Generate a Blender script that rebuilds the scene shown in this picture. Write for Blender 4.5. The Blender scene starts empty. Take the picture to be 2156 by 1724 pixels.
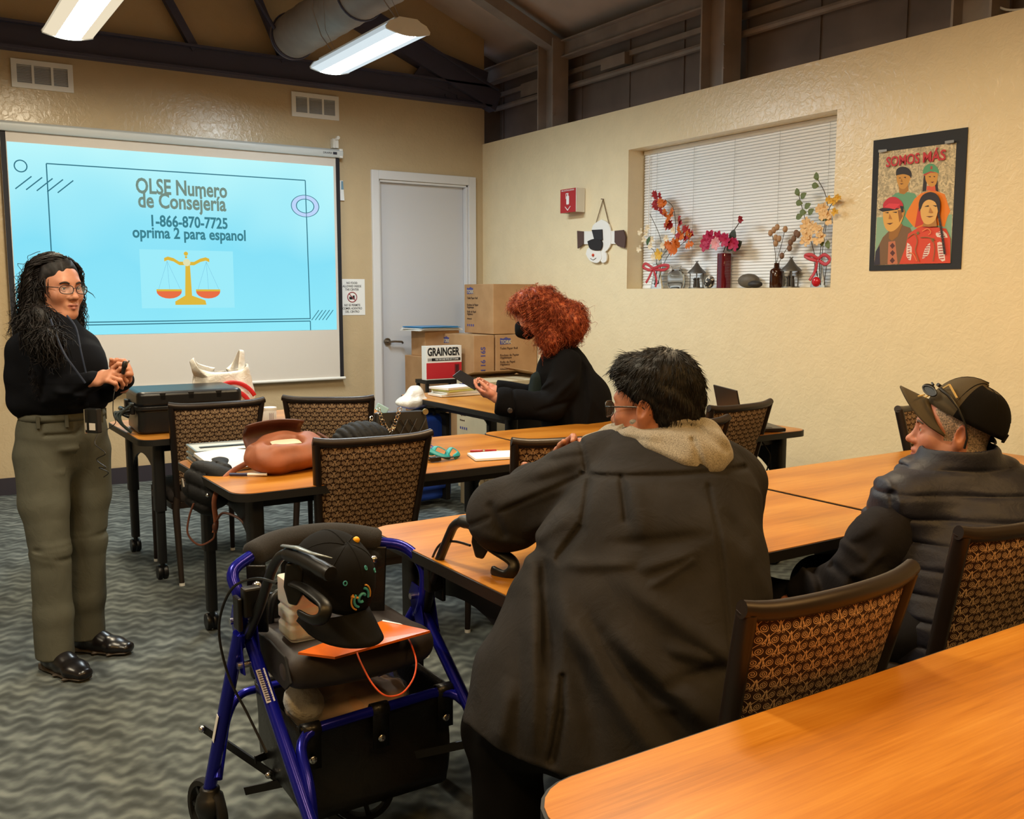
import bpy, math, random
import numpy as np
from mathutils import Vector, Matrix
PI = math.pi
S = bpy.context.scene
COL = S.collection

# ------------------------------------------------------------------ camera
cd = bpy.data.cameras.new('camera'); CAM = bpy.data.objects.new('camera', cd); COL.objects.link(CAM)
cd.sensor_fit = 'HORIZONTAL'; cd.sensor_width = 36.0; cd.lens = 2017.0 / 2156.0 * 36.0
cd.clip_start = 0.05; cd.clip_end = 60
CAM.location = (-4.7070, -7.7405, 1.45)
CAM.rotation_mode = 'XYZ'
CAM.rotation_euler = (PI / 2 - 0.11976, 0.0, -0.57634)
S.camera = CAM

# ------------------------------------------------------------------ world and exposure
W = bpy.data.worlds.new('world'); S.world = W; W.use_nodes = True
W.node_tree.nodes['Background'].inputs[0].default_value = (0.75, 0.85, 1.0, 1)
W.node_tree.nodes['Background'].inputs[1].default_value = 0.3
S.view_settings.view_transform = 'Standard'; S.view_settings.look = 'None'
S.view_settings.gamma = 1.0; S.view_settings.use_curve_mapping = False
S.view_settings.exposure = 0.0
try:
    S.cycles.max_bounces = 8; S.cycles.caustics_reflective = False; S.cycles.caustics_refractive = False
    S.cycles.use_denoising = True
    S.cycles.sample_clamp_indirect = 6
except Exception:
    pass
LAMP_WARM = (1.0, 0.58, 0.20)
LAMP_NEUTRAL = (1.0, 0.86, 0.62)
LAMP_WARM_SOFT = (1.0, 0.78, 0.48)
LAMP_COOL = (0.83, 0.95, 1.0)
LAMP_POWER = 62.0

# ------------------------------------------------------------------ small helpers
def lin(r, g, b):
    f = lambda c: c / 12.92 if c <= 0.04045 else ((c + 0.055) / 1.055) ** 2.4
    return (f(r / 255.0), f(g / 255.0), f(b / 255.0), 1.0)

class E:
    """arithmetic on shader values: every operator adds a Math node"""
    nt = None
    def __init__(s, k): s.k = k
    def _o(s, op, *a):
        n = E.nt.nodes.new('ShaderNodeMath'); n.operation = op
        for i, v in enumerate((s,) + a):
            if isinstance(v, E): E.nt.links.new(v.k, n.inputs[i])
            else: n.inputs[i].default_value = float(v)
        return E(n.outputs[0])
    def __add__(s, o): return s._o('ADD', o)
    __radd__ = __add__
    def __sub__(s, o): return s._o('SUBTRACT', o)
    def __rsub__(s, o): return (s * -1.0) + o
    def __mul__(s, o): return s._o('MULTIPLY', o)
    __rmul__ = __mul__
    def __truediv__(s, o): return s._o('DIVIDE', o)
    def abs(s): return s._o('ABSOLUTE')
    def sin(s): return s._o('SINE')
    def cos(s): return s._o('COSINE')
    def fract(s): return s._o('FRACT')
    def floor(s): return s._o('FLOOR')
    def sqrt(s): return s._o('SQRT')
    def lt(s, o): return s._o('LESS_THAN', o)
    def gt(s, o): return s._o('GREATER_THAN', o)
    def max(s, o): return s._o('MAXIMUM', o)
    def min(s, o): return s._o('MINIMUM', o)
    def atan2(s, o): return s._o('ARCTAN2', o)

class Mat:
    def __init__(s, name, color=(0.5, 0.5, 0.5, 1), rough=0.6, metal=0.0, spec=0.5, **kw):
        s.m = bpy.data.materials.new(name); s.m.use_nodes = True
        s.nt = s.m.node_tree; s.b = s.nt.nodes['Principled BSDF']
        s.b.inputs['Base Color'].default_value = color
        s.b.inputs['Roughness'].default_value = rough
        s.b.inputs['Metallic'].default_value = metal
        s.b.inputs['Specular IOR Level'].default_value = spec
        for k, v in kw.items(): s.b.inputs[k.replace('_', ' ')].default_value = v
    def node(s, t, **kw):
        n = s.nt.nodes.new(t)
        for k, v in kw.items():
            if hasattr(n, k) and k not in ('Scale',): setattr(n, k, v)
            else: n.inputs[k].default_value = v
        return n
    def link(s, a, b): s.nt.links.new(a, b)
    def coords(s, kind='Object', scale=(1, 1, 1), rot=(0, 0, 0)):
        t = s.node('ShaderNodeTexCoord'); m = s.node('ShaderNodeMapping')
        m.inputs['Scale'].default_value = scale; m.inputs['Rotation'].default_value = rot
        s.link(t.outputs[kind], m.inputs[0]); return m.outputs[0]
    def noise(s, vec, scale, detail=3, rough=0.5, dist=0.0):
        n = s.node('ShaderNodeTexNoise'); n.inputs['Scale'].default_value = scale
        n.inputs['Detail'].default_value = detail; n.inputs['Roughness'].default_value = rough
        n.inputs['Distortion'].default_value = dist
        s.link(vec, n.inputs['Vector']); return n.outputs['Fac']
    def ramp(s, fac, stops):
        r = s.node('ShaderNodeValToRGB'); e = r.color_ramp.elements
        while len(e) < len(stops): e.new(0.5)
        for i, (p, c) in enumerate(stops): e[i].position = p; e[i].color = c
        s.link(fac, r.inputs[0]); return r.outputs[0]
    def mix(s, fac, a, b):
        n = s.node('ShaderNodeMix'); n.data_type = 'RGBA'
        if hasattr(fac, 'node'): s.link(fac, n.inputs[0])
        else: n.inputs[0].default_value = fac
        for i, v in ((6, a), (7, b)):
            if hasattr(v, 'node'): s.link(v, n.inputs[i])
            else: n.inputs[i].default_value = v
        return n.outputs[2]
    def color(s, out): s.link(out, s.b.inputs['Base Color']); return s
    def bump(s, fac, strength=0.3, dist=0.01):
        n = s.node('ShaderNodeBump'); n.inputs['Strength'].default_value = strength; n.inputs['Distance'].default_value = dist
        s.link(fac, n.inputs['Height']); s.link(n.outputs[0], s.b.inputs['Normal']); return s
    def xyz(s, vec):
        n = s.node('ShaderNodeSeparateXYZ'); s.link(vec, n.inputs[0]); E.nt = s.nt
        return [E(o) for o in n.outputs]

def simple(name, rgb, rough=0.6, metal=0.0, spec=0.5, vary=0.0, scale=30, bump=0.0, bscale=200, bd=0.002):
    m = Mat(name, lin(*rgb), rough, metal, spec)
    if vary or bump: v = m.coords()
    if vary:
        c = lin(*rgb); d = tuple(x * (1 - vary) for x in c[:3]) + (1,); e = tuple(min(1, x * (1 + vary)) for x in c[:3]) + (1,)
        m.color(m.ramp(m.noise(v, scale), [(0.3, d), (0.7, e)]))
    if bump: m.bump(m.noise(v, bscale, 4), bump, bd)
    return m.m
def emit(name, rgb, strength):
    m = Mat(name, (0, 0, 0, 1), 1.0, 0, 0)
    m.b.inputs['Emission Color'].default_value = rgb if len(rgb) == 4 else tuple(rgb) + (1,)
    m.b.inputs['Emission Strength'].default_value = strength
    return m.m
def glassy(name, rgb, rough=0.02, ior=1.45):
    m = Mat(name, lin(*rgb), rough); m.b.inputs['Transmission Weight'].default_value = 1.0; m.b.inputs['IOR'].default_value = ior
    return m.m
def film(name, rgb, alpha=0.3, rough=0.15):
    m = Mat(name, lin(*rgb), rough); m.b.inputs['Alpha'].default_value = alpha
    return m.m

V = Vector
def frame(d, up=(0, 0, 1)):
    d = V(d).normalized(); u = V(up)
    if abs(d.dot(u)) > 0.98: u = V((1, 0, 0))
    a = u.cross(d).normalized(); return a, d.cross(a).normalized(), d

class MB:
    def __init__(s): s.v = []; s.f = []; s.mi = []; s.cur = 0
    def add(s, vs, fs):
        o = len(s.v); s.v += [tuple(p) for p in vs]; s.f += [tuple(i + o for i in f) for f in fs]; s.mi += [s.cur] * len(fs); return s
    def box(s, c, d, rot=None):
        x, y, z = d[0] / 2, d[1] / 2, d[2] / 2
        vs = [V((i * x, j * y, k * z)) for i in (-1, 1) for j in (-1, 1) for k in (-1, 1)]
        if rot is not None:
            if not isinstance(rot, Matrix): rot = Matrix.Rotation(rot, 3, 'Z')
            vs = [rot @ p for p in vs]
        return s.add([p + V(c) for p in vs], [(0, 1, 3, 2), (4, 6, 7, 5), (0, 4, 5, 1), (2, 3, 7, 6), (0, 2, 6, 4), (1, 5, 7, 3)])
    def bar(s, a, b, w, h, up=(0, 0, 1)):
        a = V(a); b = V(b); x, y, d = frame(b - a, up)
        vs = [p + x * i * w / 2 + y * j * h / 2 for p in (a, b) for i, j in ((-1, -1), (1, -1), (1, 1), (-1, 1))]
        return s.add(vs, [(3, 2, 1, 0), (4, 5, 6, 7), (0, 1, 5, 4), (1, 2, 6, 5), (2, 3, 7, 6), (3, 0, 4, 7)])
    def tube(s, pts, r, n=10, closed=False, cap=True, flat=1.0, up=(0, 0, 1)):
        pts = [V(p) for p in pts]; m = len(pts)
        if not hasattr(r, '__len__'): r = [r] * m
        T = []
        for i in range(m):
            a = pts[i - 1] if (i > 0 or closed) else pts[i]; b = pts[(i + 1) % m] if (i < m - 1 or closed) else pts[i]
            d = b - a; T.append(d.normalized() if d.length > 1e-9 else V((0, 0, 1)))
        x, y, _ = frame(T[0], up); vs = []
        for i in range(m):
            x = (x - T[i] * x.dot(T[i])); x = x.normalized() if x.length > 1e-6 else frame(T[i])[0]
            y = T[i].cross(x)
            for k in range(n):
                t = 2 * PI * k / n; vs.append(pts[i] + x * (math.cos(t) * r[i]) + y * (math.sin(t) * r[i] * flat))
        fs = []
        for i in range(m if closed else m - 1):
            j = (i + 1) % m
            for k in range(n): fs.append((i * n + k, i * n + (k + 1) % n, j * n + (k + 1) % n, j * n + k))
        if cap and not closed: fs += [tuple(range(n))[::-1], tuple(range((m - 1) * n, m * n))]
        return s.add(vs, fs)
    def cyl(s, a, b, r, r2=None, n=20): return s.tube([a, b], [r, r if r2 is None else r2], n)
    def lathe(s, prof, c=(0, 0, 0), n=28, axis=None, cap=True):
        x, y, d = (V((1, 0, 0)), V((0, 1, 0)), V((0, 0, 1))) if axis is None else frame(axis)
        vs = []
        for r, z in prof:
            for k in range(n): t = 2 * PI * k / n; vs.append(V(c) + x * r * math.cos(t) + y * r * math.sin(t) + d * z)
        fs = [(i * n + k, i * n + (k + 1) % n, (i + 1) * n + (k + 1) % n, (i + 1) * n + k) for i in range(len(prof) - 1) for k in range(n)]
        if cap: fs += [tuple(range(n))[::-1], tuple(range((len(prof) - 1) * n, len(prof) * n))]
        return s.add(vs, fs)
    def prism(s, poly, ext):
        poly = [V(p) for p in poly]; e = V(ext); n = len(poly)
        return s.add(poly + [p + e for p in poly], [tuple(range(n))[::-1], tuple(range(n, 2 * n))] + [(i, (i + 1) % n, n + (i + 1) % n, n + i) for i in range(n)])
    def ell(s, c, r, n=16, m=10, rot=None):
        vs = []
        for i in range(1, m):
            a = PI * i / m
            for k in range(n):
                t = 2 * PI * k / n; vs.append(V((r[0] * math.sin(a) * math.cos(t), r[1] * math.sin(a) * math.sin(t), r[2] * math.cos(a))))
        vs += [V((0, 0, r[2])), V((0, 0, -r[2]))]; N = (m - 1) * n
        fs = [(i * n + k, (i + 1) * n + k, (i + 1) * n + (k + 1) % n, i * n + (k + 1) % n) for i in range(m - 2) for k in range(n)]
        fs += [(N, k, (k + 1) % n) for k in range(n)] + [(N + 1, (m - 2) * n + (k + 1) % n, (m - 2) * n + k) for k in range(n)]
        if rot is not None: vs = [rot @ p for p in vs]
        return s.add([p + V(c) for p in vs], fs)
    def grid(s, fn, nu, nv, closed_u=False):
        vs = [fn(i / (nu if closed_u else nu - 1), j / (nv - 1)) for j in range(nv) for i in range(nu)]
        return s.add(vs, [(j * nu + i, j * nu + (i + 1) % nu, (j + 1) * nu + (i + 1) % nu, (j + 1) * nu + i) for j in range(nv - 1) for i in range(nu if closed_u else nu - 1)])
    def build(s, name, mat=None, parent=None, smooth=True, bevel=0, seg=2, angle=40, solid=0, sub=0, loc=None):
        me = bpy.data.meshes.new(name); me.from_pydata(s.v, [], s.f)
        return finish(me, name, mat, parent, smooth, bevel, seg, angle, solid, sub, loc, s.mi)

def finish(me, name, mat, parent, smooth=True, bevel=0, seg=2, angle=40, solid=0, sub=0, loc=None, mi=None):
    for m in (mat if isinstance(mat, (list, tuple)) else [mat]):
        if m is not None: me.materials.append(m)
    if mi is not None and isinstance(mat, (list, tuple)): me.polygons.foreach_set('material_index', mi)
    if smooth:
        me.polygons.foreach_set('use_smooth', [True] * len(me.polygons)); me.update()
        if angle < 180 and not sub: me.set_sharp_from_angle(angle=math.radians(angle))
    o = bpy.data.objects.new(name, me); COL.objects.link(o)
    if parent is not None: o.parent = parent
    if loc is not None: o.location = loc
    if solid: d = o.modifiers.new('solid', 'SOLIDIFY'); d.thickness = solid; d.offset = 0
    if bevel:
        d = o.modifiers.new('bevel', 'BEVEL'); d.width = bevel; d.segments = seg; d.limit_method = 'ANGLE'; d.angle_limit = math.radians(35)
    if sub: d = o.modifiers.new('sub', 'SUBSURF'); d.levels = sub; d.render_levels = sub
    return o

def arc(c, r, a0, a1, n, u=(1, 0, 0), v=(0, 1, 0)):
    u = V(u); v = V(v); return [V(c) + u * r * math.cos(a0 + (a1 - a0) * i / n) + v * r * math.sin(a0 + (a1 - a0) * i / n) for i in range(n + 1)]
def smoothpath(pts, n=6):
    P = [V(p) for p in pts]; out = []
    for i in range(len(P) - 1):
        a = P[max(i - 1, 0)]; b = P[i]; c = P[i + 1]; d = P[min(i + 2, len(P) - 1)]
        for k in range(n):
            t = k / n; out.append(0.5 * ((2 * b) + (c - a) * t + (2 * a - 5 * b + 4 * c - d) * t * t + (3 * b - a - 3 * c + d) * t ** 3))
    return out + [P[-1]]
def fillet(pts, r, n=5):
    P = [V(p) for p in pts]; out = [P[0]]
    for i in range(1, len(P) - 1):
        a = (P[i - 1] - P[i]); b = (P[i + 1] - P[i]); d = min(r, a.length * .49, b.length * .49)
        p = P[i] + a.normalized() * d; q = P[i] + b.normalized() * d
        for k in range(n + 1):
            t = k / n; out.append(p * (1 - t) ** 2 + P[i] * 2 * t * (1 - t) + q * t * t)
    return out + [P[-1]]
def rrect(x0, x1, y0, y1, r, n=6):
    o = []
    for cx, cy, a in ((x1 - r, y1 - r, 0), (x0 + r, y1 - r, PI / 2), (x0 + r, y0 + r, PI), (x1 - r, y0 + r, 1.5 * PI)):
        for k in range(n + 1): t = a + PI / 2 * k / n; o.append((cx + r * math.cos(t), cy + r * math.sin(t)))
    return o

def tag(o, label=None, cat=None, group=None, kind=None):
    if label: o['label'] = label
    if cat: o['category'] = cat
    if group: o['group'] = group
    if kind: o['kind'] = kind
    return o
def thing(name, label, cat, loc=(0, 0, 0), rz=0.0, group=None):
    o = bpy.data.objects.new(name, None); COL.objects.link(o); o.location = loc; o.rotation_euler = (0, 0, rz)
    o.empty_display_size = 0.05
    return tag(o, label, cat, group)
def copy_tree(o, loc, rz, label, group=None):
    def cp(x, par):
        c = x.copy(); COL.objects.link(c); c.parent = par
        for ch in x.children: cp(ch, c)
        return c
    c = cp(o, None); c.location = loc; c.rotation_euler = (0, 0, rz); return tag(c, label, None, group)
def struct(o): o['kind'] = 'structure'; return o

def text(name, body, size, mat, parent, loc, rot=(PI / 2, 0, 0), bold=0.0, align='LEFT', ext=0.0006, sx=1.0, spacing=1.0, width=None, shear=0.0, lh=1.0, label=None):
    cu = bpy.data.curves.new('t', 'FONT'); cu.body = body; cu.size = size; cu.align_x = align
    cu.offset = bold * size; cu.extrude = ext; cu.space_character = spacing; cu.shear = shear; cu.space_line = lh; cu.resolution_u = 3
    t = bpy.data.objects.new('t', cu); COL.objects.link(t)
    me = bpy.data.meshes.new_from_object(t.evaluated_get(bpy.context.evaluated_depsgraph_get()))
    bpy.data.objects.remove(t)
    co = np.empty(len(me.vertices) * 3); me.vertices.foreach_get('co', co); co = co.reshape(-1, 3)
    if width and len(co): sx = width / max(1e-6, co[:, 0].max() - co[:, 0].min())
    co[:, 0] *= sx
    if align == 'LEFT' and width: co[:, 0] -= co[:, 0].min()
    me.vertices.foreach_set('co', co.ravel()); me.materials.clear(); me.materials.append(mat)
    me.name = name
    o = bpy.data.objects.new(name, me); COL.objects.link(o); o.parent = parent; o.location = loc; o.rotation_euler = rot
    return o

# ------------------------------------------------------------------ implicit surfaces for bodies and cloth
f32 = np.float32
def _a(p): return np.asarray(p, dtype=f32)
class SDF:
    def __init__(s): s.p = []; s.disp = None; s.dl = 0.0
    def _put(s, fn, lo, hi, k, op): s.p.append((fn, _a(lo), _a(hi), k, op)); return s
    def cone(s, a, b, r1, r2, k=0.02, op='u'):
        a = _a(a); b = _a(b); ba = b - a; L = float(ba @ ba) + 1e-12
        def fn(P):
            q = P - a; t = np.clip(q @ ba / L, 0, 1); q -= t[:, None] * ba
            return np.sqrt(np.einsum('ij,ij->i', q, q)) - (r1 + (r2 - r1) * t)
        R = max(r1, r2); return s._put(fn, np.minimum(a, b) - R, np.maximum(a, b) + R, k, op)
    def chain(s, pts, rs, k=0.012, op='u'):
        if not hasattr(rs, '__len__'): rs = [rs] * len(pts)
        for i in range(len(pts) - 1): s.cone(pts[i], pts[i + 1], rs[i], rs[i + 1], k, op)
        return s
    def ell(s, c, r, k=0.02, rot=None, op='u'):
        c = _a(c); r = _a(r); m = float(r.min()); R = None if rot is None else np.array(rot, dtype=f32)
        def fn(P):
            q = P - c
            if R is not None: q = q @ R
            k0 = q / r; l0 = np.sqrt(np.einsum('ij,ij->i', k0, k0)); k1 = q / (r * r); l1 = np.sqrt(np.einsum('ij,ij->i', k1, k1)) + 1e-9
            return np.where(l0 < 0.02, -m, l0 * (l0 - 1.0) / l1)
        M_ = float(r.max()) if R is not None else r
        return s._put(fn, c - M_, c + M_, k, op)
    def box(s, c, h, r=0.005, k=0.01, rot=None, op='u'):
        c = _a(c); h = _a(h) - r; R = None if rot is None else np.array(rot, dtype=f32)
        def fn(P):
            q = P - c
            if R is not None: q = q @ R
            d = np.abs(q) - h; o = np.maximum(d, 0)
            return np.sqrt(np.einsum('ij,ij->i', o, o)) + np.minimum(d.max(1), 0) - r
        M_ = float(np.linalg.norm(h)) + r
        return s._put(fn, c - M_, c + M_, k, op)
    def loft(s, pts, side, wx, wy, k=0.03, op='u', p=2.0):
        """chain of flattened sections: half width wx along side, half depth wy across it"""
        pts = [_a(q) for q in pts]; n = len(pts)
        for i in range(n - 1):
            a = pts[i]; b = pts[i + 1]; ba = b - a; L = float(ba @ ba) + 1e-12; w = ba / math.sqrt(L)
            u = _a(side); u = u - w * (u @ w); u /= np.linalg.norm(u); v = np.cross(w, u)
            def fn(P, a=a, ba=ba, L=L, u=u, v=v, w=w, i=i):
                q = P - a; t = np.clip(q @ ba / L, 0, 1); q -= t[:, None] * ba
                X = wx[i] + (wx[i + 1] - wx[i]) * t; Y = wy[i] + (wy[i + 1] - wy[i]) * t; m = np.minimum(X, Y)
                qa = np.abs(q @ u) / X; qb = np.abs(q @ v) / Y; qc = np.abs(q @ w) / m
                if p == 2.0: g = np.sqrt(qa * qa + qb * qb + qc * qc)
                else: g = (qa ** p + qb ** p + qc ** p) ** (1 / p)
                return (g - 1.0) * m
            R = max(max(wx), max(wy)); s._put(fn, np.minimum(a, b) - R, np.maximum(a, b) + R, k, op)
        return s
    def ev(s, P):
        P = np.ascontiguousarray(P, dtype=f32); lo = P.min(0); hi = P.max(0); d = np.full(len(P), 9.0, dtype=f32)
        for fn, a, b, k, op in s.p:
            g = np.maximum(np.maximum(a - hi, lo - b), 0); gap = float(np.sqrt((g * g).sum()))
            if gap > 0.25 and op != 'i': continue
            e = fn(P)
            if op == 'u':
                if k > 0:
                    h = np.maximum(k - np.abs(d - e), 0) / k; d = np.minimum(d, e) - h * h * k * 0.25
                else: d = np.minimum(d, e)
            else:
                if op == 's': e = -e
                if k > 0:
                    h = np.maximum(k - np.abs(d - e), 0) / k; d = np.maximum(d, e) + h * h * k * 0.25
                else: d = np.maximum(d, e)
        if s.disp is not None: d = d + s.disp(P)
        return d.astype(f32)
    def mesh(s, h=0.005, pad=0.02, lo=None, hi=None):
        U = [q for q in s.p if q[4] == 'u']
        lo = np.min([q[1] for q in U], 0) - pad if lo is None else _a(lo); hi = np.max([q[2] for q in U], 0) + pad if hi is None else _a(hi)
        B = 8; nb = np.ceil((hi - lo) / (h * B)).astype(int) + 1
        g = np.stack(np.meshgrid(*[np.arange(n) for n in nb], indexing='ij'), -1).reshape(-1, 3)
        cen = lo + (g + 0.5) * h * B; dc = np.empty(len(cen), f32)
        CH = 2048
        for i in range(0, len(cen), CH): dc[i:i + CH] = s.ev(cen[i:i + CH])
        N = nb * B + 1
        vol = np.repeat(np.repeat(np.repeat(np.sign(dc).reshape(nb), B, 0), B, 1), B, 2)
        vol = np.pad(vol, ((0, 1), (0, 1), (0, 1)), mode='edge').astype(f32)
        act = g[np.abs(dc) < h * B * 0.87 * 1.5 + s.dl]
        off = np.stack(np.meshgrid(*[np.arange(B + 1)] * 3, indexing='ij'), -1).reshape(-1, 3)
        for i in range(0, len(act), 24):
            idx = (act[i:i + 24, None, :] * B + off[None]).reshape(-1, 3)
            d = s.ev(lo + idx * h); vol[idx[:, 0], idx[:, 1], idx[:, 2]] = d
        return nets(vol, lo, h)

def nets(vol, lo, h):
    ins = vol < 0
    c = [ins[dx:ins.shape[0] - 1 + dx, dy:ins.shape[1] - 1 + dy, dz:ins.shape[2] - 1 + dz] for dx in (0, 1) for dy in (0, 1) for dz in (0, 1)]
    anyv = c[0].copy(); allv = c[0].copy()
    for q in c[1:]: anyv |= q; allv &= q
    I = np.argwhere(anyv & ~allv); vid = np.full(anyv.shape, -1, np.int32); vid[I[:, 0], I[:, 1], I[:, 2]] = np.arange(len(I))
    cor = [(dx, dy, dz) for dx in (0, 1) for dy in (0, 1) for dz in (0, 1)]
    val = np.stack([vol[I[:, 0] + a, I[:, 1] + b, I[:, 2] + e] for a, b, e in cor], 1)
    acc = np.zeros((len(I), 3)); cnt = np.zeros(len(I))
    for i in range(8):
        for j in range(i + 1, 8):
            if sum(abs(cor[i][t] - cor[j][t]) for t in range(3)) != 1: continue
            x = (val[:, i] < 0) != (val[:, j] < 0); den = val[:, i] - val[:, j]; t = np.where(np.abs(den) > 1e-12, val[:, i] / np.where(den == 0, 1, den), 0.5)
            pnt = np.array(cor[i]) + t[:, None] * (np.array(cor[j]) - np.array(cor[i]))
            acc[x] += pnt[x]; cnt[x] += 1
    vs = lo + (I + acc / cnt[:, None]) * h
    fs = []
    for ax in range(3):
        a = [slice(None)] * 3; b = [slice(None)] * 3; a[ax] = slice(0, -1); b[ax] = slice(1, None)
        s0 = ins[tuple(a)]; s1 = ins[tuple(b)]; e = np.argwhere(s0 != s1)
        u, w = [(1, 2), (2, 0), (0, 1)][ax]
        ok = (e[:, u] > 0) & (e[:, w] > 0) & (e[:, u] < vid.shape[u]) & (e[:, w] < vid.shape[w]); e = e[ok]
        fl = s0[e[:, 0], e[:, 1], e[:, 2]]
        def at(du, dw):
            q = e.copy(); q[:, u] += du; q[:, w] += dw; return vid[q[:, 0], q[:, 1], q[:, 2]]
        q = np.stack([at(-1, -1), at(0, -1), at(0, 0), at(-1, 0)], 1); q[~fl] = q[~fl][:, ::-1]; fs.append(q)
    F = np.concatenate(fs); F = F[(F >= 0).all(1)]
    return vs, F

def npmesh(vs, F, name, mat, parent=None, mi=None, angle=180, **kw):
    vs = np.asarray(vs, dtype=np.float32); F = np.asarray(F, dtype=np.int32); me = bpy.data.meshes.new(name); n = F.shape[1]
    me.vertices.add(len(vs)); me.vertices.foreach_set('co', vs.ravel())
    me.loops.add(F.size); me.loops.foreach_set('vertex_index', F.ravel())
    me.polygons.add(len(F)); me.polygons.foreach_set('loop_start', np.arange(0, F.size, n, dtype=np.int32))
    try: me.polygons.foreach_set('loop_total', np.full(len(F), n, dtype=np.int32))
    except Exception: pass
    me.update(calc_edges=True); me.validate()
    return finish(me, name, mat, parent, True, angle=angle, mi=mi, **kw)
def skin(sdf, name, mat, parent, h=0.005, matfn=None, smooth=1, cut=None):
    vs, F = sdf.mesh(h)
    if cut is not None:
        keep = cut(vs[F].mean(1)); F = F[keep]
        used = np.unique(F); m = np.full(len(vs), -1); m[used] = np.arange(len(used)); vs = vs[used]; F = m[F]
    mi = matfn(vs[F].mean(1)) if matfn is not None else None
    return npmesh(vs, F, name, mat, parent, mi)

_rs = np.random.RandomState(5)
def vnoise(seed, freq):
    """smooth 3-D noise as a sum of sines"""
    r = np.random.RandomState(seed); K = r.normal(size=(9, 3)); K /= np.linalg.norm(K, axis=1)[:, None]; K = (K * freq * r.uniform(.6, 1.7, (9, 1))).astype(f32); ph = r.uniform(0, 6.28, 9).astype(f32)
    return lambda P: np.sin(P @ K.T + ph).sum(1) / 4.2
def folds(seed, d, freq, warp=0.8):
    """soft parallel cloth folds whose crests run along direction d"""
    r = np.random.RandomState(seed); d = _a(d) / np.linalg.norm(d); u = np.cross(d, [0.31, 0.52, 0.79]); u /= np.linalg.norm(u); w = np.cross(d, u)
    n1 = vnoise(seed + 1, freq * 0.35); n2 = vnoise(seed + 2, freq * 0.3); A = r.uniform(-1, 1, 2)
    ax = (u * A[0] + w * A[1]).astype(f32); ax /= np.linalg.norm(ax)
    return lambda P: np.sin(P @ ax * freq + warp * 3 * n1(P)) * (0.55 + 0.45 * n2(P))
def near(P, c, r):
    q = (P - _a(c)); return np.exp(-np.einsum('ij,ij->i', q, q) / (r * r))
def blob(P, c, r):
    return near(P, c, r)

# ------------------------------------------------------------------ room materials
def paint(name, rgb, rough=0.27, bs=1.0):
    m = Mat(name, lin(*rgb), rough, 0, 0.5); v = m.coords()
    n = m.noise(v, 26, 3, 0.55, 0.8); n2 = m.noise(v, 7, 2)
    c = lin(*rgb); m.color(m.ramp(n2, [(0.3, tuple(x * .955 for x in c[:3]) + (1,)), (0.7, c)]))
    r = m.node('ShaderNodeValToRGB'); r.color_ramp.elements[0].position = 0.42; r.color_ramp.elements[1].position = 0.60
    m.link(n, r.inputs[0]); m.bump(r.outputs[0], 0.2 * bs, 0.004); return m.m
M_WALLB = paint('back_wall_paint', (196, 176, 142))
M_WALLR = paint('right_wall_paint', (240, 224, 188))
M_ROOF = simple('roof_deck_paint', (206, 192, 184), 0.8, vary=.12, scale=2.5)
M_STEEL = simple('dark_roof_steel', (156, 145, 139), 0.55, vary=.15, scale=5)
M_NAVY = simple('navy_truss_paint', (70, 71, 96), 0.55, vary=.08, scale=4)
M_DARKWALL = simple('dark_upper_wall', (134, 120, 115), 0.7, vary=.16, scale=3)
M_WHITE = simple('white_gloss_paint', (222, 224, 228), 0.35)
M_OFFW = simple('white_plastic', (232, 232, 228), 0.4)
M_BLACK = simple('black_plastic', (10, 10, 11), 0.42)
M_BLACKM = simple('black_matte', (13, 13, 14), 0.8)
M_CHROME = simple('chrome', (205, 205, 205), 0.22, 1.0)
M_BASE = simple('dark_rubber_base', (48, 44, 54), 0.5)
M_PAPER = simple('white_paper', (236, 238, 238), 0.75)
M_INK = simple('black_ink', (25, 25, 27), 0.7)

def carpet():
    m = Mat('patterned_carpet', (.1, .1, .1, 1), 0.95, 0, 0.15)
    v = m.coords(); x, y, z = m.xyz(v)
    w1 = E(m.noise(v, 1.7, 2)); w2 = E(m.noise(v, 5.5, 2)); w3 = E(m.noise(v, 15, 2))
    # ripple bands like combed sand, broken by short swells
    ph = (y * 78.0 + x * 22.0) + ((x * 62.0 - y * 16.0 + w1 * 6.0).sin() * 1.5) + w1 * 9.0 + w2 * 9.0
    band = (ph.sin() * 0.5 + 0.5)
    sw = ((x * 31.0 + y * 27.0 + w2 * 9.0).sin() * 0.5 + 0.5)
    t = band * 0.32 + sw * 0.22 + (w3 - 0.5) * 0.95 + (w2 - 0.5) * 0.6 + 0.18
    weave = ((x * 900.0).sin() * (y * 900.0 + x * 500.0).sin()) * 0.10
    f = t + weave
    c = m.ramp(f.k, [(0.12, lin(62, 67, 68)), (0.40, lin(80, 86, 87)), (0.62, lin(100, 107, 107)), (0.9, lin(122, 129, 127))])
    m.color(c); m.bump(m.noise(v, 480, 3), 0.35, 0.003); return m.m
M_CARPET = carpet()

# ------------------------------------------------------------------ room shell
ROOM_L, ROOM_N = -9.2, -12.5
SLOPE = 0.40
def roofz(x): return 3.62 + (0.35 - x) * SLOPE
XR = -4.45
b = MB().box(((ROOM_L + .5) / 2, ROOM_N / 2, -0.05), (-ROOM_L + .7, -ROOM_N + .4, 0.1)); struct(b.build('floor', M_CARPET, smooth=False))
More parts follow.
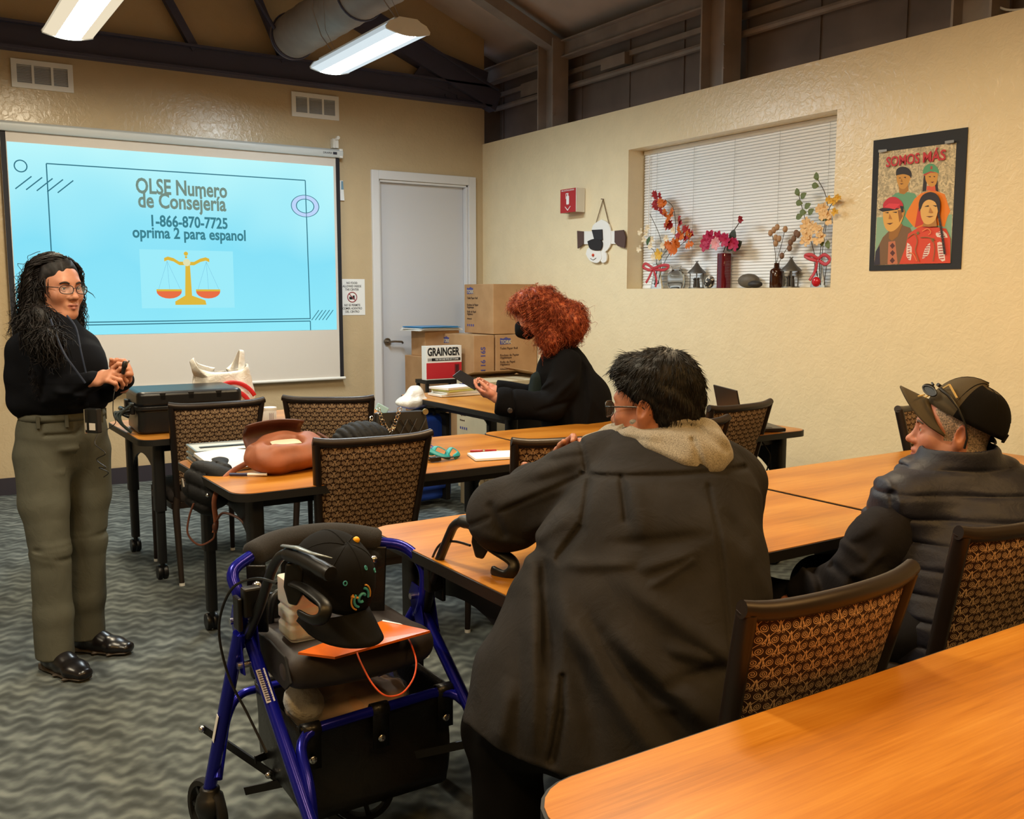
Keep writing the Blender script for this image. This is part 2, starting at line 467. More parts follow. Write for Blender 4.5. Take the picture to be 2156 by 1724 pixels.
# back wall with its gable (starts behind the screen, runs to just short of the dark outer wall)
rl = roofz(XR)
prof = [(ROOM_L, 0), (0.06, 0), (0.06, 3.16), (0.06, roofz(0.06)), (XR, rl), (ROOM_L, rl - (XR - ROOM_L) * SLOPE)]
DX0, DX1, DZ = -1.06, -0.16, 2.44
b = MB()
b.prism([(ROOM_L, 0, 0), (DX0, 0, 0), (DX0, 0, 3.2), (ROOM_L, 0, 3.2)], (0, .16, 0))
b.prism([(DX0, 0, DZ), (DX1, 0, DZ), (DX1, 0, 3.2), (DX0, 0, 3.2)], (0, .16, 0))
b.prism([(DX1, 0, 0), (0.02, 0, 0), (0.02, 0, 3.2), (DX1, 0, 3.2)], (0, .16, 0))
b.prism([(ROOM_L, 0, 3.2), (0.02, 0, 3.2), (0.02, 0, roofz(0.02)), (XR, 0, rl), (ROOM_L, 0, rl - (XR - ROOM_L) * SLOPE)], (0, .16, 0))
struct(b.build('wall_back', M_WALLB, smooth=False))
# right wall, lower than the outer wall behind it, with a deep niche
WT = 2.82; NY0, NY1, NZ0, NZ1 = -3.965, -2.09, 1.49, 2.515
b = MB(); T = 0.24
def slabx(y0, y1, z0, z1): b.box((T / 2, (y0 + y1) / 2, (z0 + z1) / 2), (T, y1 - y0, z1 - z0))
slabx(ROOM_N, NY0, 0, WT); slabx(NY1, 0.0, 0, WT); slabx(NY0, NY1, 0, NZ0); slabx(NY0, NY1, NZ1, WT)
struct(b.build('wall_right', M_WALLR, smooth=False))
b = MB().box((0.40, ROOM_N / 2, 1.9), (0.08, -ROOM_N + .7, 3.8))
for yy in np.arange(0.2, -12.4, -0.62): b.box((0.355, yy, 3.3), (0.012, 0.02, 1.0))
struct(b.build('wall_outer', M_DARKWALL, smooth=False))
b = MB().box((0.19, 0.30, 3.4), (0.38, 0.06, 1.3)); struct(b.build('wall_recess', M_DARKWALL, smooth=False))
b = MB().box((ROOM_L - .05, ROOM_N / 2, 2.0), (0.1, -ROOM_N, 4.0)); struct(b.build('wall_left', M_WALLR, smooth=False))
b = MB().prism([(ROOM_L, ROOM_N, 0), (0.4, ROOM_N, 0), (0.4, ROOM_N, 3.6), (XR, ROOM_N, rl), (ROOM_L, ROOM_N, 3.6)], (0, -.1, 0)); struct(b.build('wall_rear', M_WALLR, smooth=False))
b = MB(); L = -ROOM_N + .5
b.prism([(0.5, .4, roofz(.5)), (XR, .4, rl), (XR, .4, rl + .08), (0.5, .4, roofz(.5) + .08)], (0, -L - .5, 0))
b.prism([(XR, .4, rl), (ROOM_L - .2, .4, rl - (XR - ROOM_L + .2) * SLOPE), (ROOM_L - .2, .4, rl - (XR - ROOM_L + .2) * SLOPE + .08), (XR, .4, rl + .08)], (0, -L - .5, 0))
struct(b.build('ceiling', M_ROOF, smooth=False))
b = MB().prism([(ROOM_L, -.012, 0), (DX0 - .08, -.012, 0), (DX0 - .08, -.012, .125), (ROOM_L, -.012, .125)], (0, .011, 0)); struct(b.build('baseboard_back', M_BASE, smooth=False))
b = MB().box((-.006, ROOM_N / 2, .0625), (.011, -ROOM_N, .125)); struct(b.build('baseboard_right', M_BASE, smooth=False))

# roof steel: truss on the back wall, eave beam, purlins, rafters, columns, girts
n_trim = [0]
def steel(b, mat=M_STEEL, **k):
    n_trim[0] += 1; return struct(b.build('trim_%d' % n_trim[0], mat, **k))
b = MB().box((-4.5, -.035, 3.235), (9.06, .07, .19)); b.box((-4.5, -.06, 3.15), (9.06, .12, .018)); b.box((-4.5, -.06, 3.32), (9.06, .12, .018))
for dx in (-.42, -.30): 
    for dz in (3.2, 3.27): b.cyl((dx + (dz - 3.2) * .5, -.07, dz), (dx + (dz - 3.2) * .5, -.085, dz), .016, n=8)
steel(b, M_NAVY, smooth=False)
def chord(x0, x1, z0, z1, y, w, h, mat):
    b = MB().bar((x0, y, z0), (x1, y, z1), w, h); return b
zc = lambda x: 3.085 + (0.35 - x) * SLOPE * 1.03
b = chord(0.1, XR, zc(.1), zc(XR), -.06, .12, .17, M_NAVY); b.bar((0.1, -.07, zc(.1) + .1), (XR, -.07, zc(XR) + .1), .14, .02)
b.prism([(-.05, -.075, 3.15), (-.75, -.075, 3.32), (-.55, -.075, 3.58), (.02, -.075, 3.45)], (0, .03, 0))
steel(b, M_NAVY, smooth=False)
b = MB().bar((-2.6, -.06, 3.3), (-3.3, -.06, zc(-3.3) - .05), .06, .06); steel(b, M_NAVY, smooth=False)
b = MB().bar((-2.25, -.06, zc(-2.25) - .05), (-1.9, -.06, 3.3), .05, .05); steel(b, M_NAVY, smooth=False)
def cbeam(p, q, w, h, t=.012):
    b = MB(); d = V((0, 0, h / 2)); b.bar(p, q, t, h); b.bar(V(p) + d, V(q) + d, w, t); b.bar(V(p) - d, V(q) - d, w, t); return b
steel(cbeam((0.2, .3, 3.48), (0.2, -12.3, 3.48), .1, .13), smooth=False)
for xp in (-1.0, -2.3, -3.6): steel(cbeam((xp, -.02, roofz(xp) - .09), (xp, -12.3, roofz(xp) - .09), .07, .17), smooth=False)
for yp in (-.86, -2.84, -4.7): 
    b = MB(); b.bar((0.34, yp, roofz(.34) - .14), (XR, yp, rl - .14), .12, .1); steel(b, smooth=False)
for yp in (-.90, -2.86, -4.72):
    b = MB(); b.box((0.15, yp + .105, 3.2), (.16, .014, .72)); b.box((0.15, yp - .105, 3.2), (.16, .014, .72)); b.box((0.16, yp, 3.2), (.014, .21, .72)); b.cyl((.07, yp - .112, 3.1), (.07, yp - .125, 3.1), .012, n=8)
    b.cyl((.07, yp - .112, 2.95), (.07, yp - .125, 2.95), .012, n=8); steel(b, M_STEEL, smooth=False)
b = MB().tube([(.29, .25, 3.2), (.29, -12, 3.2)], .025, 8); b.bar((.33, .25, 3.33), (.33, -12, 3.33), .03, .04); steel(b, M_STEEL)
b = MB().box((.31, -1.55, 3.29), (.08, .3, .09)); b.box((.33, -.45, 3.3), (.05, .55, .12)); steel(b, M_STEEL, smooth=False)

# door
b = MB()
for x0, x1, z0, z1 in ((-1.13, -1.06, 0, 2.515), (-.16, -.085, 0, 2.515), (-1.06, -.16, 2.44, 2.515)):
    b.box(((x0 + x1) / 2, -.010, (z0 + z1) / 2), (x1 - x0, .028, z1 - z0))
b.box((-1.05, .06, 1.22), (.02, .12, 2.44)); b.box((-.17, .06, 1.22), (.02, .12, 2.44)); b.box((-.61, .06, 2.43), (.9, .12, .02))
door = struct(b.build('door_1', M_WHITE, smooth=False, bevel=.004))
b = MB().box((-.61, .075, 1.212), (.857, .045, 2.415)); b.build('door_leaf', simple('door_paint', (206, 208, 214), .38), door, smooth=False, bevel=.003)
b = MB().cyl((-.975, .052, 1.03), (-.975, .036, 1.03), .032, n=24); b.cyl((-.975, .04, 1.03), (-.975, -.012, 1.03), .012); b.tube(fillet([(-.975, -.008, 1.03), (-.93, -.012, 1.033), (-.855, -.012, 1.028), (-.845, .0, 1.015)], .015), .0095, 10)
b.build('door_handle', simple('satin_nickel', (150, 148, 144), .3, 1.0), door)

# wall vents
def vent(x0, x1, z0, z1, label):
    t = thing('wall_vent', label, 'vent', ((x0 + x1) / 2, 0, (z0 + z1) / 2), group='white louvred vents high on the back wall'); w = x1 - x0; h = z1 - z0
    b = MB(); e = .035
    for c, d in (((0, -.008, h / 2 - e / 2), (w, .014, e)), ((0, -.008, -h / 2 + e / 2), (w, .014, e)), ((-w / 2 + e / 2, -.008, 0), (e, .014, h - 2 * e)), ((w / 2 - e / 2, -.008, 0), (e, .014, h - 2 * e)), ((-w / 6 + .004, -.0075, 0), (.016, .013, h - 2 * e)), ((w / 6 - .004, -.0075, 0), (.016, .013, h - 2 * e))): b.box(c, d)
    b.build('frame', M_OFFW, t, smooth=False)
    b = MB(); n = 11
    for i in range(n):
        z = -h / 2 + e + (h - 2 * e) * (i + .5) / n; b.prism([(-w / 2 + e, -.003, z + .004), (-w / 2 + e, -.011, z - .006), (-w / 2 + e, -.011, z - .0075), (-w / 2 + e, -.003, z + .0025)], (w - 2 * e, 0, 0))
    b.build('louvres', simple('vent_louvre', (196, 198, 200), .5), t, smooth=False)
    MB().box((0, -.0015, 0), (w - .02, .002, h - .02)).build('backing', simple('vent_dark', (60, 58, 56), .8), t, smooth=False)
vent(-3.865, -3.465, 2.895, 3.09, 'white louvred wall vent above the left part of the screen, by the warm ceiling light')
vent(-1.825, -1.415, 2.895, 3.09, 'white louvred wall vent above the right end of the screen, below the cool ceiling light')

# ceiling lights: hung wraparound fixtures
def light(x, y0, y1, z, tint, power, label, first=None):
    t = thing('ceiling_light', label, 'ceiling light', (x, (y0 + y1) / 2, z), group='hanging fluorescent wraparound lights'); L = y1 - y0; w = .28
    shell = simple('lamp_housing', (225, 230, 232), .4)
    b = MB(); b.box((0, 0, .062), (.17, L - .03, .022)); b.build('housing', shell, t, smooth=False, bevel=.004)
    side = emit('lamp_side_lens', tint, .55); edge = emit('lamp_lens_edge', tint, .85); bot = emit('lamp_diffuser', tint, power * 1.9)
    P = [(-.075, .055), (-.115, .04), (-.14, .012), (-.138, .0)]
    b = MB()
    for s in (-1, 1): b.grid(lambda u, v: V((s * (P[int(round(u * 3))][0]), -L / 2 + .012 + v * (L - .024), P[int(round(u * 3))][1])), 4, 2)
    b.build('side_lens', side, t, angle=180, solid=.002)
    b = MB().grid(lambda u, v: V((-.138 + .276 * u, -L / 2 + .012 + v * (L - .024), -.022 * math.sin(PI * u))), 25, 2); b.mi = [1 if 6 <= k < 18 else 0 for k in range(24)]; b.build('diffuser', [edge, bot], t, angle=180)
    for s in (-1, 1):
        pr = [(-.08, .06), (-.12, .045), (-.146, .012), (-.142, -.003)] + [(-.142 + .284 * i / 8, -.003 - .024 * math.sin(PI * i / 8)) for i in range(1, 8)] + [(.142, -.003), (.146, .012), (.12, .045), (.08, .06), (.06, .075), (-.06, .075)]
        b = MB().prism([(px, s * L / 2, pz) for px, pz in pr], (0, -s * .014, 0)); b.build('end_cap', shell, t, smooth=False)
    for s in (-1, 1):
        b = MB(); yy = s * (L / 2 - .12); top = roofz(x) - z - .05
        dxx = -.16 if abs(x + 2) < .1 else -.03; b.tube([(0, yy, .07), (dxx * .6, yy + .02, .20), (dxx, yy, .35), (dxx, yy, top - dxx * -.4)], .004, 6); b.tube([(.02, yy, .07), (dxx * .7 + .02, yy - .05, .22), (dxx - .02, yy - .06, top - .05)], .0025, 5); b.build('hanger_wire', M_STEEL, t)
    return t
light(-3.68, -2.45, -1.235, 3.0, LAMP_NEUTRAL, LAMP_POWER, 'warm white fluorescent ceiling light at the top left, cut off by the frame')
light(-2.0, -2.45, -1.235, 3.0, LAMP_COOL, LAMP_POWER, 'cool white fluorescent ceiling light hanging below the round duct')
for xx in (-2.0, -3.8, -5.6): 
    light(xx, -5.5, -4.28, 3.0, LAMP_NEUTRAL if xx < -3 else LAMP_WARM_SOFT, LAMP_POWER * .9, 'fluorescent ceiling light over the middle tables, ' + {-2.0: 'nearest the right wall', -3.8: 'middle of its row', -5.6: 'farthest from the right wall'}[xx])
    light(xx, -8.4, -7.18, 3.0, LAMP_WARM, LAMP_POWER * .66, 'fluorescent ceiling light over the near tables, ' + {-2.0: 'nearest the right wall', -3.8: 'middle of its row', -5.6: 'farthest from the right wall'}[xx])

# round duct
t = thing('air_duct', 'dark round spiral duct under the roof above the cool ceiling light', 'duct', (-1.93, -.32, 3.43))
b = MB(); L = 7.0; n = 260; b.tube([(0, -L * i / n, 0) for i in range(n + 1)], [.165 + (.004 if i % 8 == 0 else 0) for i in range(n + 1)], 32, cap=False); b.build('pipe', M_STEEL, t, angle=180)
MB().lathe([(0.001, 0), (.15, 0), (.168, .006), (.168, .05), (.16, .052)], (0, .02, 0), 32, axis=(0, -1, 0)).build('end_cap', M_NAVY, t)
for yy in (-.05, -1.3, -2.6, -4): MB().tube(arc((0, yy, 0), .171, 0, PI * 2, 28, (1, 0, 0), (0, 0, 1)), .008, 6).build('strap', M_NAVY, t)
MB().tube([(-.165, -.1, .02), (-.5, -.05, .55)], .014, 8).build('brace', M_NAVY, t)

# projector screen with the projected slide
SX0, SX1 = -3.965, -1.44
t = thing('projector_screen', 'wide pull-down projection screen showing a pale blue slide', 'projection screen', ((SX0 + SX1) / 2, -.055, .72)); ox, oz = (SX0 + SX1) / 2, .72
def sp(px, pz): return (px - ox, pz - oz)
b = MB(); pr = [(.03, .0), (-.03, -.002), (-.045, .02), (-.045, .05), (-.02, .068), (.04, .068)]
b.prism([(SX0 - .03 - ox, y, z + 2.583 - oz) for y, z in pr], (SX1 - SX0 + .05, 0, 0)); b.build('housing', simple('screen_case', (205, 212, 214), .4), t, bevel=.004)
b = MB().box((SX1 - ox + .005, -.002, 2.617 - oz), (.03, .075, .075)); b.build('end_cap', M_OFFW, t, smooth=False, bevel=.005)
MB().box((SX1 - ox - .055, -.046, 2.612 - oz), (.034, .003, .02)).build('maker_plate', simple('plate_dark', (40, 46, 60), .5), t, smooth=False)
text('lettering', 'DRAPER', .022, M_INK, t, (SX1 - ox - .16, -.0465, 2.604 - oz))
b = MB().box((0, 0, (2.59 + .735) / 2 - oz), (SX1 - SX0, .003, 2.59 - .735)); b.build('fabric', simple('screen_fabric', (214, 208, 200), .8), t, smooth=False)
for xx in (SX0 + .018, SX1 - .016): MB().box((xx - ox, -.002, (2.585 + .74) / 2 - oz), (.034, .003, 2.585 - .745)).build('border', simple('screen_border', (22, 22, 30), .7), t, smooth=False)
MB().tube([(SX0 - .005 - ox, -.004, .735 - oz), (SX1 + .012 - ox, -.004, .735 - oz)], .013, 10).build('bottom_bar', M_OFFW, t)
b = MB().box((SX1 - .03 - ox, .02, 2.70 - oz), (.05, .05, .075)); b.cyl((SX1 - .015 - ox, -.0, 2.745 - oz), (SX1 - .015 - ox, -.03, 2.745 - oz), .014, n=10); b.tube([(SX1 - .045 - ox, -.01, 2.66 - oz), (SX1 - .05 - ox, -.02, 2.73 - oz), (SX1 - .01 - ox, -.02, 2.735 - oz)], .008, 6); b.build('wall_bracket', M_OFFW, t, smooth=False)
slide_m = Mat('slide_light', (0, 0, 0, 1), 1, 0, 0); vv = slide_m.coords(); X, Y, Z = slide_m.xyz(vv)
g = slide_m.ramp(((Z * .62 + 0.5) + (E(slide_m.noise(vv, 1.5, 1)) - .5) * .5).k, [(0.1, lin(146, 234, 250)), (0.45, lin(136, 226, 248)), (0.95, lin(190, 248, 252))])
slide_m.link(g, slide_m.b.inputs['Emission Color']); slide_m.b.inputs['Emission Strength'].default_value = 1.0
LX0, LX1, LZ0, LZ1 = -3.925, -1.495, 1.15, 2.51
sl = MB().box((0, 0, 0), (LX1 - LX0, .0012, LZ1 - LZ0)).build('projected_slide', slide_m.m, t, smooth=False, loc=((LX0 + LX1) / 2 - ox, -.0025, (LZ0 + LZ1) / 2 - oz))
cx, cz = (LX0 + LX1) / 2, (LZ0 + LZ1) / 2
def q(p): return V((p[0] - cx, -.0014, p[2] - cz))
teal = emit('slide_teal_line', lin(58, 122, 140), .9); grey = emit('slide_text_olive', lin(122, 146, 134), .95); grey2 = emit('slide_text_teal', lin(66, 132, 146), .95)
def lines(segs, wd, mat, name):
    b = MB()
    for p, r in segs:
        p = q(p); r = q(r); d = (r - p).normalized(); nn = V((-d.z, 0, d.x)) * wd / 2
        b.prism([p - nn, r - nn, r + nn, p + nn], (0, -.0008, 0))
    return b.build(name, mat, sl, smooth=False)
lines([((-3.68, -0.057, 2.376), (-1.745, -0.057, 2.38)), ((-3.68, -0.057, 2.376), (-3.68, -0.057, 1.381)), ((-1.745, -0.057, 2.38), (-1.731, -0.057, 1.247)), ((-3.681, -0.057, 1.243), (-1.727, -0.057, 1.247)), ((-3.682, -0.057, 1.223), (-1.731, -0.057, 1.227)), ((-1.731, -0.057, 1.227), (-1.731, -0.057, 1.151))], .008, teal, 'frame_line')
lines([((-3.888, -0.057, 2.187), (-3.78, -0.057, 2.28))] + [((p[0] + .068 * i, p[1], p[2] - .003 * i), (r[0] + .068 * i, r[1], r[2] - .003 * i)) for i in range(1, 5) for p, r in [((-3.888, -0.057, 2.187), (-3.78, -0.057, 2.28))]], .008, teal, 'slash_mark')
lines([((p[0] + .032 * i, p[1], p[2]), (r[0] + .032 * i, r[1], r[2])) for i in range(5) for p, r in [((-1.719, -0.057, 1.234), (-1.653, -0.057, 1.317))]], .006, teal, 'slash_mark')
def ring(c, r0, r1, mat, name, sz=1.0, y=-.0014):
    c = q(c); b = MB(); n = 40
    b.add([(c.x + math.cos(2 * PI * i / n) * r, y, c.z + math.sin(2 * PI * i / n) * r * sz) for r in (r0, r1) for i in range(n)], [(i, (i + 1) % n, n + (i + 1) % n, n + i) for i in range(n)])
    return b.build(name, mat, sl, smooth=False, solid=.0008)
ring((-3.846, -0.057, 2.347), .036, .044, teal, 'circle_mark')
ring((-1.751, -0.057, 2.172), .075, .118, emit('slide_lilac', lin(190, 214, 250), 1), 'ring_mark', .74, -.0018)
ring((-1.751, -0.057, 2.172), .072, .079, teal, 'ring_mark', .74, -.0026); ring((-1.751, -0.057, 2.172), .116, .122, teal, 'ring_mark', .74, -.0026)
def stext(body, p0, p1, size, mat, bold=.026):
    p0 = q(p0); p1 = q(p1); return text('slide_text', body, size, mat, sl, (p0.x, -.0014, p0.z), bold=bold, width=abs(p1.x - p0.x))
stext('OLSE Numero', (-3.078, -0.057, 2.206), (-2.393, -0.057, 2.226), .158, grey)
stext('de Consejer\u00eda', (-3.066, -0.057, 2.102), (-2.404, -0.057, 2.119), .158, grey)
stext('1-866-870-7725', (-2.976, -0.057, 1.964), (-2.398, -0.057, 1.975), .118, grey2)
stext('oprima 2 para espanol', (-3.117, -0.057, 1.875), (-2.256, -0.057, 1.89), .118, grey2)
p0 = q((-3.073, -0.057, 1.788)); p1 = q((-2.364, -0.057, 1.343)); MB().box(((p0.x + p1.x) / 2, -.0014, (p0.z + p1.z) / 2), (p1.x - p0.x, .0006, p0.z - p1.z)).build('picture_panel', emit('slide_pale', lin(158, 236, 250), 1), sl, smooth=False)
gold = emit('slide_gold', lin(222, 184, 62), 1); red = emit('slide_orange', lin(232, 112, 70), 1); blue = emit('slide_blue', lin(70, 130, 190), 1); cream = emit('slide_cream', lin(226, 226, 180), 1)
pc = q((-2.72, -0.057, 1.559)); k = .00242 * 1.36
def S2(x, y): return V((pc.x + (x - 396) * .0035, -.0022, pc.z - (y - 590) * .00375))
def poly(pts, mat, name, y=-.0006): return MB().prism([S2(*p) for p in pts], (0, y, 0)).build(name, mat, sl, smooth=False)
poly([(391, 560), (401, 560), (403, 622), (432, 632), (434, 641), (366, 641), (366, 634), (388, 622)], gold, 'scale_post')
cv = [(346, 549), (354, 546), (366, 549), (378, 556), (394, 556), (410, 556), (424, 549), (436, 546), (444, 549)]
poly([(x, y - 3.5) for x, y in cv] + [(x, y + 3.5) for x, y in cv[::-1]], gold, 'scale_beam')
b = MB(); b.lathe([(.001, 0), (.028, 0), (.028, .001)], S2(394, 554) + V((0, -.002, 0)), 20, axis=(0, -1, 0)); b.build('scale_hub', cream, sl)
b = MB(); b.lathe([(.001, 0), (.016, 0), (.016, .001)], S2(393, 536) + V((0, -.001, 0)), 16, axis=(0, -1, 0)); b.lathe([(.001, 0), (.009, 0), (.009, .001)], S2(393, 543) + V((0, -.001, 0)), 16, axis=(0, -1, 0)); b.build('scale_knob', gold, sl)
for cxp in (354, 439):
    top = (cxp - 2, 552); b = MB()
    for ex in (-24, 0, 24):
        a = S2(*top); e = S2(cxp + ex + 1, 611); b.bar(a, e, .0035, .0006)
    b.build('scale_chain', blue, sl, smooth=False)
    poly([(cxp - 27, 609), (cxp + 27, 609), (cxp + 27, 613), (cxp - 27, 613)], gold, 'scale_rim', -.001)
    poly([(cxp - 27, 613)] + [(cxp - 27 * math.cos(PI * i / 10), 613 + 15 * math.sin(PI * i / 10)) for i in range(1, 10)] + [(cxp + 27, 613)], red, 'scale_pan')

# window niche: glazed window behind a white mini blind
wn = MB(); wx = .232
wn.box((wx, (NY0 + NY1) / 2, NZ0 + .02), (.03, NY1 - NY0, .04)); wn.box((wx, (NY0 + NY1) / 2, NZ1 - .02), (.03, NY1 - NY0, .04)); wn.box((wx, (NY0 + NY1) / 2, 2.0), (.03, .04, 1.0))
win = struct(wn.build('window_1', M_WHITE, smooth=False))
t = thing('window_blind', 'white slatted mini blind closed across the wall niche', 'window blind', (.155, (NY0 + NY1) / 2, NZ0)); W_ = NY1 - NY0 - .02; H = NZ1 - NZ0
M_SLAT = simple('blind_slat', (246, 250, 254), .45)
MB().box((0, 0, H - .016), (.03, W_, .03)).build('head_rail', M_SLAT, t, smooth=False, bevel=.003)
b = MB(); ns = 49; a = math.radians(66)
for i in range(ns):
    z = .024 + (H - .06) * i / (ns - 1); dx, dz = math.cos(a) * .0125, math.sin(a) * .0125
    b.add([(-dx, -W_ / 2, z - dz), (-dx, W_ / 2, z - dz), (-.003, W_ / 2, z + .001), (-.003, -W_ / 2, z + .001), (dx, W_ / 2, z + dz), (dx, -W_ / 2, z + dz)], [(0, 1, 2, 3), (3, 2, 4, 5)])
b.build('slats', M_SLAT, t, angle=180)
MB().box((0, 0, .009), (.018, W_, .014)).build('bottom_rail', M_SLAT, t, smooth=False, bevel=.003)
for i in range(5): MB().tube([(-.014, -W_ / 2 + .15 + (W_ - .3) * i / 4, .01), (-.014, -W_ / 2 + .15 + (W_ - .3) * i / 4, H - .03)], .0012, 5).build('ladder_cord', simple('blind_cord', (190, 194, 196), .7), t)
MB().tube([(-.02, W_ / 2 - .07, H - .04), (-.022, W_ / 2 - .075, .35)], .004, 8).build('tilt_wand', M_OFFW, t)

# papers and signs fixed to the back wall
t = thing('notice_sheet', 'white notice about food taped to the wall between screen and door', 'sign', (-1.325, -.003, 1.425))
MB().box((0, 0, 0), (.24, .0015, .31)).build('sheet', M_PAPER, t, smooth=False)
for s_, z in (('NO FOOD', .112), ('ALLOWED INSIDE', .084), ('THE CENTER', .056), ('NO SE PERMITE', -.078), ('COMER ADENTRO', -.106), ('DEL CENTRO', -.134)):
    text('lettering', s_, .027, M_INK, t, (0, -.001, z), bold=.015, align='CENTER', sx=.80)
M_SIGNRED = simple('sign_red', (176, 34, 40), .45)
b = MB(); b.tube(arc((0, -.002, 0), .042, 0, 2 * PI, 26, (1, 0, 0), (0, 0, 1)), .004, 6); b.bar((-.03, -.002, .03), (.03, -.002, -.03), .004, .007); b.build('ban_symbol', simple('ban_red', (150, 60, 70), .6), t)
b = MB().box((-.012, -.0015, -.008), (.03, .001, .024)); b.box((.014, -.0015, -.003), (.018, .001, .034)); b.build('food_symbol', M_INK, t, smooth=False)
t = thing('paper_tag', 'small white and blue paper tag hanging from a nail right of the screen', 'tag', (-1.415, -0.02, 2.404))
MB().prism([(-.012, 0, 0), (.02, 0, 0), (.03, 0, -.165), (-.03, 0, -.165)], (0, .002, 0)).build('paper', M_PAPER, t, smooth=False)
MB().prism([(.004, -.001, -.005), (.02, -.001, -.005), (.024, -.001, -.075), (.002, -.001, -.075)], (0, .001, 0)).build('blue_print', simple('tag_blue', (110, 150, 175), .7), t, smooth=False)
MB().cyl((0, .02, .0), (-.03, -.02, .005), .003, n=6).build('nail', M_STEEL, t)

# ------------------------------------------------------------------ furniture
def wood():
    m = Mat('oak_laminate', (.5, .3, .1, 1), .31, 0, .45); v = m.coords(scale=(1, 1, 1))
    st = m.coords(scale=(1.2, 14, 1)); fine = m.coords(scale=(3.5, 110, 1))
    n1 = m.noise(st, 2.2, 3, .5, 1.2); n2 = m.noise(fine, 1.6, 3, .6, .4)
    x, y, z = m.xyz(m.coords(scale=(.55, 5.5, 1))); w = E(m.noise(v, 1.4, 2))
    cath = ((y * 5.0 + x * x * 2.4 + w * 6.0).sin() * .5 + .5)
    f = (E(n1) * .35 + E(n2) * .45 + cath * .2)
    m.color(m.ramp(f.k, [(.22, lin(142, 84, 20)), (.45, lin(174, 110, 32)), (.62, lin(188, 126, 46)), (.85, lin(200, 145, 68))]))
    return m.m
M_WOOD = wood()
M_EDGE = simple('black_edge_band', (12, 11, 11), .55)
M_TSTEEL = simple('black_powder_steel', (11, 11, 13), .5)
def table(x0, x1, y0, y1, label, rot=False, r=.075, casters=True, group='oak laminate training tables on black legs'):
    cx, cy = (x0 + x1) / 2, (y0 + y1) / 2; a, c = (x1 - x0) / 2, (y1 - y0) / 2
    if rot: a, c = c, a
    t = thing('table', label, 'table', (cx, cy, 0), PI / 2 if rot else 0, group); H = .74
    o = rrect(-a, a, -c, c, r); i = rrect(-a + .005, a - .005, -c + .005, c - .005, r - .004)
    MB().prism([(p[0], p[1], H - .004) for p in i], (0, 0, .004)).build('tabletop', M_WOOD, t, smooth=False)
    MB().prism([(p[0], p[1], H - .032) for p in o], (0, 0, .030)).build('edge_band', M_EDGE, t, angle=60)
    b = MB()
    for s in (-1, 1): b.bar((-a + .12, s * (c - .13), H - .055), (a - .12, s * (c - .13), H - .055), .025, .05)
    b.build('apron', M_TSTEEL, t, smooth=False)
    for s in (-1, 1):
        lx = s * (a - .105); ly = c - .115
        # arched end panel between the two legs of this end
        pts = [(lx, -ly, H - .03), (lx, ly, H - .03), (lx, ly, .44)]
        pts += [(lx, ly - .03 - (ly - .03) * (1 - math.cos(PI / 2 * k / 8)), .44 + .17 * math.sin(PI / 2 * k / 8)) for k in range(9)]
        pts += [(lx, -(ly - .03) + (ly - .03) * (1 - math.sin(PI / 2 * (1 - k / 8))) * 0 - 0 + (ly - .03) * (1 - math.cos(PI / 2 * k / 8)) * 0, 0) for k in ()]
        half = [(lx, ly - .03 - (ly - .03) * (1 - math.cos(PI / 2 * k / 8)), .44 + .17 * math.sin(PI / 2 * k / 8)) for k in range(9)]
        pts = [(lx, -ly, H - .03), (lx, ly, H - .03), (lx, ly, .44)] + half + [(lx, -p[1], p[2]) for p in half[::-1][1:]] + [(lx, -ly, .44)]
        MB().prism([(p[0] - .006, p[1], p[2]) for p in pts], (.012, 0, 0)).build('end_panel', M_TSTEEL, t, smooth=False)
        for q in (-1, 1):
            b = MB(); yy = q * ly
            b.prism([(lx + u * .028, yy + v * .036, H - .032) for u, v in rrect(-1, 1, -1, 1, .5, 4)], (0, 0, -(H - .032 - .36)))
            lg = b.build('leg', M_TSTEEL, t, angle=50)
            MB().prism([(lx + u * .021, yy + v * .028, .37) for u, v in rrect(-1, 1, -1, 1, .5, 4)], (0, 0, -(.37 - (.09 if casters else .012)))).build('inner_tube', M_TSTEEL, lg, angle=50)
            if casters:
                b = MB(); b.cyl((lx, yy, .1), (lx, yy, .055), .012, n=10)
                for k in (-1, 1): b.lathe([(.012, -.011), (.034, -.011), (.037, -.006), (.037, .006), (.034, .011), (.012, .011)], (lx + k * .014, yy + .012, .037), 18, axis=(1, 0, 0))
                b.box((lx, yy + .008, .055), (.016, .04, .03)); b.build('caster', M_BLACK, lg, angle=50)
            else: MB().cyl((lx, yy, .015), (lx, yy, 0), .03, n=16).build('glide', M_BLACK, lg)
    return t
table(-3.71, -2.19, -2.88, -2.02, 'oak laminate table under the projection screen holding the hard case and white shopping bag')
table(-3.71, -2.19, -4.40, -3.54, 'oak laminate table with the brown backpack on its left end')
table(-2.178, -.66, -4.40, -3.54, 'oak laminate table by the right wall with the laptop on its end')
table(-3.52, -2.045, -5.96, -5.09, 'oak laminate table behind the blue walker, under the arm of the jacketed man')
table(-2.03, -.52, -5.96, -5.09, 'oak laminate table in front of the man in the cap')
table(-4.0, -2.48, -7.52, -6.655, 'large orange-lit oak laminate table filling the bottom right corner', r=.10)
table(-1.69, -.85, -3.02, -1.60, 'oak laminate table by the cardboard boxes, the woman with red hair bends over it', rot=True)

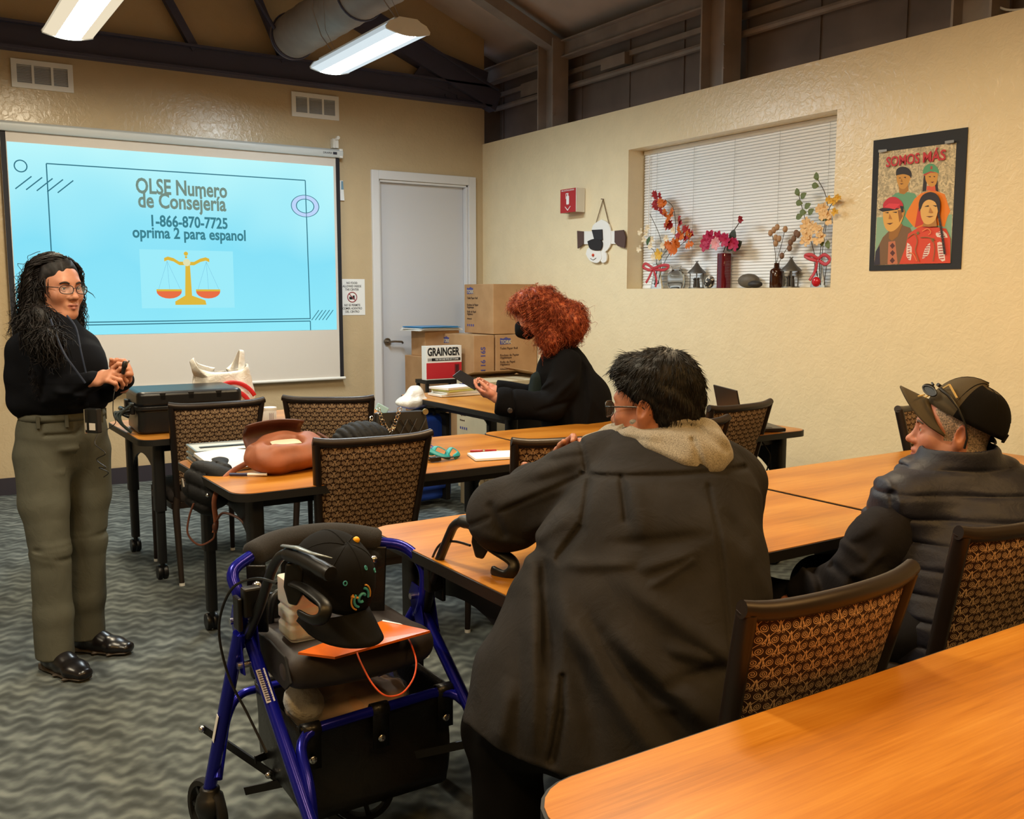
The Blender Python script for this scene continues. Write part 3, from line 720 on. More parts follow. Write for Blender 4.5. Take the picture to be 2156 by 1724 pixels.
def chair_fabric():
    m = Mat('scroll_upholstery', (.1, .05, .03, 1), .85, 0, .2); v = m.coords(); x, y, z = m.xyz(v)
    PX, PZ = .046, .046
    def lattice(ox, oz):
        u = ((x * (1 / PX) + ox).fract() - .5) * PX; w = ((z * (1 / PZ) + oz).fract() - .5) * PZ; a = u.abs(); out = []
        # ogee stem
        out.append(((a - .0115 - (w * (2 * PI / PZ)).cos() * .0097).abs()).lt(.0010))
        # scroll
        for cx_, cz_, R, tw in ((.0095, -.0029, .0074, 1.0), (.0053, .0119, .0043, -1.0)):
            du = a - cx_; dv = w - cz_; r = (du * du + dv * dv).sqrt(); th = dv.atan2(du)
            sp_ = (r * (1 / .0035) + th * (tw / (2 * PI))).fract() - .5
            out.append(sp_.abs().lt(.22) * r.lt(R))
        # bud and seed shapes
        du = a - .0035; dv = w - .0180; k = (du * 1.8 + dv * .3) * (du * 1.8 + dv * .3) + dv * dv * .45; out.append(((k.sqrt() - .0028).abs()).lt(.0009))
        out.append((a * 1.6 + (w + .0176).abs()).lt(.0042))
        f = out[0]
        for o in out[1:]: f = f.max(o)
        return f
    g = lattice(0, 0).max(lattice(.5, .5) * 1.0)
    weave = E(m.noise(v, 900, 2))
    fac = g * .85 + (weave - .5) * .3
    m.color(m.mix(fac.k, lin(44, 26, 20), lin(196, 166, 132))); m.bump(weave.k, .3, .001); return m.m
M_UPH = chair_fabric()
M_CHF = simple('bronze_chair_frame', (38, 29, 25), .38, .35, vary=.1, scale=12)
M_SEATF = simple('dark_seat_fabric', (34, 29, 29), .9, vary=.2, scale=200)
def back_y(u, z):   # plan curve and lean of the backrest
    return -.195 - (z - .45) * .235 - .026 * (1 - u * u) * min(1, (z - .45) / .3)
def back_hw(z): return .182 + (z - .45) * .085
def make_chair(label, seen=True):
    t = thing('chair', label, 'chair', group='bronze framed banquet chairs with scroll fabric backs')
    o = rrect(-.225, .225, -.20, .245, .06, 5)
    def seat(u, v):
        th = int(round(u * (len(o)))) % len(o); p = o[th]; prof = [(0.02, .075), (.6, .078), (.9, .07), (1.0, .048), (1.0, .012), (.96, 0)]; k, h = prof[int(round(v * 5))]
        return V((p[0] * k, .022 + (p[1] - .022) * k, .40 + h))
    MB().grid(seat, len(o), 6, True).build('seat', M_SEATF, t, angle=70)
    b = MB(); b.bar((-.20, .225, .385), (.20, .225, .385), .022, .035); b.bar((-.19, -.18, .385), (.19, -.18, .385), .022, .035)
    for s in (-1, 1): b.bar((s * .205, -.19, .385), (s * .212, .225, .385), .022, .035)
    b.build('seat_frame', M_CHF, t, smooth=False, bevel=.003)
    def pad(off):
        def fn(u, v):
            z = .503 + (.892 - .503) * v; k = (u - .5) * 2; hw = back_hw(z) - .008; e = min(1, min(u, 1 - u) * 14, min(v, 1 - v) * 12); return V((k * hw, back_y(k, z) + off * (.010 + .011 * e), z))
        return fn
    b = MB(); b.grid(pad(-1), 21, 15); n = len(b.v); b.grid(pad(1), 21, 15)
    for f in range(len(b.f) - 280 if False else 280, len(b.f)): b.f[f] = b.f[f][::-1]
    b.build('backrest', M_UPH, t, angle=180, solid=0)
    for s in (-1, 1):
        P = [(s * (back_hw(z) + .006), back_y(s, z), z) for z in (.40, .45, .55, .65, .75, .85, .905)]
        MB().tube(P, [.015, .0155, .016, .016, .016, .016, .016], 10, flat=1.35, up=(0, 1, 0)).build('back_post', M_CHF, t, angle=60)
        lg = MB().tube([(s * (back_hw(.45) + .006), -.19, .43), (s * .198, -.2, .36), (s * .202, -.245, .18), (s * .208, -.30, .012)], [.018, .018, .016, .013], 12).build('leg', M_CHF, t)
        MB().cyl((s * .208, -.301, .014), (s * .208, -.302, 0), .014, n=12).build('glide', M_OFFW, lg)
        lg = MB().tube([(s * .205, .222, .43), (s * .208, .226, .25), (s * .21, .235, .012)], [.018, .016, .012], 12).build('leg', M_CHF, t)
        MB().cyl((s * .21, .235, .014), (s * .21, .235, 0), .013, n=12).build('glide', M_OFFW, lg)
    zt = .895
    P = [(k * (back_hw(zt) + .020), back_y(k, zt) - .002, zt + .012 * abs(k) ** 6 + .004) for k in np.linspace(-1, 1, 17)]
    MB().tube(P, [.017] + [.0185] * 15 + [.017], 12, flat=1.0).build('top_rail', M_CHF, t, angle=60)
    P = [(k * back_hw(.5), back_y(k, .497), .497) for k in np.linspace(-1, 1, 9)]
    MB().tube(P, .012, 8).build('lower_rail', M_CHF, t, angle=60)
    return t
ch = make_chair('bronze framed chair pushed in at the far table, in front of the black hard case')
ch.location = (-3.345, -2.63, 0)
CHAIRS = [
    ((-2.63, -2.76, 0), -.55, 'chair pushed in at the far table, right of the white canister'),
    ((-3.165, -4.13, 0), -.06, 'chair pushed in at the table with the brown backpack, its back behind the blue walker'),
    ((-2.52, -4.55, 0), -.16, 'chair whose back corner shows above the left sleeve of the man in the hooded jacket'),
    ((-1.87, -4.45, 0), .02, 'chair mostly hidden by the head and hood of the man in the grey hooded jacket'),
    ((-1.245, -4.13, 0), .10, 'chair with its back in front of the laptop by the right wall'),
    ((-.47, -5.25, 0), PI + .05, 'chair facing us beyond the table, left of the face of the man in the cap'),
    ((-.42, -2.45, 0), PI / 2, 'chair against the right wall behind the woman with red hair'),
    ((-3.265, -6.315, 0), .0, 'scroll fabric chair under the man in the hooded jacket, its back at the near table'),
    ((-2.43, -6.225, 0), -.08, 'scroll fabric chair under the man in the cap, at the right edge of the picture'),
]
for loc, rz, lab in CHAIRS: copy_tree(ch, loc, rz, lab)

# ------------------------------------------------------------------ people: shared anatomy
def skinmat(name, rgb, lip, blush):
    m = Mat(name, lin(*rgb), .48, 0, .4); v = m.coords(); n = m.noise(v, 18, 3); n2 = m.noise(v, 160, 2)
    m.color(m.ramp(n, [(.3, lin(*blush)), (.7, lin(*rgb))])); m.bump(n2, .12, .001)
    m.b.inputs['Subsurface Weight'].default_value = .06; m.b.inputs['Subsurface Radius'].default_value = (.01, .004, .002)
    l = Mat(name + '_lips', lin(*lip), .42); return [m.m, l.m]
def clothmat(name, rgb, rough=.85, vary=.15, weave=700, bstr=.25, crease=0.0):
    m = Mat(name, lin(*rgb), rough, 0, .12); v = m.coords(); c = lin(*rgb)
    m.color(m.ramp(m.noise(v, 9, 4), [(.3, tuple(x * (1 - vary) for x in c[:3]) + (1,)), (.7, tuple(min(1, x * (1 + vary)) for x in c[:3]) + (1,))]))
    if crease:
        E.nt = m.nt; w = E(m.noise(v, weave, 2)) * .12; k = E(m.noise(m.coords(scale=(1, 1, .55)), 13, 5, .62, 1.4)); m.bump((w + k).k, crease, .012); return m.m
    m.bump(m.noise(v, weave, 2), bstr, .0012); return m.m
def basis(f, up=(0, 0, 1), pitch=0.0, roll=0.0):
    f = V(f).normalized(); r = f.cross(V(up)).normalized(); u = r.cross(f)
    if pitch: f, u = f * math.cos(pitch) + u * math.sin(pitch), u * math.cos(pitch) - f * math.sin(pitch)
    if roll: r, u = r * math.cos(roll) + u * math.sin(roll), u * math.cos(roll) - r * math.sin(roll)
    return np.array([r, f, u]).T           # columns: right, forward, up
class Head:
    def __init__(s, c, R, k=1.0): s.c = np.array(c, float); s.R = R; s.k = k
    def __call__(s, x, y, z): return s.c + s.R @ (np.array([x, y, z]) * s.k)
    def loc(s, P): return ((np.asarray(P) - s.c) @ s.R) / s.k
def head_sdf(S_, H, ears=True, jowl=0.0, nose=1.0, female=False):
    k = H.k; R = H.R
    def el(p, r, kk=.02, op='u', rot=None): S_.ell(H(*p), np.array(r) * k, kk, R if rot is None else R @ rot, op)
    def co(p, q, a, b, kk=.015, op='u'): S_.cone(H(*p), H(*q), a * k, b * k, kk, op)
    el((0, -.014, .038), (.074, .094, .086)); el((0, .028, -.005), (.0645, .066, .085), .03)
    el((0, .022, -.055), (.054 + jowl * .5, .058, .055), .03)
    for s in (-1, 1):
        co((s * (.050 + jowl), .0, -.048), (s * .016, .070, -.096), .022, .017, .03)
        el((s * .040, .060, -.028), (.024, .022, .022), .025)
    el((0, .074, -.098), (.021, .017, .016), .02)
    co((-.030, .077, .022), (.030, .077, .022), .013, .013, .02)
    for s in (-1, 1): el((s * .031, .096, .004), (.0175, .018, .0135), .016, 's')
    co((0, .083, .014), (0, .105, -.026 * nose), .0075, .0105, .012); el((0, .106 + .004 * nose, -.031), (.0115, .0115, .010), .01)
    for s in (-1, 1): el((s * .0125, .097, -.035), (.0085, .011, .0075), .008)
    for s in (-1, 1): el((s * .006, .104, -.0425), (.0036, .005, .004), .003, 's')
    for s in (-1, 1):
        el((s * .031, .0715, .004), (.0158, .0122, .0128), .006)
        S_.chain([H(s * .0175, .079, .0045), H(s * .026, .0862, .0105), H(s * .036, .0858, .0105), H(s * .046, .078, .003)], [.0028 * k, .0035 * k, .0035 * k, .0028 * k], .004)
        S_.chain([H(s * .0175, .079, .001), H(s * .030, .0845, -.0055), H(s * .045, .078, .0005)], [.0025 * k, .003 * k, .0025 * k], .005)
    el((0, .084, -.064), (.026, .014, .020), .015)
    S_.chain([H(-.023, .087, -.0655), H(-.008, .0985, -.0605), H(0, .0985, -.062), H(.008, .0985, -.0605), H(.023, .087, -.0655)], [.003 * k, .0058 * k, .005 * k, .0058 * k, .003 * k], .004)
    S_.chain([H(-.021, .087, -.069), H(0, .0975, -.0735), H(.021, .087, -.069)], [.003 * k, .0068 * k, .003 * k], .004)
    S_.chain([H(-.023, .092, -.0672), H(0, .105, -.0668), H(.023, .092, -.0672)], .0016 * k, .003, 's')
    if ears:
        for s in (-1, 1):
            a = .25; rot = np.array([[1, 0, 0], [0, math.cos(a), -math.sin(a)], [0, math.sin(a), math.cos(a)]]); b_ = -s * .42; r2 = np.array([[math.cos(b_), -math.sin(b_), 0], [math.sin(b_), math.cos(b_), 0], [0, 0, 1]])
            el((s * .079, -.016, -.002), (.0075, .019, .033), .006, rot=r2 @ rot); el((s * .079, -.006, -.029), (.006, .010, .011), .008)
            el((s * .087, -.013, .003), (.0075, .0105, .020), .004, 's', rot=r2 @ rot)
def lipfn(H):
    def fn(C):
        q = H.loc(C); x = np.abs(q[:, 0]); up = -.0568 - .0025 * np.abs(x - .007) / .007 * (x < .014) - (x > .014) * (x - .014) * .55; dn = -.0790 + x * x * 24
        return ((q[:, 1] > .082) & (x < .0215) & (q[:, 2] < up) & (q[:, 2] > dn)).astype(int)
    return fn
def eyes(H, parent, iris=(60, 40, 26)):
    M1 = simple('eye_white', (214, 208, 202), .25); M2 = simple('iris', iris, .2)
    for s in (-1, 1):
        c = H(s * .031, .0748, .0035); k = H.k
        b = MB(); b.ell(c, (.0128 * k,) * 3, 20, 14); o = b.build('eye', M1, parent, angle=180)
        d = V(H.R[:, 1]) ; b = MB(); b.lathe([(.0001, .0004), (.0052 * k, 0), (.0055 * k, -.0012)], V(c) + d * .0127 * k, 16, axis=d); b.build('iris', M2, o, angle=180)
def brows(H, parent, mat, arch=1.0):
    for s in (-1, 1):
        P = [H(s * x, y, z) for x, y, z in ((.014, .0945, .021), (.026, .0945, .0265 * arch), (.038, .090, .026), (.047, .079, .020))]
        MB().tube(smoothpath(P, 4), [.0035 * H.k] * 8 + [.003 * H.k] * 4 + [.0012 * H.k], 8, flat=.6, up=H.R[:, 1]).build('eyebrow', mat, parent, angle=180)
def hand_sdf(S_, w, f, n, side, curl=(.5, .55, .6, .7), k=1.0, thumb=(.35, .5), spread=.0, tcurl=.3):
    """w wrist, f finger direction, n palm-facing direction, side +1/-1 puts the thumb along side * (f x n)"""
    w = V(w); f = V(f).normalized(); n = V(n); n = (n - f * n.dot(f)).normalized(); l = f.cross(n) * side; J = {}
    def p(a, b, c): return w + f * a * k + l * b * k + n * c * k
    S_.chain([w - f * .05 * k, w + f * .01 * k], [.026 * k, .024 * k], .015)
    S_.loft([p(.0, 0, 0), p(.035, .003, .0), p(.085, 0, 0)], l, [.026 * k, .038 * k, .042 * k], [.019 * k, .0165 * k, .0125 * k], .012)
    S_.ell(p(.032, .026, .012), np.array((.02, .02, .018)) * k, .015)
    tips = []
    for i, (off, ln) in enumerate(((.033, .92), (.0115, 1.0), (-.0105, .94), (-.031, .76))):
        q = p(.086 - .006 * (i == 3) - .003 * (i == 0), off, 0); a = 0.0; pts = [q]; c = curl[i]
        for L_, m_ in ((.043, 1.0), (.027, 1.15), (.021, .8)):
            a += c * m_; d = f * math.cos(a) + n * math.sin(a) + l * spread * (1.5 - i); q = q + d.normalized() * L_ * ln * k; pts.append(q)
        S_.chain(pts, [.0098 * k, .0088 * k, .0078 * k, .0066 * k], .004); tips.append(pts)
    t0 = p(.022, .03, .006); d = (f * math.cos(thumb[0]) + l * math.sin(thumb[0]) + n * thumb[1]).normalized(); t1 = t0 + d * .042 * k
    d2 = (d * math.cos(tcurl) + (f * .7 - l * .5 + n * .3).normalized() * math.sin(tcurl)).normalized(); t2 = t1 + d2 * .033 * k; t3 = t2 + d2 * .025 * k
    S_.chain([t0, t1, t2, t3], [.015 * k, .0115 * k, .0098 * k, .0078 * k], .008); tips.append([t0, t1, t2, t3])
    return tips
def nails(tips, n, parent, mat, k=1.0):
    b = MB()
    for pts in tips:
        a = V(pts[-2]); e = V(pts[-1]); d = (e - a).normalized()
        nn = -V(n); nn = (nn - d * nn.dot(d)); 
        if nn.length < .1: continue
        nn.normalize(); x = d.cross(nn); b.ell(e + nn * .0052 * k - d * .001, (.0052 * k, .0075 * k, .0016 * k), 10, 6, rot=Matrix((x, d, nn)).transposed())
    return b.build('fingernails', mat, parent, angle=180)
def strands(paths, radii, sides=4):
    """bundle of tapering hair locks as one mesh: paths (n, m, 3), radii (n, m)"""
    paths = np.asarray(paths); n, m, _ = paths.shape; T = np.gradient(paths, axis=1); T /= np.linalg.norm(T, axis=2, keepdims=True) + 1e-9
    ref = np.broadcast_to(np.array([.31, .22, .93]), T.shape); A = np.cross(T, ref); A /= np.linalg.norm(A, axis=2, keepdims=True) + 1e-9; B = np.cross(T, A)
    t = np.arange(sides) * 2 * PI / sides; r = np.asarray(radii)[:, :, None, None]
    vs = paths[:, :, None, :] + r * (A[:, :, None, :] * np.cos(t)[None, None, :, None] + B[:, :, None, :] * np.sin(t)[None, None, :, None])
    base = (np.arange(n)[:, None] * m + np.arange(m - 1)[None]).reshape(-1, 1) * sides; k = np.arange(sides)[None]; k2 = (k + 1) % sides
    F = np.stack([base + k, base + k2, base + sides + k2, base + sides + k], -1).reshape(-1, 4)
    return vs.reshape(-1, 3), F
def hairmat(name, dark, mid, light, scale=60):
    m = Mat(name, lin(*mid), .55, 0, .25); v = m.coords(); m.color(m.ramp(m.noise(v, scale, 3), [(.3, lin(*dark)), (.52, lin(*mid)), (.75, lin(*light))]))
    m.b.inputs['Anisotropic'].default_value = .5; return m.m
M_NAIL = simple('nail', (206, 160, 142), .3)

# ------------------------------------------------------------------ people: clothes and hair helpers
def halfspace(S_, p, n, k=.006):
    p = _a(p); n = _a(n) / np.linalg.norm(n); S_._put(lambda P: (P - p) @ n, p, p, k, 'i')     # keeps the side n points away from
def ridges(lines, n):
    """cloth ridges and seams: (a, b, height, width) seen across direction n, only on the side n points to"""
    n = _a(n) / np.linalg.norm(n); L = []
    for a, b, h, w in lines:
        a = _a(a); b = _a(b); a2 = a - n * (a @ n); b2 = b - n * (b @ n); L.append((a2, b2 - a2, h, w, float((a + b) @ n / 2)))
    def fn(P):
        d = P @ n; Q = P - d[:, None] * n; up = np.zeros(len(P), f32); dn = np.zeros(len(P), f32)
        for a, ba, h, w, dep in L:
            q = Q - a; t = np.clip(q @ ba / (ba @ ba), 0, 1); q = q - t[:, None] * ba; r = np.einsum('ij,ij->i', q, q) / (w * w)
            fade = np.minimum(1, 4 * t * (1 - t) + .25) if w > .012 else 1.0
            e = abs(h) * (1.5 if w > .012 else 1.6) * np.exp(-r) * fade * (d > dep - .16)
            if h > 0: up = np.maximum(up, e)
            else: dn = np.maximum(dn, e)
        return dn - up
    return fn
def furry(vs, F, n, length, flow, seed, lift=.15, m=5, r=.0011, curl=0.0, mask=None):
    """short hairs laid over a surface mesh"""
    rg = np.random.RandomState(seed); tri = F[:, [0, 1, 2]]; c = vs[F].mean(1); N = np.cross(vs[F[:, 1]] - vs[F[:, 0]], vs[F[:, 2]] - vs[F[:, 0]]); N /= np.linalg.norm(N, axis=1)[:, None] + 1e-12
    ok = np.arange(len(F)) if mask is None else np.where(mask(c))[0]; ix = rg.choice(ok, n); p = c[ix] + rg.normal(0, .001, (n, 3)); nn = N[ix]; d = flow(p); d = d - nn * np.einsum('ij,ij->i', d, nn)[:, None]; d /= np.linalg.norm(d, axis=1)[:, None] + 1e-9
    d = d + nn * lift + rg.normal(0, .22, (n, 3)); L = length * rg.uniform(.6, 1.2, n); t = np.linspace(0, 1, m)
    P = p[:, None] + d[:, None] * (L[:, None] * t)[..., None] - nn[:, None] * ((t ** 2) * lift * 1.1)[None, :, None] * L[:, None, None]
    if curl: P += rg.normal(0, curl, P.shape)
    R_ = r * np.array([1, 1, .9, .7, .25])[None, :m] * rg.uniform(.7, 1.3, (n, 1)); return strands(P, R_, 3)
def join(a, b): return np.concatenate([a[0], b[0]]), np.concatenate([a[1], b[1] + len(a[0])])
def person(label, loc): return thing('person', label, 'person', loc)
def origin(t, o):                      # parts were modelled in room coordinates: shift the mesh so that the part sits on its person
    L = t.location
    me = o.data; co = np.empty(len(me.vertices) * 3, f32); me.vertices.foreach_get('co', co); co = co.reshape(-1, 3) - np.array(L, f32); me.vertices.foreach_set('co', co.ravel()); me.update(); return o
def settle(t):
    def go(o):
        for ch in o.children:
            if ch.type == 'MESH' and not ch.get('settled'): origin(t, ch); ch['settled'] = 1
            go(ch)
    go(t)
    for o in list(bpy.data.objects):
        if 'settled' in o: del o['settled']
A_ = np.array
def spectacles(H, parent, mat, glass, w=.0265, h=.0185, y=.1085, z=-.001, arms=True, temple=-.075):
    b = MB(); k = H.k
    for s in (-1, 1):
        ring_ = [H(s * (.033 + w * math.copysign(abs(math.cos(a)) ** .7, math.cos(a))), y - .010 * abs(math.cos(a)) * (math.cos(a) > 0) , z + h * math.copysign(abs(math.sin(a)) ** .75, math.sin(a))) for a in np.linspace(0, 2 * PI, 25)[:-1]]
        b.tube(ring_, .0017 * k, 6, closed=True)
        if arms: b.tube([H(s * .061, y - .012, z + .008), H(s * .072, y - .03, z + .008), H(s * .0775, .02, z + .008), H(s * .0785, -.012, z + .006), H(s * .0775, -.03, z - .012)], .0019 * k, 6)
    b.tube([H(-.009, y, z + .004), H(0, y + .003, z + .007), H(.009, y, z + .004)], .0016 * k, 6)
    o = b.build('glasses', mat, parent, angle=180)
    for s in (-1, 1):
        b = MB(); n = 20; pts = [H(s * (.033 + w * .95 * math.copysign(abs(math.cos(a)) ** .7, math.cos(a))), y - .010 * abs(math.cos(a)) * (math.cos(a) > 0), z + h * .95 * math.copysign(abs(math.sin(a)) ** .75, math.sin(a))) for a in np.linspace(0, 2 * PI, n + 1)[:-1]]
        b.add(pts, [tuple(range(n))]); b.build('lens', glass, o, smooth=False)
    return o
M_LENS = film('spectacle_lens', (225, 235, 240), .12, .02)

# ------------------------------------------------------------------ the man in the grey hooded jacket
FW = A_((math.sin(.57634), math.cos(.57634), 0)); RT = A_((math.cos(.57634), -math.sin(.57634), 0))   # handy floor directions: away from / right of the camera
def build_man_jacket():
    t = person('large man seated in a dark jacket with grey hood, seen from behind', (-3.36, -6.15, 0))
    H = Head((-3.135, -5.967, 1.175), basis(-.80 * RT + .60 * FW, pitch=-.08), 1.04)
    sk = skinmat('tan_skin', (176, 116, 86), (150, 84, 72), (150, 92, 68))
    s = SDF(); head_sdf(s, H, jowl=.006); nb = A_((-3.109, -5.978, 1.045)); s.cone(H(0, -.03, -.05), nb, .062, .075, .04)
    pel = A_((-3.36, -6.15, .50)); s.loft([pel, A_((-3.237, -6.086, 0.807)), A_((-3.116, -6.005, 0.996))], (.98, -.2, 0), [.17, .18, .15], [.12, .13, .09], .05)
    shL = A_((-3.23, -5.858, 0.996)); elL = A_((-3.423, -5.724, 0.891)); wrL = A_((-3.108, -5.548, 0.955)); s.chain([shL, elL, wrL], [.05, .045, .03], .03)
    shR = A_((-2.925, -6.06, 0.972)); elR = A_((-2.773, -5.879, 0.75)); wrR = A_((-3.01, -5.59, 0.847)); s.chain([shR, elR, wrR], [.05, .045, .03], .03)
    hand_sdf(s, wrL, A_((-3.091, -5.629, 1.047)) - wrL, -FW, -1, (.5, .6, .7, .8), 1.05)
    t2 = hand_sdf(s, wrR, A_((-3.224, -5.533, 0.947)) - wrR, (0, .3, -1), 1, (.25, .2, .15, .2), 1.05)
    s.chain([t2[1][2], A_((-3.248, -5.561, 0.978))], [.011, .011], .01)
    kneeL = A_((-3.55, -5.93, .44)); kneeR = A_((-3.05, -5.75, .5))
    for kn, hp, ft in ((kneeL, pel + (-.12, 0, .03), (-3.56, -5.97, .09)), (kneeR, pel + (.12, 0, .03), (-3.05, -5.72, .09))):
        s.chain([hp, kn, ft], [.08, .06, .04], .03); s.cone(ft, A_(ft) + (0, .14, -.04), .035, .03, .02)
    skin(s, 'body', sk, t, .0042, lipfn(H)); eyes(H, t)
    # trousers and shoes
    M_TR = clothmat('black_trousers', (16, 16, 17), .92)
    s = SDF(); s.ell(pel + (0, -.02, .03), (.25, .20, .13), .05)
    for kn, hp, ft in ((kneeL, pel + (-.15, .0, .03), A_((-3.56, -5.97, .12))), (kneeR, pel + (.15, 0, .03), A_((-3.05, -5.72, .12)))): s.chain([hp, kn, ft], [.120, .090, .080], .05)
    f1 = folds(3, (1, 0, 1), 60); s.disp = lambda P: .004 * f1(P); skin(s, 'trousers', M_TR, t, .008)
    M_SHOE = simple('black_shoe_leather', (22, 21, 21), .4)
    for ft in ((-3.56, -5.97, .05), (-3.05, -5.72, .05)):
        s = SDF(); ft = A_(ft); s.loft([ft + (0, -.08, 0), ft + (0, .05, .0), ft + (0, .17, -.015)], (1, 0, 0), [.04, .05, .045], [.045, .05, .03], .02); halfspace(s, ft * (1, 1, 0) + (0, 0, .001), (0, 0, -1)); skin(s, 'shoe', M_SHOE, t, .006)
    # jacket
    s = SDF(); nf = -FW + A_((0, 0, .12))
    s.loft([A_((-3.467, -6.202, 0.461)), A_((-3.419, -6.183, 0.56)), A_((-3.35, -6.149, 0.687)), A_((-3.253, -6.108, 0.826)), A_((-3.145, -6.028, 0.956)), A_((-3.112, -5.99, 1.035))], RT * .97 - FW * .05, [.315, .305, .278, .250, .212, .165], [.21, .215, .205, .20, .165, .10], .06)
    s.chain([A_((-3.243, -5.893, 1.027)), A_((-3.341, -5.818, 0.947)), elL], [.084, .092, .088], .022); s.chain([elL, A_((-3.269, -5.628, 0.918)), wrL], [.086, .07, .055], .03)
    s.chain([A_((-2.96, -6.06, 0.982)), elR], [.088, .08], .05); s.chain([elR, A_((-2.866, -5.716, 0.797)), wrR], [.085, .07, .055], .04)
    halfspace(s, (-3.635, -6.113, 0.489), V(-.42 * RT - .25 * FW) + V((0, 0, -1.0)), .01)
    R1 = [
        # seams: yoke, shoulder, sleeve, centre back, pleat, welt pocket
        ((-3.386, -6.016, 1.034), (-3.232, -6.115, 1.04), -.0055, .0065), ((-3.232, -6.115, 1.04), (-3.034, -6.183, 1.045), -.0055, .0065), ((-3.326, -5.926, 1.096), (-3.322, -5.94, 1.019), -.0055, .006), ((-3.322, -5.94, 1.019), (-3.352, -5.935, 0.917), -.006, .0065), ((-3.352, -5.935, 0.917), (-3.401, -5.913, 0.849), -.008, .009),
        ((-3.333, -5.933, 1.017), (-3.391, -5.785, 0.947), -.004, .006), ((-3.391, -5.785, 0.947), (-3.465, -5.629, 0.861), -.004, .006), ((-3.159, -6.166, 1.016), (-3.224, -6.28, 0.767), -.004, .006), ((-3.224, -6.28, 0.767), (-3.292, -6.382, 0.583), -.004, .006),
        ((-3.319, -6.059, 1.034), (-3.353, -6.109, 0.957), -.009, .008), ((-3.304, -6.07, 1.034), (-3.328, -6.13, 0.92), .006, .02),
        ((-3.575, -6.185, 0.676), (-3.583, -6.189, 0.612), -.010, .008), ((-3.583, -6.189, 0.612), (-3.604, -6.188, 0.522), -.012, .009), ((-3.587, -6.177, 0.672), (-3.614, -6.181, 0.524), .006, .014), ((-3.6, -6.168, 0.679), (-3.574, -6.185, 0.677), -.005, .006),
        # long soft drapes from the left armpit towards the lower right, hem folds, side folds
        ((-3.517, -6.085, 0.798), (-3.405, -6.322, 0.494), .020, .026), ((-3.479, -6.112, 0.782), (-3.351, -6.349, 0.543), -.014, .024), ((-3.441, -6.14, 0.757), (-3.316, -6.367, 0.583), .018, .028), ((-3.408, -6.147, 0.855), (-3.222, -6.355, 0.672), .012, .022), ((-3.373, -6.168, 0.87), (-3.266, -6.233, 0.901), .008, .014), ((-3.422, -6.13, 0.912), (-3.237, -6.247, 0.932), -.006, .013),
        ((-3.362, -6.181, 0.834), (-3.275, -6.229, 0.886), .006, .010), ((-3.503, -6.083, 0.87), (-3.372, -6.167, 0.881), .007, .013), ((-3.372, -6.249, 0.733), (-3.307, -6.354, 0.711), .009, .016), ((-3.393, -6.245, 0.662), (-3.292, -6.367, 0.691), -.008, .014), ((-3.445, -6.275, 0.632), (-3.305, -6.369, 0.612), .007, .014),
        ((-3.554, -6.061, 0.798), (-3.609, -6.125, 0.521), .016, .020), ((-3.501, -6.025, 0.867), (-3.572, -6.128, 0.662), -.020, .020), ((-3.609, -6.046, 0.653), (-3.667, -6.087, 0.521), .012, .02), ((-3.494, -6.106, 0.757), (-3.527, -6.238, 0.524), -.012, .026), ((-3.113, -6.212, 0.907), (-3.068, -6.263, 0.756), .008, .022), ((-3.145, -6.182, 0.972), (-3.073, -6.25, 0.821), -.006, .02),
        ((-3.373, -5.841, 1.056), (-3.323, -5.93, 1.081), .006, .014), ((-3.387, -5.78, 1), (-3.33, -5.929, 1.058), .007, .016), ((-3.436, -5.7, 0.919), (-3.337, -5.873, 0.998), .007, .018), ((-3.441, -5.697, 0.919), (-3.447, -5.762, 0.858), -.006, .012), ((-3.407, -5.788, 0.858), (-3.361, -5.924, 0.951), .008, .02), ((-3.445, -5.644, 0.846), (-3.389, -5.804, 0.823), .005, .016),
        ((-3.717, -6.053, 0.531), (-3.654, -6.159, 0.499), -.006, .007), ((-3.653, -6.158, 0.506), (-3.571, -6.214, 0.486), -.006, .007)]
    rd = ridges(R1, nf); f1 = vnoise(21, 26); f2 = vnoise(22, 75)
    s.disp = lambda P: rd(P) + .0035 * f1(P) + .0012 * f2(P); s.dl = .03
    M_JK = clothmat('charcoal_canvas', (43, 42, 43), .9, .2, 900, .2, .45)
    skin(s, 'jacket', M_JK, t, .0045)
    # hood lying on the shoulders
    s = SDF()
    s.chain([A_((-3.194, -5.776, 1.068)), A_((-3.189, -5.872, 1.089)), A_((-3.187, -5.978, 1.112)), A_((-3.139, -6.044, 1.121)), A_((-3.076, -6.075, 1.106)), A_((-3.012, -6.073, 1.072))], [.020, .030, .038, .042, .042, .030], .03)
    s.chain([A_((-3.208, -5.932, 1.083)), A_((-3.196, -6.049, 1.08)), A_((-3.158, -6.123, 1.07)), A_((-3.132, -6.153, 1.061))], [.018, .030, .042, .032], .05); s.chain([A_((-3.143, -6.081, 1.097)), A_((-3.106, -6.131, 1.083)), A_((-3.077, -6.128, 1.069))], [.04, .040, .028], .04)
    s.chain([A_((-3.165, -5.956, 1.11)), A_((-3.129, -5.99, 1.127)), A_((-3.056, -6.014, 1.12))], [.020, .026, .024], .03)
    rd2 = ridges([((-3.226, -6.226, 1.129), (-3.214, -6.246, 1.051), -.006, .007), ((-3.298, -6.057, 1.146), (-3.187, -6.188, 1.153), -.008, .010), ((-3.263, -5.963, 1.126), (-3.227, -6.107, 1.119), .006, .016), ((-3.282, -6.072, 1.119), (-3.237, -6.228, 1.072), .007, .016), ((-3.152, -6.153, 1.14), (-3.109, -6.187, 1.097), -.006, .012)], nf)
    f3 = vnoise(31, 45); s.disp = lambda P: rd2(P) + .002 * f3(P)
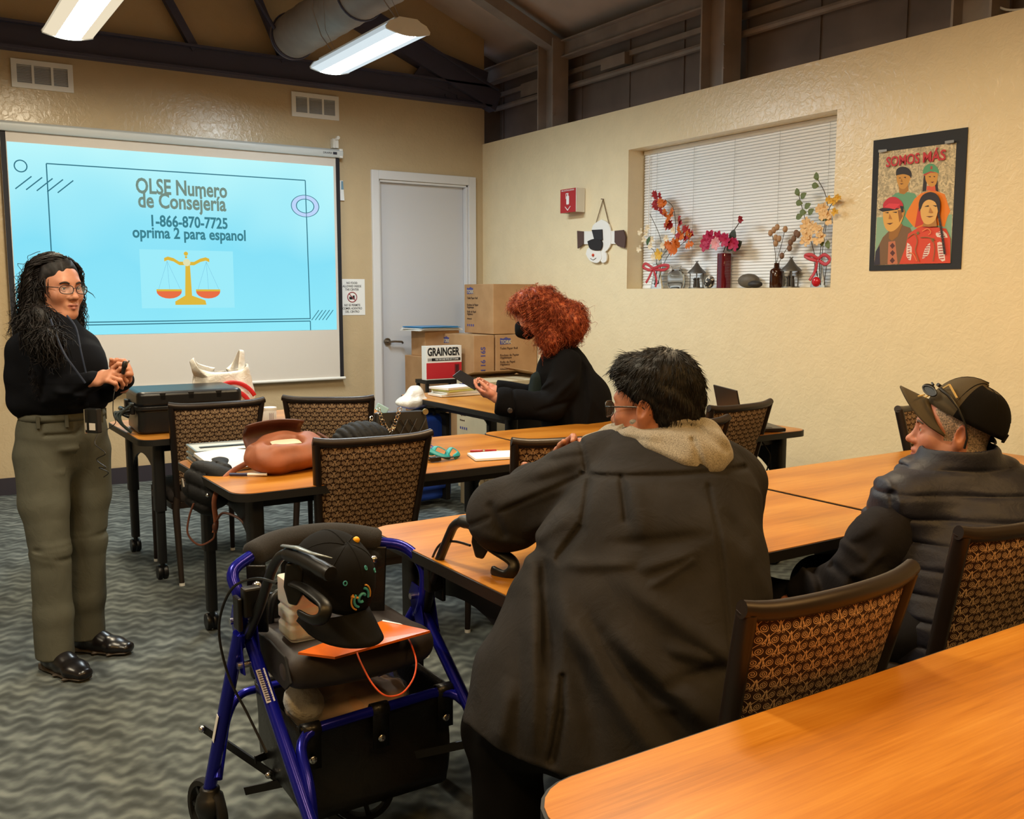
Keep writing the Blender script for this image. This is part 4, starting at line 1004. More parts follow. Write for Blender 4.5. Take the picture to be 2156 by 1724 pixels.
    m = Mat('heather_grey_fleece', (.3, .3, .28, 1), .95, 0, .1); v = m.coords(); m.color(m.ramp(m.noise(v, 420, 2), [(.3, lin(108, 103, 94)), (.7, lin(164, 158, 146))])); m.b.inputs['Sheen Weight'].default_value = .2; m.bump(m.noise(v, 600, 2), .4, .0015)
    skin(s, 'hood', m.m, t, .004)
    # hair
    s = SDF(); k = H.k; R = H.R
    s.ell(H(0, -.020, .046), A_((.084, .102, .092)) * k, .02, R); s.ell(H(0, -.055, -.005), A_((.070, .062, .078)) * k, .03, R); s.ell(H(0, .055, .088), A_((.058, .04, .036)) * k, .03, R)
    s.ell(H(0, .135, -.035), A_((.12, .082, .115)) * k, .012, R, 's')
    for q in (-1, 1): s.ell(H(q * .088, .030, -.02), A_((.024, .050, .062)) * k, .01, R, 's'); s.ell(H(q * .086, -.014, -.018), A_((.02, .026, .040)) * k, .008, R, 's')
    halfspace(s, H(0, 0, -.078), -R[:, 2], .01); fh = vnoise(41, 120); s.disp = lambda P: .0022 * fh(P)
    hs, hF = s.mesh(.004); crown = H(.01, -.055, .13)
    def flow(p): d = p - crown; d = d - .02 * R[:, 2]; return d
    a = furry(hs, hF, 7000, .020, flow, 7, .10, 5, .0007)
    def flow2(p): return np.broadcast_to(R[:, 1] * 1.0 - R[:, 2] * .25, p.shape)
    b = furry(hs, hF, 700, .028, flow2, 8, .20, 5, .0008, mask=lambda c: (H.loc(c)[:, 1] > .035) & (H.loc(c)[:, 2] > .05))
    vs, F = join(join((hs, hF), a), b); npmesh(vs, F, 'hair', hairmat('black_hair', (12, 11, 11), (22, 20, 19), (46, 40, 36)), t)
    spectacles(H, t, simple('gunmetal', (70, 64, 58), .3, .8), M_LENS)
    settle(t); return t
build_man_jacket()

# ------------------------------------------------------------------ baseball caps (worn and lying)
def cap(parent, C, R, k=1.0, mats=None, brim_lift=0.0, emblem=None, opening=True):
    """C brow-level centre, columns of R are right, forward, up"""
    C = A_(C); R = A_(R)
    def T(x, y, z): return C + R @ (A_((x, y, z)) * k)
    crown_m, front_m, brim_m = mats
    b = MB(); nu, nv = 48, 12
    def dome(u, v):
        a = u * 2 * PI; e = v * PI / 2; ca, sa = math.cos(a), math.sin(a); rx = .083; ry = .102; lift = .014 * max(0, -sa) * (1 - v)
        q = math.cos(e) ** .78; return T(rx * ca * q, ry * sa * q - .004, .098 * math.sin(e) ** 1.05 * (1 + .10 * max(0, sa)) + lift * 0)
    b.grid(dome, nu, nv, True)
    top = [f for f in b.f]
    b.mi = []
    for f in b.f:
        j = f[0] // nu; i = f[0] % nu; a = (i + .5) / nu * 2 * PI; b.mi.append(1 if math.sin(a) > .42 or j > 8 else 0)
    # opening above the strap at the back
    if opening: keep = [n for n, f in enumerate(b.f) if not (f[0] // nu < 4 and abs(((f[0] % nu) + .5) / nu - .75) < .052)]; b.f = [b.f[n] for n in keep]; b.mi = [b.mi[n] for n in keep]
    o = b.build('cap_crown', [crown_m, front_m], parent, angle=180, solid=.004)
    b = MB(); b.ell(T(0, 0, .1025), (.0075 * k, .0075 * k, .005 * k), 12, 8, Matrix(R.tolist())); b.build('button', front_m, o)
    b = MB()
    for q in range(6):
        a = q * PI / 3 + PI / 6; P = [V(dome((a / (2 * PI)) % 1, v)) + V(R[:, 2]) * .002 for v in np.linspace(.0 if not (4 < a < 5.4) else .3, 1, 12)]; b.tube(P, .0016 * k, 5)
    b.build('seam', crown_m, o, angle=180)
    def brim(u, v):
        a = PI * (.5 - .40 + .80 * u); x0 = .083 * math.cos(a); y0 = .102 * math.sin(a) - .004; ext = .078 * (math.sin(PI * u) ** .42) ; x = x0 * (1 + .02 * v); y = y0 + ext * v
        return T(x, y, .004 - .055 * (abs(x) / .08) ** 2 - (.010 * v if not brim_lift else -brim_lift * v))
    b = MB().grid(brim, 25, 8); b.build('cap_brim', brim_m, parent, angle=180, solid=.005)
    if opening:
        b = MB(); P = [T(.083 * math.cos(a), .102 * math.sin(a) - .006, .006) for a in np.linspace(PI * 1.5 - .45, PI * 1.5 + .45, 9)]
        for i in range(8): b.bar(P[i], P[i + 1], .003, .022 * k, R[:, 2])
        b.build('strap', crown_m, parent, smooth=False)
    return T
# ------------------------------------------------------------------ the man in the cap
def build_man_cap():
    t = person('man seated in a dark quilted vest and cap, head turned left', (-2.35, -6.15, 0))
    f = -.93 * RT + .36 * FW; H = Head((-2.19, -6.164, 1.063), basis(f, pitch=.04), 1.0)
    sk = skinmat('ruddy_skin', (194, 138, 114), (176, 108, 96), (178, 112, 94))
    m = Mat('grey_stubble', lin(130, 116, 104), .8); v = m.coords(); m.color(m.ramp(m.noise(v, 260, 2), [(.35, lin(96, 88, 82)), (.65, lin(180, 158, 140))])); sk.append(m.m)
    s = SDF(); head_sdf(s, H, jowl=.004, nose=1.03); nb = A_((-2.185, -6.211, 0.93)); s.cone(H(0, -.028, -.05), nb, .06, .068, .04)
    pel = A_((-2.34, -6.16, .52)); tor = [A_((-2.28, -6.323, 0.391)), A_((-2.211, -6.277, 0.689)), A_((-2.174, -6.23, 0.844)), A_((-2.161, -6.203, 0.926))]
    s.loft([pel, tor[1], tor[2]], RT, [.15, .16, .15], [.1, .1, .08], .05)
    shL = A_((-2.406, -6.172, 0.871)); elL = A_((-2.507, -6.108, 0.695)); wrL = A_((-2.52, -5.967, 0.609)); s.chain([shL, elL, wrL], [.045, .04, .03], .03)
    shR = A_((-1.856, -6.247, 0.829)); elR = A_((-1.96, -6.08, .78)); wrR = A_((-2.18, -5.95, .62)); s.chain([shR, elR, wrR], [.045, .04, .03], .03)
    hand_sdf(s, wrL, A_((-2.532, -5.872, 0.551)) - wrL, (0, 0, -1), 1, (.5, .55, .6, .6)); hand_sdf(s, wrR, (-1, .2, -.2), (0, 0, -1), -1, (.4, .4, .4, .4))
    legs = ((A_((-2.52, -5.72, .50)), pel + (-.1, 0, .0), A_((-2.52, -5.70, .09))), (A_((-2.18, -5.72, .50)), pel + (.1, 0, .0), A_((-2.16, -5.68, .09))))
    for kn, hp, ft in legs: s.chain([hp, kn, ft], [.07, .055, .04], .03); s.cone(ft, ft + (0, .14, -.04), .035, .03, .02)
    base = lipfn(H)
    def mf(Cc):
        q = H.loc(Cc); x = np.abs(q[:, 0]); i = base(Cc)
        hair = (x > .052) & (q[:, 1] < .052 - (.06 - q[:, 2]) * .55) & (q[:, 2] > -.005) & (q[:, 2] < .12); hair |= (q[:, 1] < -.035) & (q[:, 2] > -.065) & (q[:, 2] < .1) & (x < .08); hair |= (x > .066) & (x < .074) & (q[:, 1] > -.0) & (q[:, 1] < .024) & (q[:, 2] > -.02) & (q[:, 2] < .03)
        return np.where(hair & (x < .0765), 2, i)
    skin(s, 'body', sk, t, .004, mf); eyes(H, t); brows(H, t, simple('grey_brow', (96, 84, 74), .8))
    M_TR = clothmat('dark_jeans', (30, 32, 40), .9); s = SDF(); s.ell(pel + (0, -.02, .03), (.22, .18, .12), .05)
    for kn, hp, ft in legs: s.chain([hp, kn, ft + (0, 0, .05)], [.105, .085, .075], .05)
    skin(s, 'trousers', M_TR, t, .009)
    for kn, hp, ft in legs:
        s = SDF(); q = ft * (1, 1, 0) + (0, 0, .05); s.loft([q + (0, -.08, 0), q + (0, .05, .0), q + (0, .17, -.015)], (1, 0, 0), [.04, .05, .045], [.045, .05, .03], .02); halfspace(s, q * (1, 1, 0) + (0, 0, .001), (0, 0, -1)); skin(s, 'shoe', simple('brown_shoe', (40, 32, 28), .5), t, .007)
    # shirt sleeves under the vest
    s = SDF(); s.loft([tor[0], tor[1], tor[2]], RT, [.19, .2, .18], [.13, .13, .1], .05)
    s.chain([shL, A_((-2.454, -6.14, 0.788)), elL], [.056, .072, .070], .04); s.chain([elL, A_((-2.519, -6.037, 0.631)), wrL, A_((-2.528, -5.94, 0.596))], [.070, .062, .052, .046], .02); s.chain([shR, elR, wrR], [.075, .065, .05], .03)
    rd = ridges([((-2.58, -6.223, 0.735), (-2.638, -6.176, 0.796), .008, .016), ((-2.604, -6.215, 0.673), (-2.673, -6.162, 0.735), -.008, .012), ((-2.551, -6.225, 0.846), (-2.629, -6.185, 0.772), .006, .014), ((-2.546, -6.239, 0.772), (-2.613, -6.206, 0.698), .008, .014), ((-2.611, -6.086, 0.706), (-2.608, -6.105, 0.591), -.009, .010), ((-2.635, -6.071, 0.7), (-2.631, -6.089, 0.598), .008, .012), ((-2.591, -6.16, 0.702), (-2.628, -6.147, 0.62), .007, .012)], -FW)
    n1 = vnoise(51, 40); s.disp = lambda P: rd(P) + .003 * n1(P); s.dl = .02
    skin(s, 'shirt', clothmat('charcoal_shirt', (34, 33, 37), .9, .15, 700, .25, .35), t, .0055)
    # quilted vest with stand collar
    s = SDF(); s.loft([A_((-2.299, -6.339, 0.36)), A_((-2.272, -6.31, 0.52)), A_((-2.225, -6.268, 0.689)), A_((-2.197, -6.217, 0.83)), A_((-2.183, -6.204, 0.901))], RT * .99 - FW * .1, [.25, .25, .25, .25, .17], [.19, .185, .175, .14, .10], .05)
    s.chain([A_((-2.388, -6.158, 0.879)), A_((-2.26, -6.187, 0.927))], [.086, .072], .05); s.chain([A_((-1.925, -6.249, 0.84)), A_((-2.074, -6.237, 0.915))], [.075, .07], .05)
    cc = A_((-2.194, -6.191, 0.941)); up = A_((0, 0, 1.)) - FW * .25 - RT * .15; up /= np.linalg.norm(up)
    s.loft([cc - up * .03, cc + up * .052], RT, [.118, .108], [.098, .092], .02); s.loft([cc + up * .01, cc + up * .15], RT, [.095, .094], [.076, .075], .004, 's')
    s.chain([A_((-2.352, -6.15, 0.927)), A_((-2.308, -6.103, 0.96)), A_((-2.26, -6.084, 0.97))], [.022, .02, .016], .02)
    # arm hole
    ah = A_((-2.455, -6.167, 0.853)); s.ell(ah - RT * .085, (.055, .10, .115), .012, np.array([RT, FW, (0, 0, 1)]).T, 's')
    w1 = vnoise(61, 9); w2 = vnoise(62, 45)
    def quilt(P):
        z = P[:, 2] + .010 * w1(P) + .05 * (P @ _a(RT)) * .25; ph = np.abs(np.sin(PI * z / .062)); q = np.minimum(1, ph * 1.6); return -.0075 * (q ** .5 - .5) + .0022 * w2(P) * q
    arm = ridges([((-2.459, -6.151, 0.943), (-2.48, -6.204, 0.896), .005, .012), ((-2.48, -6.204, 0.896), (-2.532, -6.241, 0.821), .005, .012), ((-2.532, -6.241, 0.821), (-2.546, -6.243, 0.747), .005, .012), ((-2.51, -6.241, 0.919), (-2.52, -6.251, 0.809), -.007, .008)], -FW)
    s.disp = lambda P: quilt(P) + arm(P); s.dl = .02
    m = Mat('navy_quilted_nylon', lin(24, 25, 36), .55, 0, .4); v = m.coords(); m.color(m.ramp(m.noise(v, 14, 3), [(.3, lin(18, 21, 36)), (.7, lin(29, 32, 50))])); m.bump(m.noise(v, 60, 4, .6, .5), .25, .006)
    skin(s, 'vest', m.m, t, .0045)
    # cap tilted back on the head, sunglasses resting on it
    olive = clothmat('olive_cap_cloth', (76, 68, 54), .85); dark = clothmat('black_cap_mesh', (18, 17, 17), .9)
    Rc = basis(f, pitch=.47); C = H(0, -.026, .036)
    T = cap(t, C, Rc, 1.10, (dark, olive, olive), brim_lift=-.002)
    gold = simple('cap_gold_thread', (206, 176, 112), .6)
    b = MB(); b.bar(T(-.05, .128, .004), T(-.018, .115, .012), .004, .003); b.bar(T(-.048, .112, .010), T(-.012, .104, .016), .004, .003); b.bar(T(-.075, .05, .045), T(-.055, .08, .065), .004, .004); b.bar(T(-.055, .08, .065), T(-.03, .09, .04), .004, .004); b.build('cap_emblem', gold, t)
    blk = simple('sunglass_frame', (14, 14, 15), .45); b = MB()
    for q in (-1, 1):
        ring_ = [T(q * (.032 + .022 * math.cos(a)), .110 - .016 * math.cos(a), .028 + .010 * math.sin(a)) for a in np.linspace(0, 2 * PI, 19)[:-1]]; b.tube(ring_, .0028, 6, closed=True); b.add(ring_, [tuple(range(18))])
        b.tube([T(q * .060, .094, .046), T(q * .078, .070, .042), T(q * .090, .035, .024), T(q * .094, -.0, -.004), T(q * .093, -.018, -.030), T(q * .090, -.026, -.056)], [.0055, .005, .0028, .0026, .003, .0034], 8)
    b.tube([T(-.010, .108, .044), T(0, .113, .046), T(.010, .108, .044)], .003, 6); b.build('sunglasses', blk, t)
    settle(t); return t
build_man_cap()

# ------------------------------------------------------------------ long hair
def locks(H, n, seed, length, amp, wave, region, lean, r=.0026, m=22, out=.012, part=0.0, sides=4, sweep=0.0, k3=(.079, .100, .094), zc=.036, spread=.035):
    """wavy locks rooted on the scalp: they follow the skull, then hang"""
    rg = np.random.RandomState(seed); P = []; Rr = []; kx, ky, kz = k3
    while len(P) < n:
        a = rg.uniform(-PI, PI); e = math.asin(rg.uniform(-.45, 1)); d = A_((math.cos(e) * math.sin(a), math.cos(e) * math.cos(a), math.sin(e)))      # right, forward, up
        if not region(d): continue
        p = d * A_((kx, ky, kz)) + (0, -.016, zc); pts = [p.copy()]; v = A_((d[0] - part * .3, min(d[1], .3) - .45, 0.0)); L = length(d) * rg.uniform(.75, 1.1); st = L / (m - 1)
        lat = A_((1.0 if d[0] > part else -1.0, 0, 0)) * .8 + A_((0, -.5 if d[1] < .3 else -.15, 0))
        for i in range(m - 1):
            q = (p - A_((0, -.016, zc))) / A_((kx, ky, kz)); rr = np.linalg.norm(q); nrm = q / A_((kx, ky, kz)); nrm /= np.linalg.norm(nrm)
            dirn = A_((0, 0, -1.0)) + lat * max(0, q[2]) * 1.2 + lean * (i / m) + sweep * max(0, min(1, q[1] * 2 + .3)) * (rr < 1.3) * (1 - i / m) * (lat * 1.2 + A_((0, -.9, .2)))
            if rr < 1.12 and q[2] > -.6: dirn = dirn - nrm * min(0, dirn @ nrm) + nrm * (1.06 - rr) * 2
            dirn = dirn + A_((d[0], d[1] - .2, 0)) * spread * (1 if i > 4 else 0) * 4
            p = p + dirn / np.linalg.norm(dirn) * st; pts.append(p.copy())
        pts = A_(pts); s_ = np.arange(m) * st; ph = rg.uniform(0, 6.28); w = wave * rg.uniform(.8, 1.25); env = np.clip((s_ - .03) / .05, 0, 1) * amp * rg.uniform(.6, 1.3)
        b1 = A_((-d[1], d[0], 0)) + 1e-6; b1 /= np.linalg.norm(b1); b2 = A_((d[0], d[1], .2)); b2 /= np.linalg.norm(b2)
        pts = pts + env[:, None] * (np.cos(s_ / w * 6.28 + ph)[:, None] * b1 + np.sin(s_ / w * 6.28 + ph)[:, None] * b2) + b2 * (out * rg.uniform(0, 1))
        P.append(pts); tt = np.linspace(0, 1, m); Rr.append(r * rg.uniform(.6, 1.3) * (1 - .75 * tt ** 2))
    P = A_(P); W_ = (P.reshape(-1, 3) * H.k) @ H.R.T + H.c; return strands(W_.reshape(P.shape), A_(Rr), sides)
# ------------------------------------------------------------------ the presenter standing at the screen
def build_presenter():
    G = A_((-4.155, -3.70, 0)); f = A_((.36, -.93, 0)); f /= np.linalg.norm(f); r = A_((f[1], -f[0], 0)); Bd = lambda x, y, z: G + r * x + f * y + A_((0, 0, z))
    t = person('woman with long dark hair and glasses standing in a black sweater', tuple(G))
    hf = .86 * RT - .51 * FW; H = Head((-4.146, -3.657, 1.473), basis(hf, pitch=-.05), .98)
    sk = skinmat('light_brown_skin', (190, 134, 106), (164, 100, 86), (172, 116, 92))
    s = SDF(); head_sdf(s, H, ears=True, nose=1.02); nb = Bd(0, -.01, 1.33); s.cone(H(0, -.022, -.06), nb, .048, .052, .03)
    s.loft([Bd(0, -.02, .92), Bd(0, -.015, 1.1), Bd(0, -.02, 1.20)], r, [.12, .11, .10], [.08, .075, .05], .03)
    shR = A_((-4.28, -3.724, 1.234)); elR = A_((-4.29, -3.721, 1.047)); wrR = A_((-4.079, -3.918, 1.129)); shL = Bd(-.098, -.03, 1.245); elL = Bd(-.125, -.01, 1.04); wrL = A_((-3.965, -3.897, 1.127))
    s.chain([shR, elR, wrR], [.04, .034, .026], .03); s.chain([shL, elL, wrL], [.04, .034, .026], .03)
    t1 = hand_sdf(s, wrR, A_((-4.009, -3.995, 1.163)) - wrR, Bd(-.25, .3, .9) - wrR, 1, (.75, .8, .85, .9), .94, thumb=(.5, .55))
    t2 = hand_sdf(s, wrL, A_((-3.962, -3.963, 1.182)) - wrL, V(-RT * .6 - FW * .8), -1, (1.05, 1.1, 1.15, 1.2), .94, thumb=(.2, .6))
    footR, footL = Bd(.115, .045, .09), Bd(-.072, -.055, .09)
    for hp, ft in ((Bd(.085, -.01, .86), footR), (Bd(-.085, -.01, .86), footL)): s.chain([hp, (hp + ft) / 2 + f * .02, ft], [.07, .05, .035], .03); s.cone(ft, ft + f * .04 + (0, 0, -.03), .025, .02, .02)
    skin(s, 'body', sk, t, .0032, lipfn(H)); eyes(H, t); brows(H, t, simple('dark_brow', (40, 28, 22), .7)); nails(t1[:4], -(V(Bd(-.25, .3, .9) - wrR)), t, M_NAIL)
    # sweater
    s = SDF(); s.loft([Bd(0, -.005, 1.06), Bd(0, .015, 1.09), Bd(0, .012, 1.14), Bd(0, .015, 1.19), Bd(0, -.01, 1.225), Bd(0, -.01, 1.25)], r, [.156, .152, .144, .144, .132, .090], [.118, .118, .112, .114, .088, .066], .045); s.cone(Bd(0, -.012, 1.24), A_(nb) + (0, 0, .005), .085, .058, .05); s.cone(Bd(.12, -.02, 1.245), Bd(0, -.02, 1.32), .055, .05, .05); s.cone(Bd(-.10, -.02, 1.245), Bd(0, -.02, 1.32), .055, .05, .05)
    for q in (-1, 1): s.ell(Bd(q * .060, .078, 1.165), (.052, .056, .060), .06)
    s.chain([shR, (shR + elR) / 2 + (0, 0, .0), elR], [.066, .064, .058], .03); s.chain([elR, elR * .45 + wrR * .55, wrR], [.058, .054, .038], .02); s.chain([shL, elL], [.054, .050], .03); s.chain([elL, wrL], [.056, .036], .02)
    fa = folds(71, r, 55); fb = folds(72, (0, 0, 1), 45); rd = ridges([((-4.287, -3.853, 1.14), (-4.264, -3.881, 1.054), .006, .012), ((-4.274, -3.988, 1.098), (-4.178, -4.056, 1.065), .006, .012), ((-4.255, -4.005, 1.065), (-4.153, -4.063, 1.123), -.006, .010), ((-4.239, -3.875, 1.209), (-4.27, -3.875, 1.071), -.008, .012), ((-4.208, -3.922, 1.019), (-4.09, -3.996, 1.036), .005, .012)], -FW)
    s.disp = lambda P: .0035 * fa(P) * (P[:, 2] < 1.12) + .002 * fb(P) + rd(P); s.dl = .02
    skin(s, 'sweater', clothmat('black_knit', (12, 14, 20), .92, .2, 800, .3), t, .0045)
    # trousers
    s = SDF(); s.loft([Bd(0, -.01, .98), Bd(0, -.015, .92), Bd(0, -.03, .84)], r, [.150, .160, .158], [.112, .122, .116], .04)
    ln = []
    for sg, ft in ((1, footR), (-1, footL)):
        hp = Bd(sg * .088, -.02, .83); kn = hp * .5 + ft * .5 + f * .02; kn[2] = .47; hm = ft + A_((0, 0, -.025)); s.chain([hp, hp * .5 + kn * .5 + r * sg * .006, kn, hm * .6 + kn * .4, hm], [.101, .086, .072, .070, .071], .02)
        for zz, a_, w_ in ((.53, .008, .013), (.485, -.010, .012), (.44, .011, .013), (.395, -.008, .012), (.35, .006, .013), (.16, .006, .012), (.12, -.006, .011), (.33, .004, .014)): c = kn * 1.0; c[:2] = kn[:2] * (zz - .065) / .405 + hm[:2] * (1 - (zz - .065) / .405); ln.append((c - RT * .09 - FW * .08 + (0, 0, .02), c + RT * .08 - FW * .08 - (0, 0, .03 * sg), a_, w_))
    ln += [((-4.275, -3.882, 0.993), (-4.299, -3.871, 0.967), -.004, .008), ((-4.287, -3.885, 0.924), (-4.214, -3.932, 0.924), -.005, .007), ((-4.214, -3.932, 0.924), (-4.159, -3.958, 0.993), -.005, .007), ((-4.146, -3.97, 0.967), (-4.151, -3.999, 0.743), -.005, .009), ((-4.151, -3.999, 0.743), (-4.268, -3.918, 0.778), .006, .014), ((-4.146, -4.002, 0.743), (-4.066, -4.047, 0.795), .006, .013), ((-4.153, -3.98, 0.864), (-4.262, -3.909, 0.864), .005, .014)]
    rd2 = ridges(ln, -FW); fc = vnoise(81, 40); s.disp = lambda P: rd2(P) + .0025 * fc(P); s.dl = .02
    halfspace(s, (0, 0, .060), (0, 0, -1), .004)
    s.p[-1] = (lambda P: (.060 - P[:, 2]), s.p[-1][1], s.p[-1][2], .004, 'i')
    M_TW = clothmat('olive_grey_twill', (88, 89, 80), .9, .12, 900, .25, .4); skin(s, 'trousers', M_TW, t, .0045)
    b = MB(); P = [V(Bd(.150 * math.cos(a), .110 * math.sin(a) - .008, .985)) for a in np.linspace(0, 2 * PI, 33)[:-1]]; b.tube(P, .016, 6, closed=True, flat=1.0); b.build('waistband', M_TW, t, angle=180)
    b = MB()
    for a in (.6, 1.25, 2.2, 3.0): c = Bd(.166 * math.cos(a), .126 * math.sin(a) - .008, .975); b.box(c, (.012, .012, .045))
    b.build('belt_loop', M_TW, t, smooth=False)
    # ankle boots
    M_BOOT = simple('black_boot_leather', (20, 18, 20), .28); M_SOLE = simple('boot_sole', (70, 62, 54), .6)
    for ft, toe in ((footR, A_((-4.191, -3.905, 0.03))), (footL, A_((-3.976, -3.751, 0.03)))):
        d = toe - ft; d[2] = 0; d /= np.linalg.norm(d); q = ft * (1, 1, 0); sd = np.cross(d, (0, 0, 1))
        s = SDF(); s.chain([q + (0, 0, .15), q + (0, 0, .055)], [.045, .042], .02); s.loft([q - d * .035 + (0, 0, .048), q + d * .06 + (0, 0, .045), q + d * .13 + (0, 0, .034), q + d * .185 + (0, 0, .028)], sd, [.036, .042, .046, .034], [.045, .042, .030, .022], .02); s._put(lambda P: (.014 - P[:, 2]), q, q, .003, 'i'); o = skin(s, 'boot', M_BOOT, t, .004)
        s = SDF(); s.loft([q - d * .035 + (0, 0, .01), q + d * .06 + (0, 0, .01), q + d * .13 + (0, 0, .01), q + d * .19 + (0, 0, .012)], sd, [.036, .041, .046, .032], [.012, .008, .008, .007], .01); s.box(q - d * .04 + (0, 0, .013), (.03, .032, .013), .006, .006, np.array([d, sd, (0, 0, 1)]).T); s._put(lambda P: (.0005 - P[:, 2]), q, q, .001, 'i'); skin(s, 'sole', M_SOLE, o, .004)
    # hair
    s = SDF(); k = H.k; R = H.R
    s.ell(H(0, -.022, .044), A_((.083, .103, .094)) * k, .02, R); s.ell(H(.0, -.075, -.05), A_((.085, .055, .11)) * k, .05, R); s.ell(H(.07, -.035, -.06), A_((.035, .05, .11)) * k, .04, R); s.ell(H(-.07, -.035, -.05), A_((.03, .045, .09)) * k, .04, R); s.ell(H(.085, -.01, -.17), A_((.05, .05, .10)) * k, .06, R); s.ell(H(.02, -.085, -.16), A_((.09, .045, .09)) * k, .05, R); s.ell(H(-.06, -.03, -.14), A_((.04, .045, .075)) * k, .05, R)
    s.ell(H(-.022, .118, -.020), A_((.078, .080, .112)) * k, .018, R, 's'); s.ell(H(0, .075, -.155), A_((.05, .07, .08)) * k, .03, R, 's')
    s.ell(A_((-4.236, -3.824, 1.325)), (.052, .045, .085), .05); s.ell(A_((-4.215, -3.916, 1.282)), (.040, .036, .055), .05); fh = folds(91, R[:, 2], 170, .5); s.disp = lambda P: .0016 * fh(P)
    hs, hF = s.mesh(.0045)
    def reg(d): return not (d[1] > .22 and d[2] < .66) and not (d[1] > .55) and d[2] > -.4
    a = locks(H, 1150, 5, lambda d: .34 + .05 * d[0], .0095, .075, reg, A_((.10, .05, 0)), r=.0021, m=30, out=.012, part=-.25, sweep=1.6)
    a2 = locks(H, 620, 6, lambda d: .44, .012, .07, lambda d: d[0] > .30 and -.8 < d[1] < .25 and d[2] < .8, A_((.30, .95, 0)), r=.0021, m=34, out=.012, part=-.25, sweep=1.0)
    a3 = locks(H, 90, 16, lambda d: .33, .016, .055, lambda d: reg(d) and d[1] < 0, A_((.20, -.1, 0)), r=.0010, m=34, out=.03, part=-.25, sweep=1.0)
    fz = furry(hs, hF, 2600, .075, lambda p: np.broadcast_to(A_((0, 0, -1.0)) + RT * .12 - FW * .05, p.shape), 17, .35, 5, .0019, curl=.0045, mask=lambda c: (H.loc(c)[:, 2] < .05) & ((H.loc(c)[:, 1] < .02) | (H.loc(c)[:, 2] < -.10) | (H.loc(c)[:, 0] > .062)))
    vs, F = join(join(join(join((hs, hF), a), a2), a3), fz); npmesh(vs, F, 'hair', hairmat('dark_brown_hair', (12, 11, 13), (24, 21, 22), (52, 46, 46)), t)
    spectacles(H, t, simple('dark_glasses_frame', (22, 24, 34), .3), M_LENS, w=.0265, h=.0165)
    # earring, lanyard, sender box with its cord
    MB().ell(H(.083, -.004, -.040), (.004, .004, .006), 8, 6).build('earring', M_CHROME, t)
    ny = simple('blue_grey_lanyard', (34, 44, 66), .6)
    for name_, P in (('lanyard', ((-4.197, -3.88, 1.36), (-4.185, -3.947, 1.288), (-4.17, -3.988, 1.233), (-4.148, -4.008, 1.192), (-4.115, -4.026, 1.134))), ('lanyard', ((-4.144, -3.889, 1.373), (-4.122, -3.934, 1.329), (-4.117, -3.985, 1.245), (-4.107, -4.002, 1.168)))):
        MB().tube(smoothpath([A_(q) - FW * .02 for q in P], 5), .0038, 6, flat=.25, up=FW).build(name_, ny, t)
    c = A_((-4.089, -3.944, 0.985)); Rm = Matrix(np.array([RT * .94 - FW * .34, FW * .94 + RT * .34, (0, 0, 1)]).T.tolist())
    o = MB().box(c, (.054, .026, .092), Rm).build('sender_box', simple('sender_black', (18, 19, 20), .4), t, smooth=False, bevel=.004)
    b = MB().box(c - FW * .017 - RT * .023, (.004, .008, .09), Rm); b.build('metal_edge', M_CHROME, o, smooth=False)
    MB().box(c + V(Rm @ V((.006, -.0142, -.021))), (.028, .001, .026), Rm).build('sticker', simple('sticker_paper', (214, 206, 196), .7), o, smooth=False)
    cordm = M_BLACK; b = MB(); P = [(-4.084, -3.99, 0.939), (-4.099, -4.009, 0.907), (-4.071, -4.044, 0.874), (-4.098, -4.018, 0.85), (-4.07, -4.041, 0.821), (-4.091, -4.015, 0.819), (-4.061, -4.025, 0.8), (-4.075, -4.007, 0.781)]; b.tube(smoothpath(P, 6), .0018, 5); b.build('cord', cordm, t)
    b = MB(); P = [(-3.991, -3.949, 1.15), (-4.029, -4.029, 1.088), (-4.036, -4.034, 1.019), (-4.031, -4.042, 0.984), (-4.059, -4.028, 0.959)]; b.tube(smoothpath(P, 6), .0016, 5); b.build('cord', cordm, t)
    settle(t)
    # clip-on microphone held in her fingers
    m = thing('microphone', 'small black clip microphone between the fingers of the woman in the black sweater', 'microphone', (-3.982, -3.997, 1.185))
    d = V(RT * .25 + A_((0, 0, 1))).normalized(); MB().lathe([(.001, -.03), (.007, -.028), (.008, -.004), (.010, -.002), (.010, .014), (.006, .02), (.001, .021)], (0, 0, 0), 14, axis=d).build('capsule', M_BLACK, m)
    MB().bar((.004, -.006, .004), (.016, -.012, .022), .006, .004).build('clip', M_CHROME, m, smooth=False)
build_presenter()
